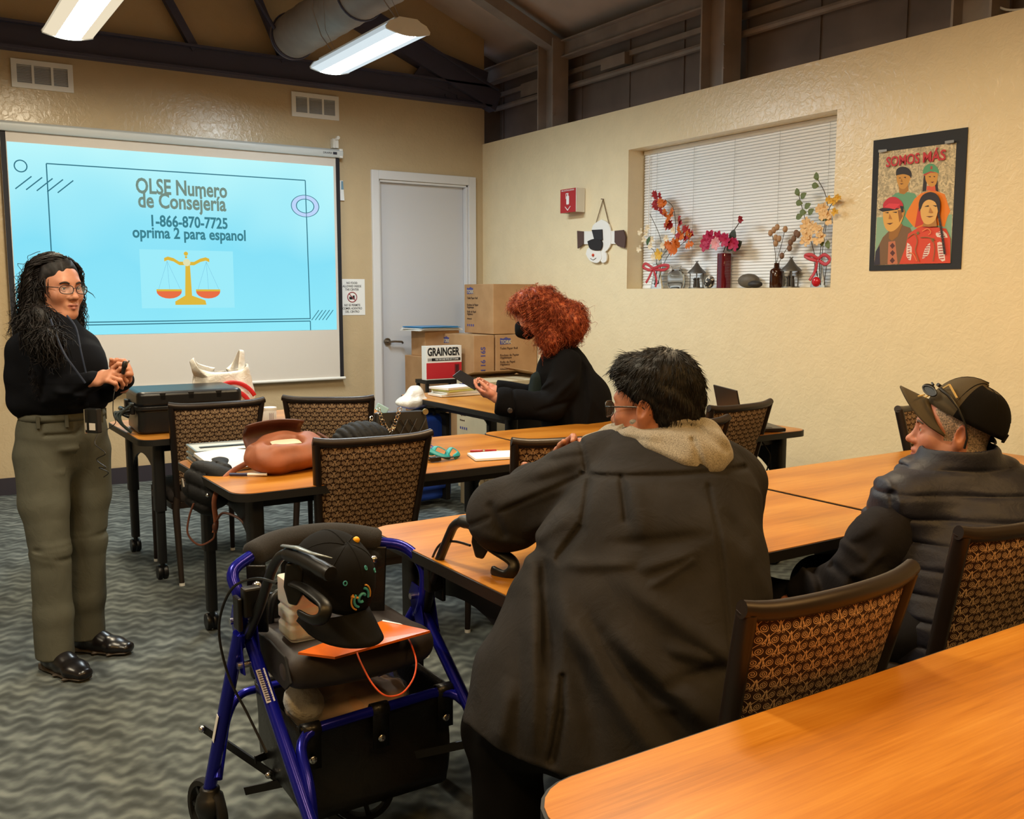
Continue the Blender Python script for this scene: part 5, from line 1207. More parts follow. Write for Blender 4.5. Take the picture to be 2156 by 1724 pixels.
# ------------------------------------------------------------------ the woman with red hair and a phone
def build_redhead():
    G = A_((-1.46, -3.30, 0)); f = -.93 * RT + .28 * FW; f /= np.linalg.norm(f); r = np.cross(f, (0, 0, 1)); Bd = lambda x, y, z: G + r * x + f * y + A_((0, 0, z))
    t = person('woman with curly red hair, black mask and black coat, bent over a phone', tuple(G))
    hf = -.93 * RT + .10 * FW; H = Head((-1.629, -3.223, 1.33), basis(hf, pitch=-.42), .98)
    sk = skinmat('pink_skin', (206, 150, 128), (170, 96, 88), (196, 124, 104))
    s = SDF(); head_sdf(s, H, ears=False); nb = A_((-1.466, -3.29, 1.101)); s.cone(H(0, -.022, -.06), nb, .05, .055, .03)
    hips = Bd(0, -.06, .88); s.loft([hips, A_((-1.439, -3.347, 0.825)), A_((-1.47, -3.296, 1.042))], r, [.13, .12, .13], [.09, .08, .07], .05)
    shL = A_((-1.545, -3.448, 1.068)); elL = A_((-1.685, -3.474, 0.832)); wrL = A_((-1.937, -3.327, 0.886)); shR = A_((-1.398, -3.125, 1.051)); elR = A_((-1.541, -3.135, 0.839)); wrR = A_((-1.793, -3.107, 0.901))
    s.chain([shL, elL, wrL], [.045, .036, .028], .03); s.chain([shR, elR, wrR], [.045, .036, .028], .03)
    hd = A_((-2.047, -3.201, 0.934)); t1 = hand_sdf(s, wrL, hd - wrL, (FW * .5 + A_((0, 0, .9))).tolist(), -1, (.35, .45, .5, .6), 1.0, thumb=(.45, .35)); t2 = hand_sdf(s, wrR, A_((-1.976, -3.106, 0.911)) - wrR, (-FW * .4 + A_((0, 0, .9))).tolist(), 1, (.5, .5, .6, .7), 1.0, thumb=(.4, .5))
    for q in (-1, 1): s.chain([hips + r * q * .09, Bd(q * .1, 0, .46), Bd(q * .1, -.03, .09)], [.07, .05, .035], .03); s.cone(Bd(q * .1, -.03, .09), Bd(q * .1, .10, .04), .03, .02, .02)
    skin(s, 'body', sk, t, .0042, lipfn(H)); eyes(H, t)
    s = SDF(); s.ell(hips, (.19, .19, .13), .04)
    for q in (-1, 1): s.chain([hips + r * q * .09 - (0, 0, .03), Bd(q * .1, 0, .46), Bd(q * .1, -.03, .09)], [.10, .08, .07], .03)
    skin(s, 'trousers', clothmat('black_slacks', (24, 24, 26), .85), t, .008)
    for q in (-1, 1):
        c = Bd(q * .1, -.03, .045); s = SDF(); s.loft([c - f * .05, c + f * .06, c + f * .16 - (0, 0, .012)], r, [.036, .043, .036], [.045, .042, .03], .02); s._put(lambda P: (.001 - P[:, 2]), c, c, .002, 'i'); skin(s, 'shoe', simple('black_shoe', (20, 20, 20), .4), t, .006)
    # coat
    s = SDF(); s.loft([Bd(0, -.10, .62), Bd(0, -.07, .82), A_((-1.438, -3.352, 0.798)), A_((-1.47, -3.3, 1.015)), A_((-1.478, -3.283, 1.101))], r, [.235, .225, .205, .185, .12], [.205, .195, .175, .145, .09], .05)
    s.chain([shL, A_((-1.609, -3.483, 0.949)), elL], [.080, .084, .080], .03); s.chain([elL, A_((-1.817, -3.399, 0.849)), A_((-1.908, -3.349, 0.865))], [.080, .078, .080], .02); s.chain([shR, elR, wrR], [.08, .078, .06], .03)
    s._put(lambda P, n=_a(A_(wrL) - A_(elL)) / f32(np.linalg.norm(A_(wrL) - A_(elL))), p=_a((-1.943, -3.326, 0.865)): np.where((P - p) @ n > -.25, (P - p) @ n, -1).astype(f32), wrL, wrL, .004, 'i')
    rd = ridges([((-1.585, -3.586, 1.013), (-1.772, -3.605, 0.871), .012, .018), ((-1.687, -3.66, 0.871), (-1.839, -3.569, 0.821), -.010, .014), ((-1.487, -3.519, 1.083), (-1.552, -3.629, 0.859), -.012, .016), ((-1.516, -3.645, 0.91), (-1.564, -3.647, 0.68), .010, .02), ((-1.937, -3.488, 0.941), (-1.938, -3.508, 0.79), -.007, .008), ((-1.832, -3.559, 0.921), (-1.742, -3.606, 0.996), .009, .014), ((-1.68, -3.672, 0.82), (-1.641, -3.601, 0.654), -.012, .016)], -FW); fn = vnoise(101, 30); s.disp = lambda P: rd(P) + .003 * fn(P); s.dl = .02
    M_COAT = clothmat('black_wool_coat', (12, 12, 15), .95, .15, 500, .3, .35); skin(s, 'coat', M_COAT, t, .006)
    n = V(-FW).normalized()
    for p_ in ((-1.935, -3.456, 0.833), (-1.735, -3.537, 0.678)): MB().lathe([(.001, .004), (.010, .004), (.014, .002), (.015, -.004)], A_(p_) - FW * .025, 18, axis=n).build('coat_button', simple('coat_button', (40, 40, 44), .25), t)
    s = SDF(); s.loft([A_((-1.618, -3.271, 0.965)), A_((-1.643, -3.274, 0.831))], r, [.08, .10], [.05, .05], .02); skin(s, 'coat_lapel', clothmat('dark_green_lapel', (26, 34, 34), .9), t, .006)  # dark green lapel of the coat, added to carry its front edge forward
    # mask
    s = SDF(); head_sdf(s, H, ears=False); base = s.p; s2 = SDF(); s2.ell(H(0, .062, -.058), A_((.066, .062, .062)) * H.k, .02, H.R); s2.cone(H(0, .10, -.02), H(0, .115, -.06), .018 * H.k, .02 * H.k, .03)
    skin(s2, 'mask', clothmat('black_mask', (12, 12, 14), .8), t, .0045)
    b = MB()
    for q in (-1, 1): b.tube([H(q * .062, .06, -.03), H(q * .08, .01, .01), H(q * .082, -.02, .0)], .002, 5)
    b.build('mask_loop', M_BLACK, t)
    # hair
    s = SDF(); k = H.k; R = H.R; s.ell(H(0, -.03, .05), A_((.092, .108, .10)) * k, .02, R); s.ell(H(0, -.10, -.02), A_((.105, .085, .12)) * k, .06, R); s.ell(H(0, .03, .09), A_((.075, .06, .04)) * k, .04, R); up = A_((0, 0, 1.))
    s.ell(A_((-1.476, -3.352, 1.293)), (.095, .11, .11), .06); s.ell(A_((-1.616, -3.346, 1.205)), (.045, .08, .075), .05); s.ell(H(0, .120, -.065), A_((.13, .100, .11)) * k, .015, R, 's')
    fh = vnoise(111, 70); s.disp = lambda P: .007 * fh(P); s.dl = .01; hs, hF = s.mesh(.006)
    down = R.T @ A_((0, 0, -1.0))
    def reg(d): return not (d[1] > -.12 and d[2] < .60) and d[2] > -.5 and not d[1] > .36
    def hang(n_, seed, L, amp, wave, r_, spread_, lean): return locks(H, n_, seed, lambda d: L, amp, wave, reg, lean, r=r_, m=40, out=.018, spread=spread_, sides=3, k3=(.088, .105, .098))
    a = hang(900, 21, .25, .011, .032, .0016, .07, (down + (0, 0, 1)) * 1.2); a2 = hang(500, 22, .20, .016, .028, .0010, .12, (down + (0, 0, 1)) * .9); a3 = hang(200, 23, .09, .012, .03, .0012, .05, A_((0, .1, .3)))
    b_ = furry(hs, hF, 3800, .060, lambda p: np.broadcast_to(A_((0, 0, -1.0)) + RT * .3, p.shape), 24, .9, 5, .0011, curl=.008, mask=lambda c: ~((H.loc(c)[:, 1] > .025) & (H.loc(c)[:, 2] < .045)))
    vs, F = hs, hF
    for x in (a, a2, a3, b_): vs, F = join((vs, F), x)
    npmesh(vs, F, 'hair', hairmat('copper_red_hair', (92, 36, 22), (160, 74, 44), (224, 138, 92), 45), t)
    settle(t)
    ph = thing('phone', 'dark phone in the hands of the woman with curly red hair', 'phone', (-2.036, -3.178, 0.979))
    d = (A_((-2, -3.23, 0.941)) - A_((-2.068, -3.129, 1.003))); d = V(d).normalized(); nrm = V((0, 0, 1)) * .55 - V(FW) * .60 + V(RT) * .4; nrm = (nrm - d * nrm.dot(d)).normalized(); sd = d.cross(nrm); Rm = Matrix((d, sd, nrm)).transposed()
    MB().box((0, 0, 0), (.155, .075, .009), Rm).build('case', simple('phone_case', (26, 24, 24), .4), ph, smooth=False, bevel=.004); MB().box(nrm * .0048, (.148, .068, .0006), Rm).build('screen', simple('phone_glass', (34, 32, 32), .25), ph, smooth=False)
build_redhead()

# ------------------------------------------------------------------ the blue rolling walker and what it carries
M_BLUE = simple('metallic_blue_tube', (22, 26, 150), .22, .45, vary=.06)
M_NYLON = Mat('black_nylon', lin(15, 15, 16), .36, 0, .4); _v = M_NYLON.coords(); M_NYLON.bump(M_NYLON.noise(_v, 14, 4, .6, .6), .35, .012); M_NYLON = M_NYLON.m
M_FOAM = simple('grey_foam', (36, 35, 36), .95, vary=.25, scale=300, bump=.4, bscale=400)
M_VINYL = simple('grey_vinyl', (52, 46, 46), .55, bump=.2, bscale=120, bd=.001)
M_VINYLD = simple('dark_mesh_side', (22, 21, 22), .8)
def build_walker():
    L = A_((-3.74, -5.48, 0)); t = thing('walker', 'blue wheeled walker with grey seat and black basket beside the man in the hooded jacket', 'walker', tuple(L))
    def tb(name, pts, r, mat=M_BLUE, par=t, fr=.04, n=12): return MB().tube(fillet([A_(p) - L for p in pts], fr), r, n).build(name, mat, par, angle=60)
    def loc(p): return A_(p) - L
    jl = A_((-3.995, -5.40, .575)); jr = A_((-3.49, -5.41, .555))
    nl, nr = A_((-3.955, -5.84, .085)), A_((-3.455, -5.86, .085)); fl, fr_ = A_((-4.07, -5.29, .100)), A_((-3.66, -5.385, .17))
    legs = [tb('leg', [jl + (.01, .02, .02), nl + (0, -.0, .06)], .0165), tb('leg', [jr + (0, .02, .02), nr + (0, 0, .06)], .0165), tb('leg', [jl + (-.02, -.02, .03), fl + (0, 0, .05)], .0175), tb('leg', [jr + (.0, .05, .0), A_((-3.6, -5.30, .32)), fr_ + (0, 0, .06)], .0165)]
    # wheels
    def wheel(c, ax, par, r=.088):
        ax = V(ax).normalized(); x, y, _ = frame(ax); c = V(loc(c)); prof = [(r - .018, -.013), (r - .004, -.013), (r, -.006), (r, .006), (r - .004, .013), (r - .018, .013), (r - .018, -.013)]
        w = MB().lathe(prof, c, 36, axis=ax, cap=False).build('wheel', M_BLACKM, par, angle=60)
        b = MB(); b.lathe([(.001, -.014), (.020, -.014), (.020, .014), (.001, .014)], c, 18, axis=ax)
        for k in range(7): a = 2 * PI * k / 7; d = x * math.cos(a) + y * math.sin(a); b.bar(c + d * .015, c + d * (r - .014), .012, .016, ax)
        b.build('spokes', M_BLACK, w, smooth=False); MB().cyl(c - ax * .018, c + ax * .018, .006, n=10).build('axle', M_CHROME, w)
    for lg, c, ax in ((legs[0], nl, (1, 0, 0)), (legs[1], nr, (1, 0, 0)), (legs[2], fl + (0.0, .03, -.027), (1, .25, 0)), (legs[3], A_((-3.69, -5.415, .088)), (.45, 1, 0))):
        wheel(c, ax, lg)
    for lg, c in ((legs[2], fl), (legs[3], A_((-3.69, -5.385, .13)))):
        b = MB(); b.lathe([(.020, .055), (.026, .05), (.026, .035), (.034, .03), (.040, -.0), (.034, -.022), (.02, -.03), (.001, -.03)], loc(c), 20); b.build('caster_housing', M_BLACK, lg, angle=60)
    # joints, folding links and seat tubes
    for j, s in ((jl, 1), (jr, -1)):
        b = MB()
        for dx in (-.022, .022): b.prism([V(loc(j + (dx, -.055, -.07))), V(loc(j + (dx, -.02, -.075))), V(loc(j + (dx, .05, .05))), V(loc(j + (dx, .03, .09))), V(loc(j + (dx, -.01, .085)))], (.004, 0, 0))
        o = b.build('hinge_plate', M_BLUE, t, smooth=False, bevel=.002); b = MB()
        for dy, dz in ((-.03, -.05), (.02, .05)): MB().cyl(loc(j + (-.032, dy, dz)), loc(j + (.032, dy, dz)), .009, n=12).build('bolt', M_CHROME, o)
        b = MB().box(loc(j + (0, -.06, .12)), (.046, .034, .075)); b.build('clamp', M_BLACK, t, smooth=False, bevel=.006)
        b = MB().box(loc(j + (-.03 * s, -.045, .09)), (.012, .045, .085)); b.build('clamp_lever', M_BLACK, t, smooth=False, bevel=.004)
    # front frame tubes with padded back bar
    tb('back_frame', [jl + (0, .03, -.02), (-4.008, -5.42, 0.691), (-4.024, -5.377, 0.755), (-3.961, -5.366, 0.784)], .0155, fr=.05)
    tb('back_frame', [jr + (0, .06, -.03), (-3.504, -5.439, 0.588), (-3.488, -5.421, 0.697), (-3.527, -5.365, 0.749), (-3.597, -5.342, 0.761)], .0155, fr=.07)
    P = smoothpath([loc(p) for p in ((-3.966, -5.363, 0.781), (-3.885, -5.329, 0.796), (-3.785, -5.31, 0.797), (-3.69, -5.313, 0.789), (-3.591, -5.345, 0.766))], 6)
    MB().tube(P, [.024] + [.034] * (len(P) - 2) + [.026], 16).build('backrest_pad', M_FOAM, t, angle=180)
    for p, q in (((-3.606, -5.361, 0.755), (-3.624, -5.377, 0.559)), ((-3.959, -5.394, 0.765), (-3.955, -5.386, 0.586))):
        b = MB().bar(loc(p), loc(q), .05, .012, FW); o = b.build('side_strap', M_NYLON, t, smooth=False, bevel=.003)
    for p in ((-3.634, -5.394, 0.73), (-3.973, -5.438, 0.725)): MB().ell(loc(p), (.012, .012, .012), 12, 8).build('stud', M_CHROME, t)
    tb('front_panel', [(-3.917, -5.317, 0.485), (-3.889, -5.31, 0.662), (-3.62, -5.275, 0.613), (-3.619, -5.298, 0.465)], .012, M_BLACK)
    b = MB(); q4 = [loc(p) for p in ((-3.916, -5.298, 0.459), (-3.899, -5.281, 0.649), (-3.601, -5.264, 0.614), (-3.607, -5.286, 0.43))]; b.prism(q4, (0, .012, 0)); b.build('back_cloth', M_NYLON, t, smooth=False)
    # handles with brakes
    for side, pts, grip, lev in (
        (1, [jl + (0, -.02, .02), (-3.985, -5.485, 0.677), (-3.979, -5.579, 0.807), (-3.976, -5.635, 0.851), (-3.971, -5.684, 0.864)], [(-3.972, -5.66, 0.858), (-3.961, -5.739, 0.862), (-3.944, -5.847, 0.854)], [(-3.967, -5.685, 0.794), (-3.957, -5.739, 0.793), (-3.944, -5.81, 0.776), (-3.951, -5.822, 0.752), (-3.966, -5.801, 0.74), (-3.981, -5.755, 0.745)]),
        (-1, [jr + (0, -.02, .02), (-3.5, -5.487, 0.686), (-3.495, -5.549, 0.786), (-3.491, -5.59, 0.849), (-3.484, -5.628, 0.866)], [(-3.486, -5.615, 0.863), (-3.47, -5.662, 0.861), (-3.451, -5.712, 0.849)], [(-3.465, -5.682, 0.826), (-3.449, -5.72, 0.807), (-3.423, -5.764, 0.782), (-3.428, -5.776, 0.761), (-3.441, -5.757, 0.744), (-3.457, -5.722, 0.753)])):
        tb('handle_tube', pts, .0125, M_BLACK, fr=.05)
        g = MB().tube(smoothpath([loc(p) for p in grip], 5), [.0145, .0165, .0175, .0165, .018, .0165, .018, .0165, .018, .0175, .016], 14).build('grip', simple('grip_rubber', (20, 20, 21), .45), t, angle=60)
        e = V(loc(grip[-1])); d = (e - V(loc(grip[-2]))).normalized(); MB().lathe([(.001, .006), (.016, .005), (.018, -.004), (.015, -.006)], e, 18, axis=d).build('grip_cap', M_BLACK, g)
        if side == 1:
            b = MB(); b.tube([loc(p) + (0, 0, .012) for p in ((-3.979, -5.655, 0.865), (-3.97, -5.72, 0.874), (-3.961, -5.785, 0.875), (-3.942, -5.857, 0.878))], [.007, .008, .006, .002], 8, flat=.5); b.build('grip_tape', simple('shiny_tape', (120, 130, 136), .18), g, angle=180)
        P = smoothpath([loc(p) for p in lev], 5); o = MB().tube(P, [.0065] * (len(P) - 1) + [.005], 10, flat=2.4, up=RT).build('brake_lever', M_BLACK, t, angle=180)
        c = A_(lev[0]); x = c + (RT * -.010); MB().prism([loc(c + RT * u + A_((0, 0, w)) - FW * .0) for u, w in ((-.018, .045), (.008, .050), (.022, .03), (.020, -.03), (.006, -.055), (-.014, -.05), (-.024, -.01))], tuple(FW * .022)).build('brake_housing', M_BLACK, t, smooth=False, bevel=.005)
    # seat
    s = SDF(); s.box((-3.748, -5.42, .535), (.196, .165, .044), .038, .01); s.ell((-3.748, -5.555, .53), (.194, .06, .05), .05); o = skin(s, 'seat', M_VINYL, t, .007); origin(t, o)
    b = MB(); b.prism([loc((-3.951, y, z)) for y, z in ((-5.60, .52), (-5.56, .575), (-5.45, .582), (-5.30, .57), (-5.27, .535), (-5.30, .50), (-5.56, .49))], (.006, 0, 0)); b.build('seat_side', M_VINYLD, t, smooth=False, bevel=.002)
    # basket rail and hanging fabric basket
    zr = .388
    tb('basket_rail', [nl + (0, .10, .125), (-3.945, -5.70, .30), (-3.940, -5.595, zr + .0), (-3.475, -5.565, zr + .005), (-3.462, -5.70, .30), nr + (0, .10, .12)], .0135, fr=.09)
    tb('basket_rail', [fl + (.012, -.04, .09), (-4.0, -5.22, .30), (-3.965, -5.215, .36), (-3.50, -5.20, .36), (-3.5, -5.23, .25)], .0115, fr=.07)
    def bask(u, v):
        x0, x1, y0, y1 = -3.925, -3.485, -5.575, -5.215; k = 1 - .06 * v; cx, cy = (x0 + x1) / 2, (y0 + y1) / 2
        o = rrect(x0, x1, y0, y1, .03, 3); p = o[int(round(u * len(o))) % len(o)]; sg = .010 * math.sin(v * PI) ; return V(loc((cx + (p[0] - cx) * k * (1 + sg), cy + (p[1] - cy) * k + .012 * math.sin(8 * u + 5 * v), zr + .005 - (.235 - .02 * math.sin(u * 6.28)) * v - .012 * math.sin(PI * ((p[0] - x0) / (x1 - x0))) * (1 - v) * 0)))
    b = MB(); b.grid(bask, 16, 10, True); n = len(b.v); bot = [i for i in range(9 * 16, 10 * 16)]; b.f.append(tuple(bot)); b.mi.append(0); o = b.build('basket', M_NYLON, t, angle=180, solid=.003)
    for x, z in ((-3.90, zr), (-3.71, zr + .002), (-3.515, zr + .004)):
        y = -5.59 + (x + 3.94) * .06; bb = MB(); pp = [V(loc((x, y - .002 + .0175 * math.cos(a), z + .0175 * math.sin(a)))) for a in np.linspace(PI + .9, -.9, 9) * -1 + PI] + [V(loc((x, y - .012, z - .10)))]
        bb.grid(lambda u, v: pp[int(round(v * (len(pp) - 1)))] + V(((u - .5) * .046, 0, 0)), 3, len(pp)); k = bb.build('basket_strap', M_NYLON, o, angle=180, solid=.003)
        MB().ell(loc((x, y - .018, z - .072)), (.0105, .005, .0105), 14, 8).build('snap', M_CHROME, k)
    # folding cross braces
    for p, q in (((-4.05, -5.17, .265), (-3.78, -5.50, .06)), ((-3.98, -5.30, .12), (-3.46, -5.66, .27)), ((-3.95, -5.30, .2), (-3.72, -5.25, .21))):
        o = MB().bar(loc(p), loc(q), .006, .022).build('cross_brace', M_BLACK, t, smooth=False)
    for p in ((-4.055, -5.175, .265), (-3.925, -5.335, .165)): MB().ell(loc(p), (.010, .010, .010), 10, 8).build('stud', M_CHROME, t)
    # brake cables and the warning label
    for P in (((-3.996, -5.655, 0.791), (-4.022, -5.59, 0.79), (-4.051, -5.504, 0.752), (-4.072, -5.465, 0.681), (-4.076, -5.46, 0.609), (-4.062, -5.483, 0.517), (-4.035, -5.523, 0.44), (-4.01, -5.587, 0.357)), ((-3.484, -5.661, 0.807), (-3.49, -5.585, 0.802), (-3.499, -5.523, 0.779), (-3.506, -5.48, 0.714), (-3.507, -5.473, 0.666))):
        MB().tube(smoothpath([loc(p) for p in P], 6), .0034, 6).build('brake_cable', M_BLACK, t)
    a = V(loc(jl + (.01, .02, .02))); e = V(loc(nl + (0, 0, .06))); d = (e - a).normalized(); c = a + d * .155 + V((-.004, -.0165, .004)); lb = MB(); lb.bar(c - d * .045, c + d * .045, .022, .002, (0, 1, .3)); lb.build('warning_label', simple('silver_label', (196, 188, 190), .4), legs[0], smooth=False)
    b = MB()
    for i in range(14):
        q = c - d * (.040 - i * .006) + V((0, -.0016, .0006)); b.bar(q - V((.0085, 0, 0)), q + V((.0085 - .004 * (i % 3 == 1), 0, 0)), .0018, .0008, (0, 1, .3))
    b.build('label_print', simple('label_ink', (52, 46, 84), .6), legs[0], smooth=False)
    a = V(loc(jl + (-.02, -.02, .03))); e = V(loc(fl + (0, 0, .05))); d = (e - a).normalized(); c = a + d * .28; MB().bar(c - d * .04 + V((-.0178, -.004, 0)), c + d * .04 + V((-.0178, -.004, 0)), .014, .001, (1, 0, 0)).build('sticker', M_PAPER, legs[2], smooth=False)
build_walker()
# folder, jug, bottle, hat on the seat
fo = thing('folder', 'orange folder with an orange cord lying on the walker seat', 'folder', (-3.70, -5.43, .585))
def OZ(p): return A_(p) - A_((-3.70, -5.43, .585))
qd = [OZ(p) for p in ((-3.925, -5.587, 0.584), (-3.862, -5.664, 0.584), (-3.606, -5.667, 0.6), (-3.665, -5.513, 0.592))]
MB().prism(qd, (0, 0, .006)).build('cover', simple('orange_card', (226, 104, 18), .35), fo, smooth=False)
MB().prism([p + (0, 0, .0065) for p in (qd[3], qd[3] * .62 + qd[2] * .38, qd[3] * .60 + qd[2] * .40 + (0, -.008, 0), qd[3] * .98 + qd[0] * .02 + (0, -.006, 0))], (0, 0, .0015)).build('paper_edge', M_PAPER, fo, smooth=False)
MB().tube(smoothpath([OZ(p) for p in ((-3.813, -5.682, 0.596), (-3.813, -5.708, 0.576), (-3.798, -5.736, 0.533), (-3.778, -5.764, 0.51), (-3.734, -5.758, 0.502), (-3.691, -5.735, 0.52), (-3.664, -5.701, 0.545), (-3.648, -5.649, 0.565), (-3.633, -5.598, 0.568))], 6), .0022, 6).build('cord', simple('orange_cord', (230, 88, 40), .5), fo)
jg = thing('jug', 'translucent white plastic jug standing on the walker seat under the hat', 'jug', (-3.866, -5.465, .584))
jm = Mat('milky_plastic', lin(240, 236, 230), .35); jm.b.inputs['Transmission Weight'].default_value = .25; jm.b.inputs['Subsurface Weight'].default_value = .3; jm = jm.m
def jugfn(u, v):
    z = v * .155; r = .050 - (.004 if int(v * 30) in (8, 9, 16, 17) else 0) - (.006 if v < .04 else 0); o = rrect(-r, r, -r, r, .014, 4); p = o[int(round(u * len(o))) % len(o)]; return V((p[0], p[1], z))
b = MB(); b.grid(jugfn, 20, 31, True); b.f.append(tuple(range(20))[::-1]); b.mi.append(0); b.f.append(tuple(range(600, 620))); b.mi.append(0); b.build('body', jm, jg, angle=50)
MB().cyl((0, 0, .155), (0, 0, .175), .018, n=20).build('cap', M_OFFW, jg)
bt = thing('water_bottle', 'clear ribbed plastic water bottle standing on the orange folder', 'bottle', (-3.755, -5.455, .591))
pr = [(.002, .004), (.026, .0), (.032, .006)] + [(.032 - .0022 * (k % 2), .012 + .006 * k) for k in range(16)] + [(.030, .115), (.014, .140), (.012, .15)]
MB().lathe(pr, n=28, cap=False).build('bottle_body', glassy('clear_pet', (244, 246, 246), .03, 1.33), bt, angle=60); MB().cyl((0, 0, .148), (0, 0, .162), .014, n=18).build('bottle_cap', M_OFFW, bt)
ht = thing('baseball_cap', 'black baseball cap with a coloured ring emblem perched on the walker handle', 'cap', (-3.862, -5.659, 0.777)); O_ = A_((-3.862, -5.659, 0.777))
M_HAT = clothmat('black_hat_cotton', (20, 20, 21), .9); Rc = basis(.72 * RT - .69 * FW, pitch=-.58, roll=.0)
Th = cap(ht, (0, 0, 0), Rc, 1.12, (M_HAT, M_HAT, M_HAT), brim_lift=-.016, opening=False)
yl = simple('embroidery_yellow', (222, 158, 70), .6); tl = simple('embroidery_teal', (70, 160, 170), .6); yb = simple('button_yellow', (236, 170, 20), .5)
MB().ell(Th(-.035, -.015, .095), (.0085, .0085, .0085), 12, 8).build('pin', yb, ht)
def onhat(u, v): e = v; a = PI / 2 + u; q = math.cos(e) ** .78; return A_((.086 * math.cos(a) * q, .105 * math.sin(a) * q - .004, .100 * math.sin(e) ** 1.05 * (1 + .10 * max(0, math.sin(a)))))
b = MB(); b2 = MB()
def hb(bb, c, rr, a0, a1, w): bb.tube([Th(*onhat(c[0] + rr * math.cos(a) * 1.1, c[1] + rr * math.sin(a))) for a in np.linspace(a0, a1, 12)], w, 6)
hb(b, (.0, .42), .27, -.2, 1.3, .0022); hb(b, (.0, .42), .27, 2.8, 4.4, .0022); hb(b2, (.0, .42), .20, -.2, 1.4, .003); hb(b2, (.0, .42), .20, 2.7, 4.5, .003); hb(b2, (.0, .42), .09, .5, 5.2, .0035)
b.tube([Th(*onhat(-.30 * s - .02, .42 + .05 * s)) for s in (.2, 1)], .003, 6); b.build('emblem_gold', yl, ht); b2.build('emblem_teal', tl, ht)
for u, v in ((.75, .75), (-.55, .72), (.25, 1.0)): MB().tube([Th(*onhat(u + .05 * math.cos(a), v + .045 * math.sin(a))) for a in np.linspace(0, 2 * PI, 9)[:-1]], .0016, 5, closed=True).build('eyelet', tl, ht)
bg = thing('plastic_bag', 'clear plastic bag of beige cloth in the walker basket', 'bag', (-3.72, -5.40, .352))
def lump(c, r, seed, amp=.012, fr=40, h=.007, extra=None):
    s = SDF(); s.ell((0, 0, 0), r, .02)
    for k_ in (extra or []): s.ell(k_[0], k_[1], .04)
    n1 = vnoise(seed, fr); n2 = vnoise(seed + 1, fr * 2.3); s.disp = lambda P: amp * n1(P) + amp * .4 * n2(P); s.dl = amp * 2; return s, h
s, h = lump(0, (.165, .105, .055), 131, .020, 38); skin(s, 'cloth', clothmat('beige_cloth', (196, 156, 124), .85, .2), bg, h)
s, h = lump(0, (.180, .118, .068), 135, .010, 50); fm = film('clear_film', (235, 232, 225), .16, .08); skin(s, 'film', fm, bg, h)
b = MB(); b.ell((-.125, .0, .025), (.05, .08, .045), 16, 10); b.build('white_towel', simple('white_towel', (240, 240, 238), .9, bump=.6, bscale=60, bd=.012), bg, angle=180)

# ------------------------------------------------------------------ things on and around the far tables
TB = .742
case = thing('hard_case', 'large black hard case lying on the table beside the woman in the black sweater', 'case', (-3.40, -2.50, TB), -.06); M_CASE = simple('black_case_shell', (15, 16, 19), .36)
def shell(z0, z1, w, d, r):
    b = MB(); b.prism([(x, y, z0) for x, y in rrect(-w / 2, w / 2, -d / 2, d / 2, r, 6)], (0, 0, z1 - z0)); return b
shell(0, .125, .52, .40, .04).build('case_base', M_CASE, case, bevel=.012, seg=3); shell(.135, .215, .53, .41, .04).build('case_lid', M_CASE, case, bevel=.02, seg=3); shell(.120, .142, .545, .425, .05).build('rim', M_CASE, case, bevel=.004)
for x in (-.14, .0, .14): MB().box((x, -.2, .19), (.03, .01, .04)).build('rib', M_CASE, case, smooth=False, bevel=.003)
for y in (-.10, .10): MB().box((-.275, y, .125), (.02, .05, .06)).build('latch', M_BLACK, case, smooth=False, bevel=.004)
MB().tube(fillet([(-.27, -.06, .10), (-.315, -.06, .115), (-.315, .06, .115), (-.27, .06, .10)], .02), .011, 10).build('handle', M_BLACK, case)
b = MB(); rg = random.Random(4)
for i in range(5): b.tube(smoothpath([(-.28, -.13 + .03 * i, .15 - .02 * i), (-.335 - .01 * (i % 3), -.12 + .03 * i, .10), (-.33, -.14 + .02 * i, .05), (-.29, -.15 + .03 * i, .0085)], 5), .0075, 6)
b.build('strap', simple('greenish_strap', (34, 46, 46), .4), case)
sb = thing('shopping_bag', 'white plastic shopping bag with red rings standing behind the black hard case', 'bag', (-3.12, -2.26, TB))
def bagf(u, v):
    a = u * 2 * PI; x = .16 * math.copysign(abs(math.cos(a)) ** .6, math.cos(a)); y = .085 * math.copysign(abs(math.sin(a)) ** .8, math.sin(a)); z = .29 * v
    k = 1 + .10 * math.sin(PI * v) - .06 * v; wob = .009 * math.sin(3 * a + 5 * v) + .006 * math.sin(7 * a - 9 * v); return V((x * k + wob, y * k * (1 - .45 * v) + wob, z + .02 * v * math.cos(2 * a)))
bm = Mat('thin_white_plastic', lin(236, 234, 228), .3); bm.b.inputs['Transmission Weight'].default_value = .15; v_ = bm.coords(); bm.bump(bm.noise(v_, 22, 4, .6, .8), .6, .012); bm = bm.m
b = MB(); b.grid(bagf, 48, 14, True); b.build('bag_body', bm, sb, angle=180, solid=.002)
for s, top in ((-1, (-.175, -.03, .345)), (1, (.125, .03, .385))):
    P = smoothpath([(s * .12, -.02, .24), (top[0] - .01 * s, top[1] - .03, .29), top, (top[0] - .03 * s, top[1] + .03, .30), (s * .06, .02, .25)], 6); MB().tube(P, [.050 - .034 * math.sin(PI * i / (len(P) - 1)) for i in range(len(P))], 10, flat=.22).build('bag_handle', bm, sb, angle=180)
rdm = simple('bag_red_print', (196, 28, 40), .4)
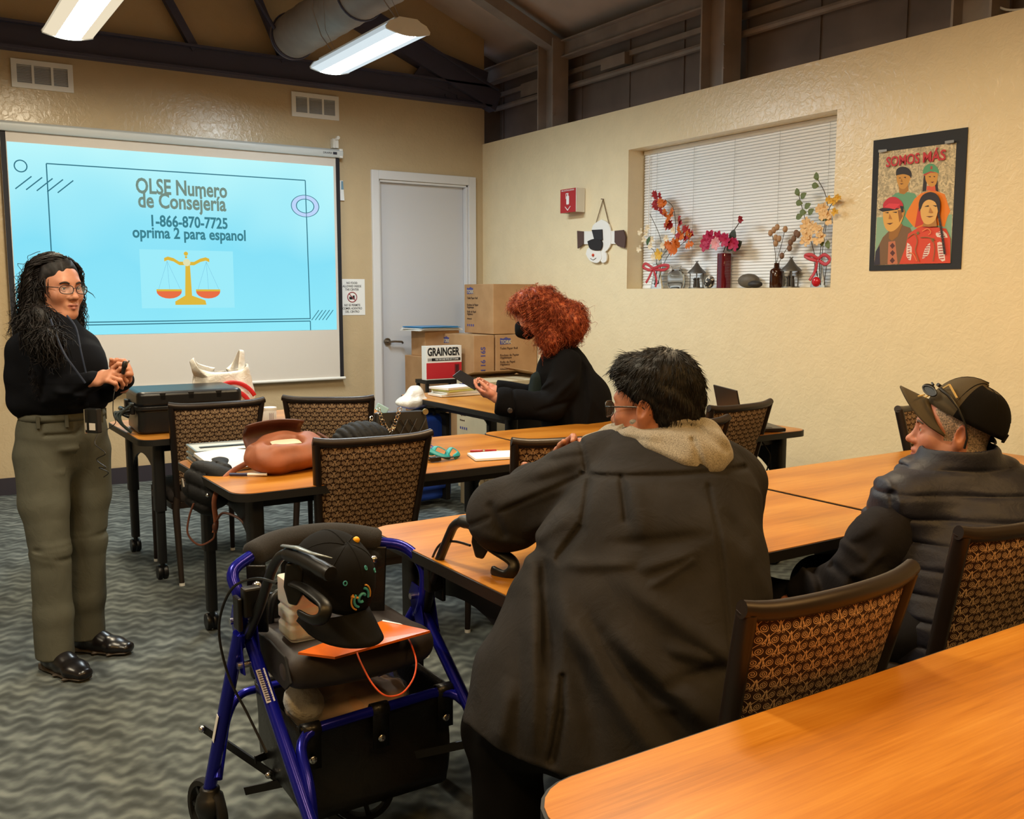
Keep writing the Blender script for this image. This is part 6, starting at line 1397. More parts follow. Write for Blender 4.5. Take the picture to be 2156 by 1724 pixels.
for r0, a0, a1 in ((.045, .3, 2.9), (.085, .35, 2.75), (.125, .5, 2.4)):
    b = MB(); P = []
    for a in np.linspace(a0, a1, 16):
        x, z = .03 + r0 * math.cos(a) * 1.15, .055 + r0 * math.sin(a) * 1.25; P.append(V((x, -.0915 * (1 - .45 * z / .29) * (1 + .10 * math.sin(PI * z / .29)) - .014 + .35 * abs(x) ** 2, z)))
    b.tube(P, .0125, 8, flat=.35, up=(0, 1, 0)); b.build('red_ring', rdm, sb, angle=180)
tn = thing('canister', 'white canister with a lid standing on the far table between the two chairs', 'canister', (-3.019, -2.755, 0.742))
MB().lathe([(.001, 0), (.036, 0), (.037, .003), (.037, .094), (.036, .096)], n=28).build('can_body', simple('can_label', (226, 226, 228), .4), tn, angle=60); MB().lathe([(.0385, .094), (.0385, .106), (.034, .108), (.001, .107)], n=28).build('lid', M_OFFW, tn, angle=60)
b = MB()
for i in range(5): b.box((-.012 + .005 * i, -.0368, .05), (.0014, .0016, .06 - .008 * (i % 2)))
b.build('label_print', simple('can_print', (120, 84, 110), .6), tn, smooth=False)
# left end of the middle table
sc = thing('metal_case', 'flat silver edged case at the far left corner of the table with the brown backpack', 'case', (-3.50, -3.66, TB), -.08)
alu = simple('brushed_aluminium', (190, 192, 194), .3, 1.0)
MB().box((0, 0, .032), (.32, .22, .056)).build('case_panel', simple('case_panel_pale', (206, 212, 214), .25), sc, smooth=False, bevel=.003)
b = MB()
for z in (.004, .030, .060):
    for p, q_ in (((-.163, -.113), (.163, -.113)), ((-.163, .113), (.163, .113)), ((-.163, -.113), (-.163, .113)), ((.163, -.113), (.163, .113))): b.bar((p[0], p[1], z), (q_[0], q_[1], z), .008, .008)
b.build('case_edges', alu, sc, smooth=False); MB().box((-.06, -.1175, .032), (.05, .008, .02)).build('clasp', M_CHROME, sc, smooth=False, bevel=.002); MB().box((-.03, .0, .0615), (.20, .03, .004)).build('pen_tray', M_BLACK, sc, smooth=False)
pp = thing('notebook', 'open white notebook leaning under the flap of the brown backpack', 'notebook', (-3.56, -3.86, TB), .35); MB().box((0, 0, .035), (.24, .17, .012), Matrix.Rotation(.35, 3, 'X')).build('pages', M_PAPER, pp, smooth=False); MB().box((0, 0, .026), (.25, .18, .004), Matrix.Rotation(.35, 3, 'X')).build('cover', simple('notebook_cover', (60, 62, 66), .6), pp, smooth=False)
bp = thing('backpack', 'brown leather drawstring backpack lying on its side on the table', 'backpack', (-3.37, -4.03, TB)); O_ = A_((-3.37, -4.03, TB))
M_LEA = simple('brown_leather', (142, 84, 58), .6, vary=.22, scale=14, bump=.2, bscale=160, bd=.001); M_LEAD = simple('dark_brown_leather', (82, 44, 30), .5, vary=.15)
s = SDF(); s.ell((.05, .0, .058), (.165, .12, .066), .03); s.ell((-.07, -.02, .066), (.11, .10, .062), .05); s.ell((.02, .06, .10), (.11, .06, .055), .05); s.ell((-.03, -.03, .135), (.085, .045, .050), .015, op='s'); s._put(lambda P: -P[:, 2] + .001, (0, 0, 0), (0, 0, 0), .008, 'i')
gath = vnoise(201, 20); g2 = vnoise(205, 60); g3 = folds(207, (.25, 1, .5), 75)
def dbp(P):
    a = np.arctan2(P[:, 1] + .01, P[:, 0] + .02); up = np.clip((P[:, 2] - .06) / .06, 0, 1); return .008 * g3(P) * (.4 + .6 * up) + .012 * gath(P) + .003 * g2(P)
s.disp = dbp; s.dl = .02; skin(s, 'pouch', M_LEA, bp, .005)
fl = MB(); fl.grid(lambda u, v: V((-.16 + .25 * u, .05 + .05 * math.sin(PI * v) + .02 * u, .10 + .10 * v - .06 * (u - .5) ** 2)), 12, 8); fl.build('flap', M_LEAD, bp, angle=180, solid=.006)
MB().box((-.02, -.005, .115), (.12, .05, .004), Matrix.Rotation(.25, 3, 'X')).build('lining', simple('lining_cream', (216, 196, 176), .7), bp, smooth=False)
b = MB(); b.tube(smoothpath([(.10, -.05, .15), (.15, -.10, .11), (.19, -.13, .06), (.20, -.15, .015)], 6), .005, 6); b.ell((.20, -.152, .014), (.012, .010, .010), 10, 8); b.build('drawstring', M_LEAD, bp)
for P in (((-3.373, -3.894, 0.809), (-3.522, -3.947, 0.771), (-3.633, -4.024, 0.737), (-3.685, -4.049, 0.662), (-3.686, -4.061, 0.57), (-3.694, -4.062, 0.53)), ((-3.639, -3.605, 0.787), (-3.571, -3.651, 0.773), (-3.502, -3.757, 0.761))):
    MB().tube(smoothpath([A_(p) - O_ for p in P], 6), .011, 8, flat=.3, up=FW).build('strap', M_LEA, bp, angle=180)
b = MB(); b.tube(smoothpath([A_(p) - O_ for p in ((-3.693, -4.062, 0.537), (-3.701, -4.061, 0.506), (-3.746, -4.035, 0.483), (-3.781, -4.007, 0.525), (-3.773, -4.002, 0.589), (-3.754, -4.007, 0.644))], 6), .004, 6); b.tube(smoothpath([A_(p) - O_ for p in ((-3.686, -4.061, 0.574), (-3.664, -4.083, 0.609), (-3.624, -4.134, 0.596), (-3.603, -4.164, 0.569))], 6), .005, 6); b.build('strap_tail', M_LEAD, bp); b = MB(); b.ell(A_((-3.693, -4.071, 0.555)) - O_, (.012, .01, .02), 10, 8); b.build('buckle', M_LEAD, bp)
jk = thing('puffer_jacket', 'black quilted jacket draped over the left end of the table beside the brown backpack', 'jacket', (-3.70, -4.05, TB)); O_ = A_((-3.70, -4.05, TB))
s = SDF(); s.chain([A_((-3.52, -3.81, 0.731)) - O_, A_((-3.602, -3.854, 0.726)) - O_, A_((-3.669, -3.885, 0.708)) - O_, A_((-3.695, -3.899, 0.656)) - O_], [.030, .050, .070, .062], .05); s.chain([A_((-3.623, -3.96, 0.725)) - O_, A_((-3.656, -3.97, 0.673)) - O_, A_((-3.683, -3.959, 0.626)) - O_], [.055, .050, .035], .05); s.chain([A_((-3.719, -3.857, 0.67)) - O_, A_((-3.678, -3.94, 0.613)) - O_], [.03, .03], .03)
w2 = vnoise(212, 14); s.disp = lambda P: .010 - .014 * np.abs(np.sin(PI * (P[:, 2] * .9 + P[:, 0] * .35 + .012 * w2(P)) / .055)) ** .5 + .004 * w2(P); s.dl = .02
M_PUFF = Mat('black_puffer', lin(11, 12, 15), .7, 0, .3); v_ = M_PUFF.coords(); M_PUFF.bump(M_PUFF.noise(v_, 50, 4, .6, .5), .3, .006); M_PUFF = M_PUFF.m; skin(s, 'quilted_shell', M_PUFF, jk, .006)
MB().ell(A_((-3.709, -4.038, 0.676)) - O_, (.008, .008, .008), 10, 8).build('snap', M_CHROME, jk)
b = MB(); b.tube([A_(p) - O_ for p in ((-3.773, -3.922, 0.729), (-3.773, -3.939, 0.698))], .006, 6); b.build('zip_pull', M_CHROME, jk)
hd = thing('rolled_jacket', 'black quilted bundle behind the right side of the brown backpack', 'jacket', (-2.98, -3.86, TB)); s = SDF(); s.ell((0, 0, .075), (.13, .10, .075), .02); s.disp = lambda P: .008 - .011 * np.abs(np.sin(PI * (P[:, 0] + P[:, 2] * .4) / .035)) ** .6; s.dl = .02; skin(s, 'bundle', M_PUFF, hd, .006)
pen = thing('pen', 'white pen with a blue cap lying in front of the brown backpack', 'pen', (-3.556, -4.074, 0.748)); d = V(A_((-3.495, -4.114, 0.748)) - A_((-3.616, -4.034, 0.748))).normalized()
MB().tube([d * -.005, d * .072], .0055, 10).build('barrel', M_PAPER, pen); MB().tube([d * -.075, d * -.005], .0062, 10).build('pen_cap', simple('pen_blue', (30, 36, 80), .4), pen)
hb_ = thing('handbag', 'black quilted handbag with a silver chain standing on the far side of the middle table', 'handbag', (-2.70, -3.68, TB), -.20); M_BAGL = simple('black_bag_leather', (18, 17, 18), .35, bump=.2, bscale=150, bd=.001)
def hbf(u, v):
    o = rrect(-.145, .145, -.055, .055, .03, 4); p = o[int(round(u * len(o))) % len(o)]; return V((p[0] * (1 - .16 * v), p[1] * (1 - .55 * v), .165 * v + .012 * v * math.cos(p[0] * 20)))
b = MB(); b.grid(hbf, 20, 10, True); b.f.append(tuple(range(180, 200))); b.mi.append(0); b.build('bag_body', M_BAGL, hb_, angle=60)
b = MB()
for k in range(4): b.tube([(-.10 + .045 * k, -.048, .125 - 0), (-.06 + .045 * k, -.054, .055), (-.02 + .045 * k, -.048, .125)], .004, 6)
b.build('chevron_quilting', M_BAGL, hb_)
b = MB()
for i in range(18): t_ = i / 17; c = V((-.115 + .10 * t_, -.05, .165 - .10 * math.sin(PI * t_) + .01)); b.tube([c + V((.009 * math.cos(a), .004 * math.sin(a + i), .009 * math.sin(a))) for a in np.linspace(0, 2 * PI, 9)[:-1]], .0022, 5, closed=True)
for i in range(14): c = V((-.15 - .012 * math.sin(i * .3), -.055, .14 - .0125 * i)); b.tube([c + V((.007 * math.cos(a), .004 * math.sin(a + i), .009 * math.sin(a))) for a in np.linspace(0, 2 * PI, 9)[:-1]], .002, 5, closed=True)
b.build('chain', M_CHROME, hb_); MB().lathe([(.001, .004), (.014, .004), (.015, -.004)], (.115, -.034, .155), 16, axis=(0, -1, 0)).build('clasp', simple('brass', (190, 170, 120), .3, 1.0), hb_)
MB().box((-.09, -.01, .175), (.06, .012, .035), Matrix.Rotation(.5, 3, 'Y')).build('tissue_pack', simple('pale_blue_film', (150, 190, 205), .4), hb_, smooth=False, bevel=.004)
ly = thing('lanyard', 'teal and purple lanyards heaped on the middle table beside the chair', 'lanyard', (-2.78, -4.138, 0.742)); O_ = A_((-2.78, -4.138, 0.742))
tm, pm = simple('teal_strap', (24, 140, 146), .5), simple('purple_strap', (70, 60, 140), .6)
for mat, P, nm in ((tm, [(0, 0, .02), (.04, .03, .05), (.08, .01, .03), (.06, -.04, .012), (.01, -.03, .03), (-.02, .01, .05), (.03, .05, .02)], 'teal_strap'), (tm, [(.06, -.02, .01), (.11, .02, .04), (.13, -.01, .02), (.09, -.04, .008)], 'teal_strap'), (pm, [(-.03, .05, .02), (.01, .09, .06), (.05, .07, .04), (.0, .04, .03), (-.03, .08, .05)], 'purple_strap'), (M_BLACK, [(-.04, -.04, .012), (.0, -.06, .02), (.05, -.05, .012), (.12, -.02, .008)], 'black_strap')):
    MB().tube(smoothpath(P, 6), .012, 6, flat=.18).build(nm, mat, ly, angle=180)
MB().box((-.01, -.05, .012), (.05, .03, .02)).build('buckle', M_BLACK, ly, smooth=False, bevel=.004)
rp = thing('pen', 'red pen lying behind the notepad on the middle table', 'pen', (-2.479, -4.093, 0.748)); d = V(A_((-2.438, -4.12, 0.748)) - A_((-2.526, -4.078, 0.748))).normalized(); rm = simple('pen_red', (150, 24, 28), .3)
MB().tube([d * -.07, d * -.065, d * .05], [.003, .0062, .0062], 10).build('barrel', rm, rp); MB().tube([d * .05, d * .072], [.005, .002], 8).build('tip', M_CHROME, rp); MB().tube([d * -.012, d * -.004], .0068, 10).build('ring', M_CHROME, rp)
a, b_, c_, d_ = (A_(q_) for q_ in ((-2.588, -4.117, 0.742), (-2.638, -4.274, 0.742), (-2.437, -4.32, 0.742), (-2.381, -4.161, 0.742))); o_ = (a + b_ + c_ + d_) / 4
npd = thing('notepad', 'white notepad lying flat on the middle table, in front of the red pen', 'notepad', tuple(o_)); MB().prism([p - o_ for p in (a, b_, c_, d_)], (0, 0, .010)).build('pages', M_PAPER, npd, smooth=False); MB().prism([(p - o_) * 1.01 for p in (a, b_, c_, d_)], (0, 0, .0015)).build('backing', simple('grey_board', (150, 146, 140), .8), npd, smooth=False)
# laptop on the table end by the right wall
lp = thing('laptop', 'open laptop seen edge on at the end of the table by the right wall', 'laptop', (-.88, -4.20, TB), 1.15); M_LAP = simple('laptop_dark', (40, 34, 32), .35, .3)
MB().box((0, 0, .011), (.33, .23, .018)).build('keyboard_base', M_LAP, lp, smooth=False, bevel=.004); MB().box((0, .005, .0205), (.28, .11, .002)).build('keys', M_BLACK, lp, smooth=False); MB().box((0, .135, .115), (.33, .008, .215), Matrix.Rotation(-.22, 3, 'X')).build('screen_lid', M_LAP, lp, smooth=False, bevel=.003)
pb = thing('paper', 'crumpled white paper behind the laptop at the right wall', 'paper', (-.80, -4.02, TB)); s, h = lump(0, (.07, .05, .02), 231, .006, 60, .006); o = skin(s, 'crumpled_sheet', M_PAPER, pb, h); o.location = (0, 0, .018)
for n_, P in enumerate((((-0.927, -4.299, 0.697), (-0.905, -4.319, 0.66), (-0.887, -4.337, 0.611), (-0.904, -4.336, 0.549), (-0.928, -4.328, 0.488)), ((-0.774, -4.279, 0.694), (-0.76, -4.299, 0.619), (-0.749, -4.318, 0.531), (-0.741, -4.329, 0.493)))):
    cbo = thing('cable', ('thick dark cable hanging from the laptop table, nearer the chair', 'thin pale cable hanging from the corner of the laptop table')[n_], 'cable', P[0]); MB().tube(smoothpath([A_(p) - A_(P[0]) for p in P], 6), .004 if n_ == 0 else .003, 6).build('cord', M_BLACK if n_ == 0 else simple('tan_cord', (150, 130, 90), .6), cbo)
ps = thing('paper', 'sheet with blue print on the table beyond the collar of the man in the cap', 'paper', (-0.858, -5.548, 0.744)); a, b_, c_, d_ = (A_(q_) - A_((-0.858, -5.548, 0.744)) for q_ in ((-0.75, -5.453, 0.744), (-0.978, -5.6, 0.744), (-0.956, -5.669, 0.76), (-0.836, -5.549, 0.76))); MB().prism([a, b_, c_, d_], (0, 0, .003)).build('sheet', M_PAPER, ps, smooth=False)
b = MB()
for k in range(3): m0 = a * (.75 - .2 * k) + b_ * (.25 + .2 * k); m1 = d_ * (.75 - .2 * k) + c_ * (.25 + .2 * k); b.bar(m0 * .8 + m1 * .2 + (0, 0, .004), m0 * .35 + m1 * .65 + (0, 0, .004), .008, .001)
b.build('print', simple('print_blue', (90, 140, 180), .7), ps, smooth=False)
# cardboard boxes in the corner
M_CARD = Mat('cardboard', lin(178, 140, 100), .8, 0, .2); v_ = M_CARD.coords(); M_CARD.color(M_CARD.ramp(M_CARD.noise(v_, 6, 3), [(.3, lin(168, 130, 92)), (.7, lin(186, 148, 108))])); M_CARD = M_CARD.m
M_CARDW = simple('pale_cardboard', (196, 182, 152), .8, vary=.05, scale=8); M_TAPE = simple('clear_tape', (204, 184, 150), .25); M_PRB = simple('box_print_blue', (74, 76, 140), .7); M_PRD = simple('box_print_dark', (84, 62, 48), .75)
def carton(label, c, d, rz=0, left=True, front=None, mat=M_CARD, side_text=None, small=True, group='cardboard cartons stacked in the corner'):
    t = thing('cardboard_box', label, 'box', c, rz, group); w, l, h = d; MB().box((0, 0, h / 2), d).build('carton', mat, t, smooth=False, bevel=.004)
    MB().box((0, 0, h + .0006), (.06, l * .99, .0012)).build('tape', M_TAPE, t, smooth=False)
    def face(k):   # k: 0 the side towards the left wall, 1 the side towards the camera
        return ((-w / 2 - .0012, 0, 0), (PI / 2, 0, -PI / 2)) if k == 0 else ((0, -l / 2 - .0012, 0), (PI / 2, 0, 0))
    def put(k, body, u, z, size, mat, bold=.02, rot=0, align='LEFT'):
        p, r = face(k); p = V(p) + (V((0, -u, z)) if k == 0 else V((u, 0, z)))
        e = (Matrix.Rotation(0, 4, 'X') @ (Matrix.Rotation(r[2], 4, 'Z') @ Matrix.Rotation(r[0], 4, 'X') @ Matrix.Rotation(rot, 4, 'Z'))).to_euler()
        text('lettering', body, size, mat, t, p, tuple(e), bold=bold, align=align)
    for k, kind in ((0, left), (1, front)):
        if not kind: continue
        e = l if k == 0 else w
        if kind == 'brand':
            p, r = face(k); u0 = -e * .40
            lg = MB(); lg.add([(x, z, 0) for x, z in ((0, 0), (.105, .004), (.105, .052), (.085, .052), (.06, .062), (.03, .050), (0, .056))], [tuple(range(7))]); o = lg.build('logo_patch', M_PRB, t, smooth=False); o.location = V(p) + (V((0, -u0, h * .80)) if k == 0 else V((u0, 0, h * .80))); o.rotation_euler = r
            q_, rr = face(k); off = V((-.0008, 0, 0)) if k == 0 else V((0, -.0008, 0)); text('lettering', 'TORK', .040, M_CARDW, t, V(q_) + off + (V((0, -u0 - .004 * -1 * -1, h * .80 + .008)) if k == 0 else V((u0 + .006, 0, h * .80 + .008))), rr, bold=.03)
            for n_, (tx, zz) in enumerate((('Toilet Paper Roll', .70), ('Rouleau de Papier', .56), ('Hygi\u00e9nique', .51), ('Rollo de Papel', .42), ('Higi\u00e9nico', .37), ('Advanced', .28))): put(k, tx, u0, h * zz, .026 if n_ != 5 else .020, M_PRD, .012)
            b = MB()
            for n_ in range(4): b.box((.012 + n_ * .032, .0, 0), (.018, .020, .0004))
            o = b.build('care_marks', M_PRB, t, smooth=False); o.location = V(p) + (V((0, -u0, h * .16)) if k == 0 else V((u0, 0, h * .16))); o.rotation_euler = r
        if kind == 'code': put(k, 'TM 16 16S', e * .05, h * .10, .062, M_PRB, .02, PI / 2)
        if kind == 'top_code': put(k, 'TM 16 16S', -e * .12, h * .70, .055, M_PRD, .02)
    if side_text: put(*side_text)
    return t
carton('top carton of the stack in the corner, lettering on its left side, beside the door', (-.228, -.66, 1.115), (.44, .48, .42), left='brand', front='bar')
carton('middle carton of the corner stack seen end on with upright blue lettering', (-.545, -.62, .70), (.20, .58, .41), left='brand', front='code')
carton('middle carton of the corner stack half hidden by the woman with red hair', (-.22, -.68, .70), (.42, .46, .41), left=False, front='brand')
carton('bottom carton of the corner stack, below the carton with upright blue lettering', (-.40, -.60, 0), (.62, .60, .70), left=False, front=False)
ob = carton('pale open carton with raised flaps in front of the corner stack, behind the phone', (-.56, -1.245, .30), (.60, .50, .48), left='brand', front='top_code', mat=M_CARDW)
b = MB(); b.prism([(-.30, .25, .48), (.26, .25, .48), (.20, .06, .53), (-.26, .04, .535)], (0, 0, .004)); b.prism([(.30, -.25, .48), (.30, .24, .48), (.12, .20, .55), (.10, -.20, .545)], (0, 0, .004)); b.build('flap', M_CARD, ob, smooth=False)
carton('low carton on the floor under the pale open carton', (-.60, -1.25, 0), (.66, .54, .30), left=False, front=False)
carton('low pale carton on the floor beside the blue bag', (-.99, -1.65, .0), (.30, .30, .30), left=False, front=False, mat=M_CARDW)
carton('small carton on the floor seen under the middle table', (-1.27, -2.15, 0), (.30, .26, .26), left=False, front='brand', mat=M_CARDW)
carton('brown carton under the blue flyers behind the red and white sign', (-.66, -.27, .915), (.34, .26, .22), left=False, front=False)
carton('tall carton on the floor under the carton with the blue flyers', (-.68, -.26, 0), (.38, .34, .915), left=False, front=False)
flm = simple('flyer_blue', (60, 140, 200), .35)
fy = thing('flyer_stack', 'stack of blue and white flyers on top of the brown carton by the door', 'papers', (-.70, -.28, 1.136), .10); 
for k in range(5): MB().box((.01 * (k % 2) - .02 * k * .5, -.01 * k, .004 + .008 * k), (.46 - .02 * k, .30, .006), .06 * (k % 3)).build('flyer', flm if k >= 3 else M_PAPER, fy, smooth=False)
gs = thing('box_sign', 'white and red box lettered GRAINGER standing in front of the door', 'box', (-.74, -.72, .60), .0)
X0, X1 = (-1.028, -0.79, 0.907)[0], (-0.692, -0.79, 0.894)[0]; w_ = X1 - X0; z0, z1 = (-0.862, -0.79, 0.747)[2], (-0.859, -0.79, 1.027)[2]; gs.location = ((X0 + X1) / 2, -.70, z0); gh = z1 - z0
MB().box((0, -.05, gh / 2), (w_, .08, gh)).build('carton', M_OFFW, gs, smooth=False, bevel=.003); MB().box((0, -.0905, gh * .27), (w_ * .985, .002, gh * .47)).build('red_panel', simple('grainger_red', (190, 34, 46), .45), gs, smooth=False); MB().box((.02, -.0905, gh * .60), (w_ * .80, .002, gh * .085)).build('black_band', M_INK, gs, smooth=False)
text('lettering', 'GRAINGER', .09, M_INK, gs, (-w_ * .46, -.0912, gh * .72), bold=.035, width=w_ * .90); text('lettering', 'FOR THE ONES WHO GET IT DONE', .02, M_OFFW, gs, (-w_ * .24, -.0925, gh * .578), bold=.01, width=w_ * .64)
b = MB()
for k in range(5): b.box((-w_ * .44 + k * .011, -.0905, gh * .60), (.005, .002, gh * .085))
b.build('stripes', M_INK, gs, smooth=False); b = MB(); b.box((w_ * .36, -.0918, gh * .30), (w_ * .13, .002, gh * .30)); b.build('code_mark', simple('dark_red', (120, 20, 28), .5), gs, smooth=False); b = MB()
for k in range(3): b.box((w_ * (.335 + .025 * k), -.0932, gh * .30), (.005, .001, gh * .24))
b.build('code_bars', M_INK, gs, smooth=False)
st = thing('stand', 'dark metal stand under the red and white box sign', 'stand', (gs.location[0], -.70, 0)); MB().box((0, 0, z0 - .016), (w_ * 1.02, .20, .03)).build('shelf', M_TSTEEL, st, smooth=False)
for sx in (-1, 1):
    for sy in (-1, 1): MB().box((sx * w_ * .46, sy * .08, (z0 - .03) / 2), (.025, .025, z0 - .03)).build('leg', M_TSTEEL, st, smooth=False)
cb = thing('rolling_bag', 'blue and black wheeled bag standing on the floor before the table with the boxes', 'bag', ((-1.591, -1.9, 0.597)[0] - .09, -1.90, 0), .12); M_CB = simple('royal_blue_nylon', (22, 62, 160), .6, bump=.3, bscale=200)
MB().box((0, 0, .33), (.40, .24, .58)).build('bag_body', M_CB, cb, bevel=.03, seg=3); MB().box((.0, -.135, .30), (.30, .05, .36)).build('front_pocket', M_CB, cb, bevel=.02, seg=3)
for x in (-.13, .13): MB().box((x, -.13, .34), (.035, .075, .60)).build('black_strap', M_BLACKM, cb, smooth=False, bevel=.004)
MB().box((0, -.163, .40), (.32, .008, .03)).build('black_strap', M_BLACKM, cb, smooth=False)
MB().tube(fillet([(-.10, -.05, .62), (-.10, -.05, .66), (.10, -.05, .66), (.10, -.05, .62)], .03), .012, 8).build('handle', M_BLACKM, cb)
for x in (-.16, .16): MB().lathe([(.001, -.02), (.04, -.02), (.04, .02), (.001, .02)], (x, .09, .04), 20, axis=(1, 0, 0)).build('wheel', M_BLACK, cb)
wb = thing('plastic_bag', 'crumpled white plastic bag on top of the blue wheeled bag', 'bag', ((-1.66, -1.9, 0.734)[0] - .07, -1.90, .672)); s = SDF(); s.ell((0, 0, .045), (.12, .09, .05), .02); s.ell((.03, 0, .10), (.055, .05, .05), .05); n_1, n_2 = vnoise(241, 30), vnoise(242, 70); s.disp = lambda P: .013 * n_1(P) + .006 * n_2(P); s.dl = .03; skin(s, 'bag_body', bm, wb, .007)
pm_ = thing('magazine_pile', 'small pile of papers and magazines at the far end of the table by the boxes', 'papers', (-1.36, -1.86, TB)); 
for k, (cl_, dx) in enumerate((((224, 224, 220), 0), ((214, 216, 214), .02), ((196, 206, 130), .01), ((226, 228, 230), -.02))): MB().box((dx, 0, .009 + .016 * k), (.34 - .02 * k, .20, .014), .08 * k).build('magazine', simple('magazine_cover', cl_, .45), pm_, smooth=False)

# ------------------------------------------------------------------ right wall: poster, sign, hanging decoration, niche shelf
po = thing('poster', 'poster of four people lettered SOMOS MAS on black backing on the right wall', 'poster', (-.004, -4.505, 1.94)); PO = A_((-.004, -4.505, 1.94))
def W3(p, d=0.0): return V((-d, p[0] - PO[1], p[1] - PO[2]))
_pl = [0]
def pp_(pts, rgb, name='print', par=None, sm=0, rough=.5):
    _pl[0] += 1; d = .0036 + _pl[0] * .00010
    P = [W3(p, d) for p in pts]
    if sm: P = smoothpath(P + [P[0]], sm)[:-1]
    key = 'ink_%d_%d_%d' % rgb; m = bpy.data.materials.get(key) or simple(key, rgb, rough)
    b = MB(); b.add(P, [tuple(range(len(P)))]); return b.build(name, m, par or po, smooth=False)
MB().prism([W3(p) for p in ((-4.226, 2.304), (-4.788, 2.298), (-4.791, 1.581), (-4.234, 1.582))], (-.003, 0, 0)).build('backing_board', simple('black_card', (38, 40, 46), .7), po, smooth=False)
sh = pp_([(-4.267, 2.235), (-4.73, 2.228), (-4.733, 1.612), (-4.267, 1.612)], (214, 198, 158), 'sheet')
crowd = Mat('crowd_print', lin(200, 186, 150), .5); v_ = crowd.coords(); crowd.color(crowd.ramp(crowd.noise(v_, 42, 4, .6, 1.2), [(.38, lin(160, 148, 120)), (.50, lin(194, 180, 146)), (.62, lin(224, 208, 170))]))
sh.data.materials[0] = crowd.m
pp_([(-4.27, 1.879), (-4.727, 1.863), (-4.734, 1.617), (-4.269, 1.615)], (140, 178, 150))
# standing man in green, standing woman in orange
pp_([(-4.333, 1.967), (-4.382, 2.001), (-4.431, 2.008), (-4.502, 1.99), (-4.542, 1.936), (-4.532, 1.834), (-4.485, 1.808), (-4.447, 1.801), (-4.37, 1.805)], (104, 162, 128))
pp_([(-4.399, 2.047), (-4.407, 1.999), (-4.437, 1.991), (-4.463, 2.008), (-4.459, 2.041)], (176, 122, 42))
pp_([(-4.383, 2.1), (-4.39, 2.062), (-4.408, 2.029), (-4.436, 2.02), (-4.456, 2.037), (-4.468, 2.064), (-4.474, 2.087), (-4.461, 2.102), (-4.425, 2.113)], (206, 150, 62), sm=3)
pp_([(-4.381, 2.096), (-4.381, 2.124), (-4.399, 2.139), (-4.429, 2.139), (-4.459, 2.125), (-4.477, 2.1), (-4.476, 2.072), (-4.464, 2.087), (-4.431, 2.099), (-4.399, 2.099)], (38, 28, 26), sm=3)
pp_([(-4.551, 2.093), (-4.548, 1.996), (-4.57, 1.998), (-4.572, 2.054)], (46, 32, 30)); pp_([(-4.627, 2.085), (-4.642, 1.987), (-4.619, 1.994), (-4.616, 2.049)], (46, 32, 30))
pp_([(-4.459, 1.895), (-4.503, 1.962), (-4.539, 1.987), (-4.585, 1.997), (-4.627, 1.993), (-4.679, 1.971), (-4.716, 1.881), (-4.701, 1.851), (-4.688, 1.801), (-4.657, 1.812), (-4.533, 1.801), (-4.501, 1.817), (-4.452, 1.872)], (236, 132, 32))
pp_([(-4.527, 1.909), (-4.548, 1.926), (-4.564, 1.823), (-4.512, 1.807)], (206, 62, 44))
pp_([(-4.573, 2.023), (-4.572, 2.001), (-4.627, 1.991), (-4.621, 2.021)], (222, 92, 56))
pp_([(-4.559, 2.087), (-4.564, 2.054), (-4.584, 2.025), (-4.605, 2.016), (-4.625, 2.026), (-4.632, 2.052), (-4.632, 2.084), (-4.59, 2.095)], (210, 152, 66), sm=3)
pp_([(-4.544, 2.093), (-4.55, 2.12), (-4.577, 2.138), (-4.608, 2.132), (-4.633, 2.107), (-4.639, 2.083), (-4.611, 2.093), (-4.565, 2.084)], (88, 158, 116), sm=3); pp_([(-4.549, 2.086), (-4.59, 2.098), (-4.634, 2.084), (-4.59, 2.091), (-4.555, 2.077)], (190, 70, 56)); pp_([(-4.588, 2.125), (-4.6, 2.124), (-4.601, 2.108), (-4.589, 2.108)], (176, 76, 62))
for dx, dy in ((0, 0), (310, 0)): pass
pp_([(-4.397, 2.082), (-4.41, 2.084), (-4.412, 2.078)], (40, 28, 24)); pp_([(-4.429, 2.083), (-4.444, 2.084), (-4.443, 2.076)], (40, 28, 24)); pp_([(-4.407, 2.052), (-4.431, 2.05), (-4.419, 2.045)], (96, 52, 30)); pp_([(-4.417, 2.078), (-4.413, 2.06), (-4.425, 2.058)], (160, 106, 40))
pp_([(-4.579, 2.071), (-4.592, 2.073), (-4.593, 2.066)], (40, 28, 24)); pp_([(-4.607, 2.071), (-4.621, 2.069), (-4.615, 2.064)], (40, 28, 24)); pp_([(-4.593, 2.042), (-4.616, 2.042), (-4.606, 2.035)], (110, 40, 36))
# front man with red cap
pp_([(-4.269, 1.614), (-4.277, 1.693), (-4.316, 1.765), (-4.354, 1.799), (-4.435, 1.826), (-4.485, 1.808), (-4.503, 1.774), (-4.464, 1.696), (-4.436, 1.614)], (124, 92, 62))
pp_([(-4.354, 1.739), (-4.396, 1.742), (-4.419, 1.616), (-4.355, 1.614)], (196, 118, 84)); 
for a_, b_, c_, d_ in (((-4.38, 1.733), (-4.397, 1.715), (-4.381, 1.699), (-4.364, 1.717)), ((-4.383, 1.693), (-4.4, 1.676), (-4.385, 1.659), (-4.367, 1.677)), ((-4.384, 1.653), (-4.401, 1.635), (-4.385, 1.619), (-4.368, 1.635))): pp_([a_, b_, c_, d_], (92, 48, 44))
pp_([(-4.268, 1.613), (-4.274, 1.688), (-4.298, 1.722), (-4.307, 1.614)], (52, 46, 60))
pp_([(-4.356, 1.806), (-4.356, 1.758), (-4.375, 1.743), (-4.411, 1.765), (-4.438, 1.83), (-4.412, 1.841)], (158, 106, 40))
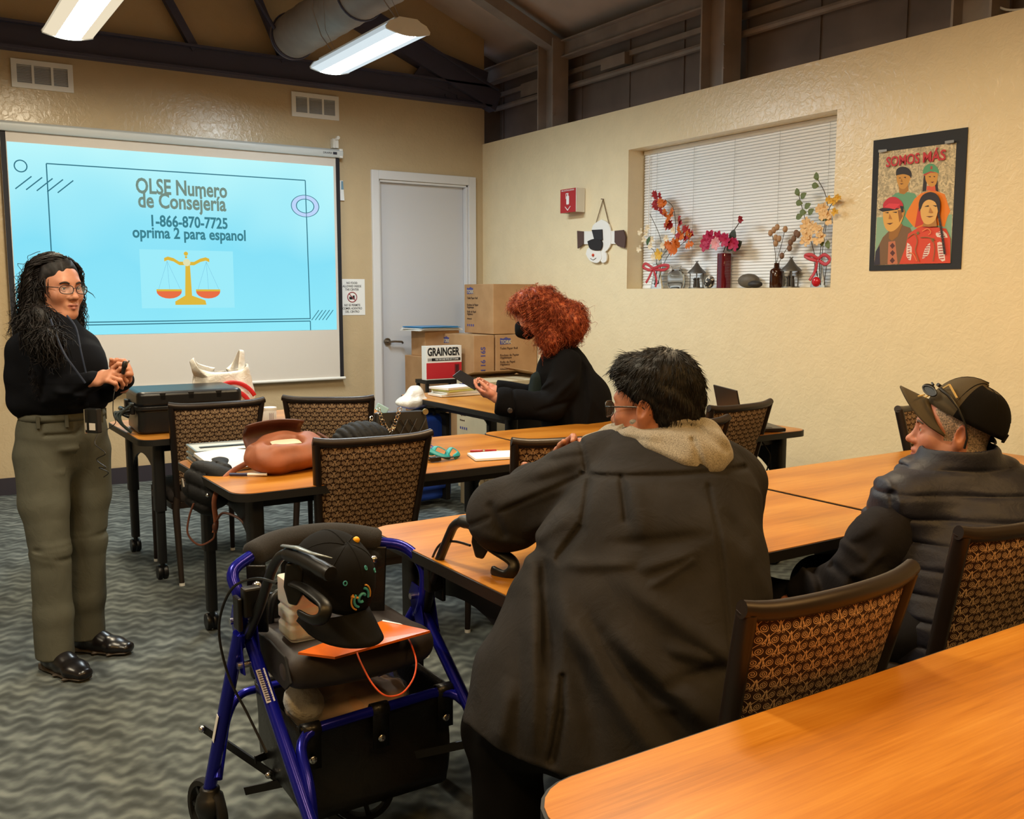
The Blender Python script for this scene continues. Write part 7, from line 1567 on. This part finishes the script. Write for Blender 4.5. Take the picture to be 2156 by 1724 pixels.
pp_([(-4.311, 1.913), (-4.314, 1.862), (-4.33, 1.817), (-4.359, 1.795), (-4.393, 1.802), (-4.424, 1.831), (-4.443, 1.877), (-4.439, 1.916), (-4.386, 1.929)], (226, 172, 86), sm=3)
pp_([(-4.403, 1.909), (-4.418, 1.841), (-4.441, 1.878), (-4.447, 1.905)], (150, 96, 36)); pp_([(-4.43, 1.902), (-4.446, 1.906), (-4.446, 1.882), (-4.433, 1.878)], (196, 138, 58), sm=3)
pp_([(-4.28, 1.92), (-4.313, 1.93), (-4.419, 1.919), (-4.403, 1.911), (-4.308, 1.906)], (34, 28, 30)); pp_([(-4.31, 1.927), (-4.312, 1.954), (-4.344, 1.98), (-4.388, 1.98), (-4.429, 1.949), (-4.437, 1.92), (-4.419, 1.917)], (198, 38, 54), sm=3); pp_([(-4.346, 1.949), (-4.418, 1.941), (-4.386, 1.914), (-4.318, 1.932)], (224, 58, 70)); pp_([(-4.416, 1.931), (-4.438, 1.927), (-4.442, 1.896), (-4.429, 1.893)], (40, 30, 28))
pp_([(-4.321, 1.9), (-4.347, 1.903), (-4.347, 1.895)], (52, 32, 24)); pp_([(-4.369, 1.9), (-4.401, 1.901), (-4.398, 1.893)], (52, 32, 24)); pp_([(-4.337, 1.841), (-4.38, 1.842), (-4.36, 1.832)], (92, 50, 34)); pp_([(-4.354, 1.893), (-4.349, 1.864), (-4.373, 1.861)], (178, 118, 50))
# front woman with braid and patterned red blouse
pp_([(-4.43, 1.615), (-4.464, 1.705), (-4.476, 1.776), (-4.533, 1.806), (-4.575, 1.817), (-4.637, 1.804), (-4.699, 1.792), (-4.727, 1.74), (-4.734, 1.612)], (218, 74, 48))
for pts in (((-4.473, 1.729), (-4.502, 1.704), (-4.5, 1.633), (-4.472, 1.657)), ((-4.569, 1.64), (-4.582, 1.691), (-4.611, 1.722), (-4.609, 1.667), (-4.584, 1.644)), ((-4.653, 1.721), (-4.683, 1.719), (-4.704, 1.627), (-4.668, 1.637)), ((-4.642, 1.772), (-4.685, 1.781), (-4.712, 1.745), (-4.651, 1.751))): pp_(list(pts), (236, 220, 214), sm=2)
def bars(p0, p1, w, n, rgb):
    for k in range(n):
        t = k / (n - 1); y = p0[0] + (p1[0] - p0[0]) * t; z = p0[1] + (p1[1] - p0[1]) * t; pp_([(y + w, z + .0022), (y - w, z + .0032), (y - w, z - .0008), (y + w, z - .0018)], rgb)
bars((-4.486, 1.711), (-4.486, 1.642), .008, 6, (176, 40, 48)); bars((-4.602, 1.707), (-4.584, 1.649), .012, 6, (176, 40, 48)); bars((-4.671, 1.706), (-4.685, 1.636), .012, 6, (176, 40, 48)); bars((-4.667, 1.773), (-4.684, 1.751), .014, 3, (176, 40, 48))
for c_ in ((-4.537, 1.777), (-4.629, 1.736)):
    for k in range(6): a_ = k * PI / 3; pp_([(c_[0] + .003 * math.cos(a_ + 1.57), c_[1] + .003 * math.sin(a_ + 1.57)), (c_[0] + .016 * math.cos(a_), c_[1] + .016 * math.sin(a_)), (c_[0] - .003 * math.cos(a_ + 1.57), c_[1] - .003 * math.sin(a_ + 1.57))], (112, 124, 76))
def band(pts, w, rgb):
    P = [W3(p, 0) for p in pts]; P = smoothpath(P, 5)
    for i in range(len(P) - 1):
        d = (P[i + 1] - P[i]).normalized(); n_ = V((0, -d.z, d.y)) * w; pp_([(q_.y + PO[1], q_.z + PO[2]) for q_ in (P[i] + n_, P[i + 1] + n_, P[i + 1] - n_, P[i] - n_)], rgb)
band([(-4.477, 1.752), (-4.514, 1.774), (-4.537, 1.735), (-4.529, 1.684), (-4.554, 1.626)], .0022, (150, 108, 60)); band([(-4.557, 1.753), (-4.599, 1.751), (-4.629, 1.736), (-4.644, 1.689), (-4.638, 1.624)], .0022, (150, 108, 60)); band([(-4.566, 1.785), (-4.597, 1.797), (-4.618, 1.778), (-4.604, 1.765)], .0022, (240, 140, 80)); band([(-4.492, 1.676), (-4.52, 1.665), (-4.543, 1.627)], .0024, (240, 130, 70))
pp_([(-4.574, 1.831), (-4.567, 1.811), (-4.606, 1.806), (-4.653, 1.806), (-4.645, 1.854)], (176, 122, 58))
pp_([(-4.549, 1.907), (-4.557, 1.86), (-4.579, 1.826), (-4.611, 1.82), (-4.641, 1.841), (-4.653, 1.881), (-4.654, 1.918), (-4.609, 1.949), (-4.568, 1.938)], (228, 180, 104), sm=3)
pp_([(-4.544, 1.889), (-4.539, 1.936), (-4.56, 1.976), (-4.606, 1.988), (-4.649, 1.966), (-4.666, 1.917), (-4.661, 1.863), (-4.65, 1.9), (-4.635, 1.933), (-4.598, 1.949), (-4.568, 1.936), (-4.555, 1.907)], (44, 34, 36), sm=3)
band([(-4.657, 1.872), (-4.673, 1.811), (-4.689, 1.742), (-4.707, 1.659)], .0062, (48, 36, 36)); 
for k in range(9): t = k / 8; c_ = (lambda a_, b_: (a_[0] + (b_[0] - a_[0]) * t, a_[1] + (b_[1] - a_[1]) * t))((-4.663, 1.844), (-4.701, 1.682)); pp_([(c_[0] + .006, c_[1] + .003), (c_[0] - .005, c_[1] - .001), (c_[0] - .005, c_[1] - .0035), (c_[0] + .006, c_[1] + .0005)], (118, 86, 66))
pp_([(-4.574, 1.915), (-4.6, 1.92), (-4.599, 1.912)], (50, 32, 26)); pp_([(-4.623, 1.918), (-4.648, 1.914), (-4.642, 1.908)], (50, 32, 26)); pp_([(-4.587, 1.863), (-4.63, 1.861), (-4.609, 1.855)], (120, 70, 48)); pp_([(-4.608, 1.908), (-4.602, 1.88), (-4.626, 1.878)], (184, 128, 66))
for c_ in (((-4.274, 2.246), (-4.327, 2.243), (-4.328, 2.231), (-4.274, 2.232)), ((-4.675, 2.242), (-4.725, 2.242), (-4.727, 2.228), (-4.676, 2.227))): pp_(list(c_), (120, 124, 128), 'tape_strip', rough=.2)
# lettering follows the tilt of the sheet
yt0, yt1 = (-4.321, 2.149), (-4.526, 2.148); ang = math.atan2(yt1[1] - yt0[1], -(yt1[0] - yt0[0])); redp = simple('poster_red', (196, 42, 48), .5)
t1_ = text('lettering', 'SOMOS', .075, redp, po, W3(yt0, .013), (PI / 2, 0, -PI / 2), bold=.022, width=abs(yt1[0] - yt0[0]))
yt2, yt3 = (-4.547, 2.148), (-4.679, 2.145); t2_ = text('lettering', 'M\u00c1S', .075, redp, po, W3(yt2, .013), (PI / 2, 0, -PI / 2), bold=.022, width=abs(yt3[0] - yt2[0]))
# fire extinguisher sign: a folded panel standing off the wall
fs = thing('fire_sign', 'red fire extinguisher sign projecting from the right wall', 'sign', (-.002, -1.46, 2.19)); b = MB(); b.box((-.045, 0, 0), (.09, .005, .185)); 
y0, z0 = (-0.05, -1.411, 2.19)[1] + 1.46, 0
MB().box((-.045, .10, 0), (.085, .012, .185)).build('return_panel', M_OFFW, fs, smooth=False); MB().box((-.09, .0, 0), (.006, .20, .185)).build('red_panel', M_SIGNRED, fs, smooth=False); MB().box((-.045, -.10, 0), (.085, .012, .185)).build('return_panel', M_OFFW, fs, smooth=False)
b = MB(); b.prism([(-.0935, y, z) for y, z in rrect(-.018, .018, -.03, .038, .008, 3)], (-.001, 0, 0)); b.box((-.094, 0, .046), (.001, .014, .016)); b.box((-.094, .008, .056), (.001, .034, .006)); b.box((-.094, .024, .035), (.001, .005, .04)); b.build('extinguisher_symbol', M_PAPER, fs, smooth=False)
b = MB(); b.prism([(-.0935, .04, -.045), (-.0935, .0, -.08), (-.0935, -.04, -.045), (-.0935, -.032, -.045), (-.0935, .0, -.071), (-.0935, .032, -.045)], (-.001, 0, 0)); b.build('arrow', M_PAPER, fs, smooth=False)
text('lettering', 'FIRE EXTINGUISHER', .016, M_PAPER, fs, (-.094, .085, .075), (PI / 2, 0, -PI / 2), width=.17)
# upside down wooden snowman on a cord
sn = thing('snowman_ornament', 'flat wooden snowman hanging head down by a cord beside the niche', 'ornament', (-.008, -1.76, 1.90)); SO = A_((-.008, -1.76, 1.90)); M_SN = simple('snowman_white', (238, 238, 236), .6); M_BRN = simple('ornament_brown', (84, 60, 54), .6)
def sx(p, d=0): return V((-d, p[1] - SO[1], p[2] - SO[2]))
def slab(name, pts, mat, d0=.0, th=.012, sm=4, par=sn): P = [sx(p, d0) for p in pts]; P = smoothpath(P + [P[0]], sm)[:-1] if sm else P; return MB().prism(P, (-th, 0, 0)).build(name, mat, par, smooth=False)
slab('body', [(-0.01, -1.798, 2.024), (-0.01, -1.691, 1.983), (-0.01, -1.674, 1.892), (-0.01, -1.645, 1.82), (-0.01, -1.743, 1.742), (-0.01, -1.901, 1.809), (-0.01, -1.916, 1.916), (-0.01, -1.88, 1.99)], M_SN)
slab('arms', [(-0.01, -1.519, 1.949), (-0.01, -2.041, 1.924), (-0.01, -2.043, 1.828), (-0.01, -1.52, 1.847)], M_SN, -.001, .010, 0)
slab('mitten', [(-0.01, -1.494, 1.954), (-0.01, -1.575, 1.945), (-0.01, -1.577, 1.849), (-0.01, -1.502, 1.814)], M_BRN, .006, .012, 0); slab('mitten', [(-0.01, -1.968, 1.928), (-0.01, -2.069, 1.929), (-0.01, -2.098, 1.872), (-0.01, -2.088, 1.795), (-0.01, -2.01, 1.812), (-0.01, -1.969, 1.842)], M_BRN, .006, .012, 0)
slab('head', [(-0.01, -1.615, 1.765), (-0.01, -1.645, 1.812), (-0.01, -1.766, 1.807), (-0.01, -1.815, 1.74), (-0.01, -1.768, 1.694), (-0.01, -1.671, 1.711)], M_SN, .008); slab('scarf_end', [(-0.01, -1.814, 1.787), (-0.01, -1.867, 1.76), (-0.01, -1.868, 1.706), (-0.01, -1.821, 1.692), (-0.01, -1.797, 1.722)], M_SN, .004)
slab('hat', [(-0.01, -1.692, 1.95), (-0.01, -1.817, 1.947), (-0.01, -1.824, 1.867), (-0.01, -1.729, 1.864)], simple('ornament_dark', (40, 40, 44), .7), .014, .01, 0); slab('hat_brim', [(-0.01, -1.644, 1.864), (-0.01, -1.729, 1.879), (-0.01, -1.819, 1.856), (-0.01, -1.802, 1.791), (-0.01, -1.682, 1.803)], simple('ornament_dark', (34, 32, 36), .8), .016, .012)
MB().ell(sx((-0.01, -1.713, 1.754), .024), (.010, .012, .012), 12, 8).build('nose', simple('ornament_orange', (206, 70, 34), .5), sn); MB().tube(smoothpath([sx(q_, .022) for q_ in ((-0.01, -1.677, 1.73), (-0.01, -1.713, 1.717), (-0.01, -1.749, 1.731))], 4), .002, 5).build('smile', M_INK, sn)
b = MB()
for q_ in ((-0.012, -1.718, 1.993), (-0.012, -1.907, 1.924)): b.tube([sx(q_, .004), sx((-0.01, -1.801, 2.175), .0)], .0035, 6)
b.build('cord', simple('jute_cord', (120, 98, 70), .9), sn); MB().cyl(sx((-0.01, -1.801, 2.179), -.008), sx((-0.01, -1.801, 2.179), .02), .004, n=6).build('nail', M_STEEL, sn)
# things standing in the niche
def SH(px, d=.09): return (d, 0, 0)
M_CLR = glassy('clear_glass', (245, 248, 248), .01, 1.45); ribm = film('red_ribbon', (206, 44, 60), .75, .4); stemm = simple('twig', (62, 50, 40), .7); leafg = simple('leaf_green', (66, 94, 58), .6)
def leafshape(b, c, d, n_, L, w_, lobes=0):
    d = V(d).normalized(); n_ = V(n_); s_ = d.cross(n_).normalized(); P = []
    if lobes:
        prof = [(0, .08), (.18, .42), (.28, .22), (.42, .62), (.52, .24), (.70, .40), (.80, .14), (1, 0)]
    else: prof = [(0, .05), (.25, .40), (.5, .5), (.8, .3), (1, 0)]
    for x, y in prof: P.append(V(c) + d * L * x + s_ * w_ * y + V(n_) * .01 * math.sin(x * 3))
    for x, y in prof[::-1][1:]: P.append(V(c) + d * L * x - s_ * w_ * y + V(n_) * .01 * math.sin(x * 3))
    b.add(P, [tuple(range(len(P)))])
rg = random.Random(11); NRM = (-1, 0, 0)
fl_mats = dict(red=simple('leaf_red', (160, 30, 36), .6), orange=simple('leaf_orange', (206, 104, 30), .6), cream=simple('petal_cream', (232, 218, 190), .7), yellow=simple('petal_yellow', (220, 176, 70), .7), magenta=simple('petal_magenta', (176, 24, 76), .6), pink=simple('petal_pink', (226, 160, 170), .7), rose=simple('rose_red', (140, 12, 30), .6), tan=simple('dry_tan', (176, 142, 110), .8), brown=simple('dry_brown', (124, 96, 80), .8), peach=simple('petal_peach', (234, 200, 150), .7))
def vase_thing(name, label, px, d, prof, mat, cat='vase', n=28, shear=None):
    t = thing(name, label, cat, (d, px[1], NZ0)); MB().lathe(prof, n=n).build('vase_body' if name.startswith('vase') else 'glass', mat, t, angle=50); return t
def NP(t, p): return A_(p) - A_(t.location)
def flower(b, c, r, k=6, tilt=.6):
    for i in range(k): a_ = 2 * PI * i / k + rg.random(); leafshape(b, c, (-.35, math.cos(a_), math.sin(a_)), (-1, .3 * math.cos(a_), .3 * math.sin(a_)), r, r * .62)
def ribbon(t, c, pts_list):
    b = MB()
    for P in pts_list: b.tube(smoothpath([NP(t, p) for p in P], 6), .011, 6, flat=.22, up=(1, 0, 0))
    b.build('ribbon', ribm, t, angle=180)
def stems(t, lines, r=.0022):
    for P in lines: MB().tube(smoothpath([NP(t, p) for p in P], 5), r, 5).build('stem', stemm, t)
g = [(.001, .004), (.045, .0), (.046, .01), (.030, .09), (.026, .14), (.034, .19)]
v1 = vase_thing('vase', 'clear glass vase of autumn leaves with red ribbon at the left end of the niche', (0.08, -2.34, 1.51), .08, g, M_CLR)
stems(v1, [((0.08, -2.324, 1.517), (0.08, -2.362, 1.689), (0.07, -2.531, 1.853), (0.07, -2.515, 2.055), (0.07, -2.423, 2.129)), ((0.08, -2.35, 1.523), (0.08, -2.382, 1.706), (0.07, -2.379, 1.86), (0.08, -2.248, 2.04)), ((0.08, -2.345, 1.523), (0.06, -2.47, 1.72), (0.05, -2.651, 1.813), (0.05, -2.722, 1.859)), ((0.08, -2.342, 1.655), (0.08, -2.292, 1.778), (0.05, -2.192, 1.792), (0.03, -2.173, 1.785))])
for key, pts in (('red', ((0.05, -2.358, 2.133), (0.05, -2.405, 2.116), (0.05, -2.365, 2.058), (0.05, -2.422, 2.02), (0.05, -2.526, 1.926), (0.05, -2.589, 1.949), (0.05, -2.65, 1.846), (0.05, -2.707, 1.876))), ('orange', ((0.04, -2.477, 2.103), (0.04, -2.447, 2.075), (0.04, -2.509, 2.027), (0.04, -2.48, 1.996), (0.04, -2.461, 1.94), (0.04, -2.622, 1.864), (0.04, -2.565, 1.783), (0.04, -2.526, 1.768), (0.04, -2.614, 1.781), (0.04, -2.71, 1.827), (0.04, -2.758, 1.802), (0.04, -2.591, 1.749)))):
    for n_, p in enumerate(pts):
        for q_ in range(2): b = MB(); a_ = rg.uniform(-.5, 3.6); leafshape(b, NP(v1, p), (-.3, -math.cos(a_), math.sin(a_)), (-1, .2, .3), .075, .07, 1); b.build('leaf', fl_mats[key], v1, smooth=False)
for key, pts, r_ in (('cream', ((0.04, -2.286, 1.933), (0.04, -2.266, 1.899), (0.04, -2.246, 1.849), (0.04, -2.335, 1.844), (0.04, -2.489, 1.847), (0.04, -2.562, 1.9), (0.04, -2.321, 1.8), (0.02, -2.217, 1.783), (0.02, -2.225, 1.908), (0.03, -2.466, 1.794), (0.04, -2.354, 1.723)), .032), ('yellow', ((0.02, -2.438, 1.737),), .05)):
    for p in pts: b = MB(); flower(b, NP(v1, p), r_); b.build('blossom', fl_mats[key], v1, smooth=False)
b = MB(); leafshape(b, NP(v1, (0.03, -2.279, 1.805)), (0, -.6, 1), NRM, .08, .035); b.build('green_leaf', leafg, v1, smooth=False)
ribbon(v1, None, [((0.03, -2.352, 1.637), (0.02, -2.284, 1.673), (0.02, -2.252, 1.65), (0.02, -2.316, 1.627), (0.03, -2.357, 1.634)), ((0.03, -2.357, 1.637), (0.02, -2.466, 1.658), (0.02, -2.531, 1.65), (0.02, -2.482, 1.624), (0.03, -2.368, 1.63)), ((0.03, -2.347, 1.63), (0.03, -2.306, 1.569), (0.03, -2.275, 1.534)), ((0.03, -2.357, 1.63), (0.03, -2.391, 1.55), (0.03, -2.381, 1.502))])
jr = vase_thing('glass_jar', 'round clear glass jar in the niche right of the autumn leaf vase', (0.09, -2.534, 1.508), .09, [(.001, .006), (.05, .0), (.062, .03), (.064, .07), (.055, .11), (.034, .13), (.030, .145), (.040, .16)], M_CLR, 'jar')
def lantern(px, label, k=1.0):
    t = thing('lantern_figurine', label, 'figurine', (.08, px[1], NZ0), group='little pewter shelters with figures'); pew = simple('pewter', (104, 102, 98), .45, .6)
    MB().lathe([(.001, 0), (.056, 0), (.054, .008), (.001, .008)], n=16).build('base', pew, t, angle=40); MB().lathe([(.066, .105), (.064, .112), (.030, .145), (.006, .180), (.001, .182)], n=14).build('roof', pew, t, angle=30)
    for a_ in range(4): MB().cyl((.045 * math.cos(a_ * PI / 2 + .8), .045 * math.sin(a_ * PI / 2 + .8), .006), (.045 * math.cos(a_ * PI / 2 + .8), .045 * math.sin(a_ * PI / 2 + .8), .108), .0035, n=8).build('post', pew, t)
    b = MB(); b.tube([(0, -.012, .172), (0, .0, .184), (0, .012, .190)], .004, 6); b.tube([(0, .012, .172), (0, .0, .184), (0, -.012, .190)], .004, 6); b.build('finial', pew, t)
    for y_ in (-.018, .016): s = SDF(); s.chain([(0, y_, .01), (0, y_, .05)], [.013, .009], .01); s.ell((0, y_, .066), (.009, .009, .010), .006); s.cone((0, y_, .048), (0, y_ + .018, .066), .004, .003, .004); skin(s, 'figure', simple('dark_pewter', (62, 58, 56), .5, .5), t, .003)
    return t
lantern((0.08, -2.754, 1.503), 'pewter shelter figurine in the niche left of the tall red vase'); lantern((0.08, -3.594, 1.503), 'pewter shelter figurine in the niche right of the amber bottle')
rk = thing('painted_stone', 'black and white painted stone leaning against the red vase in the niche', 'stone', (.07, (0.07, -2.89, 1.505)[1], NZ0)); s = SDF(); s.ell((0, 0, .045), (.03, .045, .040), .02, np.array([(1, 0, 0), (0, .8, -.6), (0, .6, .8)]).T); n_1 = vnoise(301, 40); s.disp = lambda P: .003 * n_1(P); m = Mat('painted_rock', lin(30, 30, 30), .5); v_ = m.coords(); m.color(m.ramp(m.noise(v_, 26, 2, .5, 1), [(.50, lin(30, 30, 32)), (.55, lin(210, 206, 196))])); skin(s, 'stone_body', m.m, rk, .004)
rv = thing('vase', 'tall square red glass vase with magenta flowers and a single rose in the niche', 'vase', (.085, (0.085, -3.01, 1.498)[1], NZ0)); rmat = simple('ruby_glass', (96, 10, 22), .08); MB().prism([(x, y, 0) for x, y in rrect(-.033, .033, -.036, .036, .006, 2)], (0, 0, .235)).build('vase_body', rmat, rv, bevel=.003)
stems(rv, [((0.085, -3.002, 1.735), (0.08, -3.056, 1.828), (0.07, -3.136, 1.901), (0.07, -3.169, 1.939))], .003)
for key, pts, r_ in (('magenta', ((0.04, -2.905, 1.818), (0.04, -2.931, 1.839), (0.05, -2.998, 1.829), (0.04, -3.074, 1.81), (0.05, -3.143, 1.776), (0.04, -2.888, 1.786)), .055), ('pink', ((0.03, -2.997, 1.788),), .05), ('rose', ((0.05, -3.192, 1.94), (0.04, -3.206, 1.933)), .026)):
    for p in pts: b = MB(); flower(b, NP(rv, p), r_, 9 if key != 'rose' else 7); b.build('blossom', fl_mats[key], rv, smooth=False)
for p, d in (((0.06, -3.078, 1.747), (0, -.4, 1)), ((0.06, -3.122, 1.746), (0, -1, .7)), ((0.06, -3.107, 1.793), (0, -.2, 1)), ((0.06, -3.057, 1.742), (0, -.9, .6))): b = MB(); leafshape(b, NP(rv, p), d, NRM, .09, .07); b.build('leaf', simple('dark_leaf', (52, 60, 48), .6), rv, smooth=False)
for nm, lab, px, r_, col in (('stone', 'larger grey brown stone in the middle of the niche', (0.09, -3.225, 1.5), (.05, .085, .048), (96, 90, 80)), ('stone', 'small dark stone in front of the larger stone in the niche', (0.05, -3.346, 1.496), (.035, .055, .024), (50, 48, 48))):
    t = thing(nm, lab, 'stone', (.10 if r_[0] > .04 else .03, px[1], NZ0)); s = SDF(); s.ell((0, 0, r_[2]), r_, .02); n_1 = vnoise(311, 25); s.disp = lambda P: .003 * n_1(P); skin(s, 'stone_body', simple('stone_' + str(col[0]), col, .6, vary=.15, scale=40), t, .005)
ab = vase_thing('bottle', 'amber glass bottle holding dried flowers in the niche', (0.09, -3.469, 1.498), .09, [(.001, 0), (.040, 0), (.042, .004), (.042, .105), (.036, .118), (.018, .128), (.016, .155), (.019, .158)], simple('amber_glass', (58, 28, 14), .1))
stems(ab, [((0.09, -3.46, 1.628), (0.08, -3.461, 1.718), (0.07, -3.442, 1.823)), ((0.09, -3.472, 1.628), (0.08, -3.539, 1.715), (0.07, -3.62, 1.8)), ((0.09, -3.463, 1.643), (0.08, -3.51, 1.761), (0.07, -3.542, 1.848))], .002)
for key, pts in (('tan', ((0.06, -3.435, 1.838), (0.06, -3.462, 1.855), (0.06, -3.479, 1.806), (0.06, -3.554, 1.855), (0.06, -3.488, 1.871), (0.06, -3.507, 1.799), (0.06, -3.481, 1.77))), ('brown', ((0.06, -3.625, 1.793), (0.06, -3.6, 1.771), (0.06, -3.657, 1.818), (0.06, -3.594, 1.736), (0.06, -3.534, 1.691), (0.06, -3.642, 1.827)))):
    for p in pts: b = MB(); b.ell(NP(ab, p), (.014, .018, .021), 10, 7); b.build('dried_head', fl_mats[key], ab, angle=60)
v2 = vase_thing('vase', 'clear glass vase of cream orchids and eucalyptus with red ribbon, right end of the niche', (0.08, -3.808, 1.499), .08, g, M_CLR)
stems(v2, [((0.08, -3.808, 1.504), (0.08, -3.787, 1.649), (0.07, -3.721, 1.852), (0.07, -3.646, 2.053)), ((0.08, -3.822, 1.504), (0.08, -3.828, 1.676), (0.06, -3.872, 1.983), (0.06, -3.795, 2.136)), ((0.08, -3.815, 1.504), (0.08, -3.819, 1.733), (0.04, -3.9, 1.952), (-0.04, -4.029, 1.999)), ((0.08, -3.854, 1.504), (0.08, -3.866, 1.618))])
for p, d in (((0.06, -3.658, 2.052), (0, .5, 1)), ((0.06, -3.67, 2.033), (0, -.8, .6)), ((0.06, -3.686, 2.003), (0, .9, .2)), ((0.06, -3.702, 1.973), (0, -.8, .4)), ((0.06, -3.718, 1.944), (0, .9, .2)), ((0.06, -3.733, 1.931), (0, -.7, .6)), ((0.06, -3.689, 1.934), (0, .8, -.3)), ((0.05, -3.804, 2.129), (0, .3, 1)), ((0.05, -3.812, 2.094), (0, .7, .2)), ((0.03, -3.877, 1.884), (0, .6, .8)), ((0.03, -3.895, 1.869), (0, -.5, 1)), ((0.03, -3.881, 1.786), (0, .3, -1)), ((0.03, -3.907, 1.77), (0, -.3, -1))): b = MB(); leafshape(b, NP(v2, p), d, NRM, .055, .040); b.build('leaf', simple('eucalyptus', (104, 122, 74), .6), v2, smooth=False)
for pts, key in ((((0.03, -3.753, 1.883), (0.03, -3.782, 1.87), (0.03, -3.74, 1.85), (0.03, -3.798, 1.841), (0.02, -3.841, 1.844), (0.02, -3.864, 1.82), (0.03, -3.756, 1.806), (0.03, -3.779, 1.785), (0.02, -3.879, 1.791), (0.02, -3.852, 1.776), (0.03, -3.747, 1.769), (0.02, -3.864, 1.954), (0.02, -3.892, 1.958), (0.01, -3.926, 1.921), (0.01, -3.895, 1.918), (0.01, -3.938, 1.888)), 'peach'), (((-0.02, -3.956, 2), (-0.03, -3.992, 1.986), (-0.04, -4.033, 2.001), (-0.03, -4.008, 1.925)), 'yellow')):
    for p in pts: b = MB(); flower(b, NP(v2, p), .040 if key == 'peach' else .028, 6); b.build('blossom', fl_mats[key], v2, smooth=False)
ribbon(v2, None, [((0.03, -3.842, 1.66), (0.02, -3.799, 1.687), (0.02, -3.752, 1.683), (0.02, -3.793, 1.662), (0.03, -3.835, 1.652)), ((0.03, -3.842, 1.66), (0.02, -3.894, 1.684), (0.02, -3.937, 1.657), (0.02, -3.907, 1.627), (0.03, -3.849, 1.652)), ((0.03, -3.835, 1.652), (0.03, -3.824, 1.59), (0.02, -3.792, 1.533))])
MB().ell(NP(v2, (0, -3.859, 1.524)), (.02, .030, .030), 14, 10).build('red_ball', simple('glossy_red', (196, 30, 44), .2), v2)
cw = thing('cable', 'thin white cable looping above the top right end of the right wall', 'cable', (.12, -5.0, 2.9)); MB().tube(smoothpath([A_(p) - A_((.12, -5.0, 2.9)) for p in ((0.15, -4.774, 2.971), (0.15, -4.802, 2.922), (0.15, -4.867, 2.879), (0.15, -4.965, 2.86), (0.15, -5.059, 2.856))], 6), .006, 6).build('cord', M_OFFW, cw)
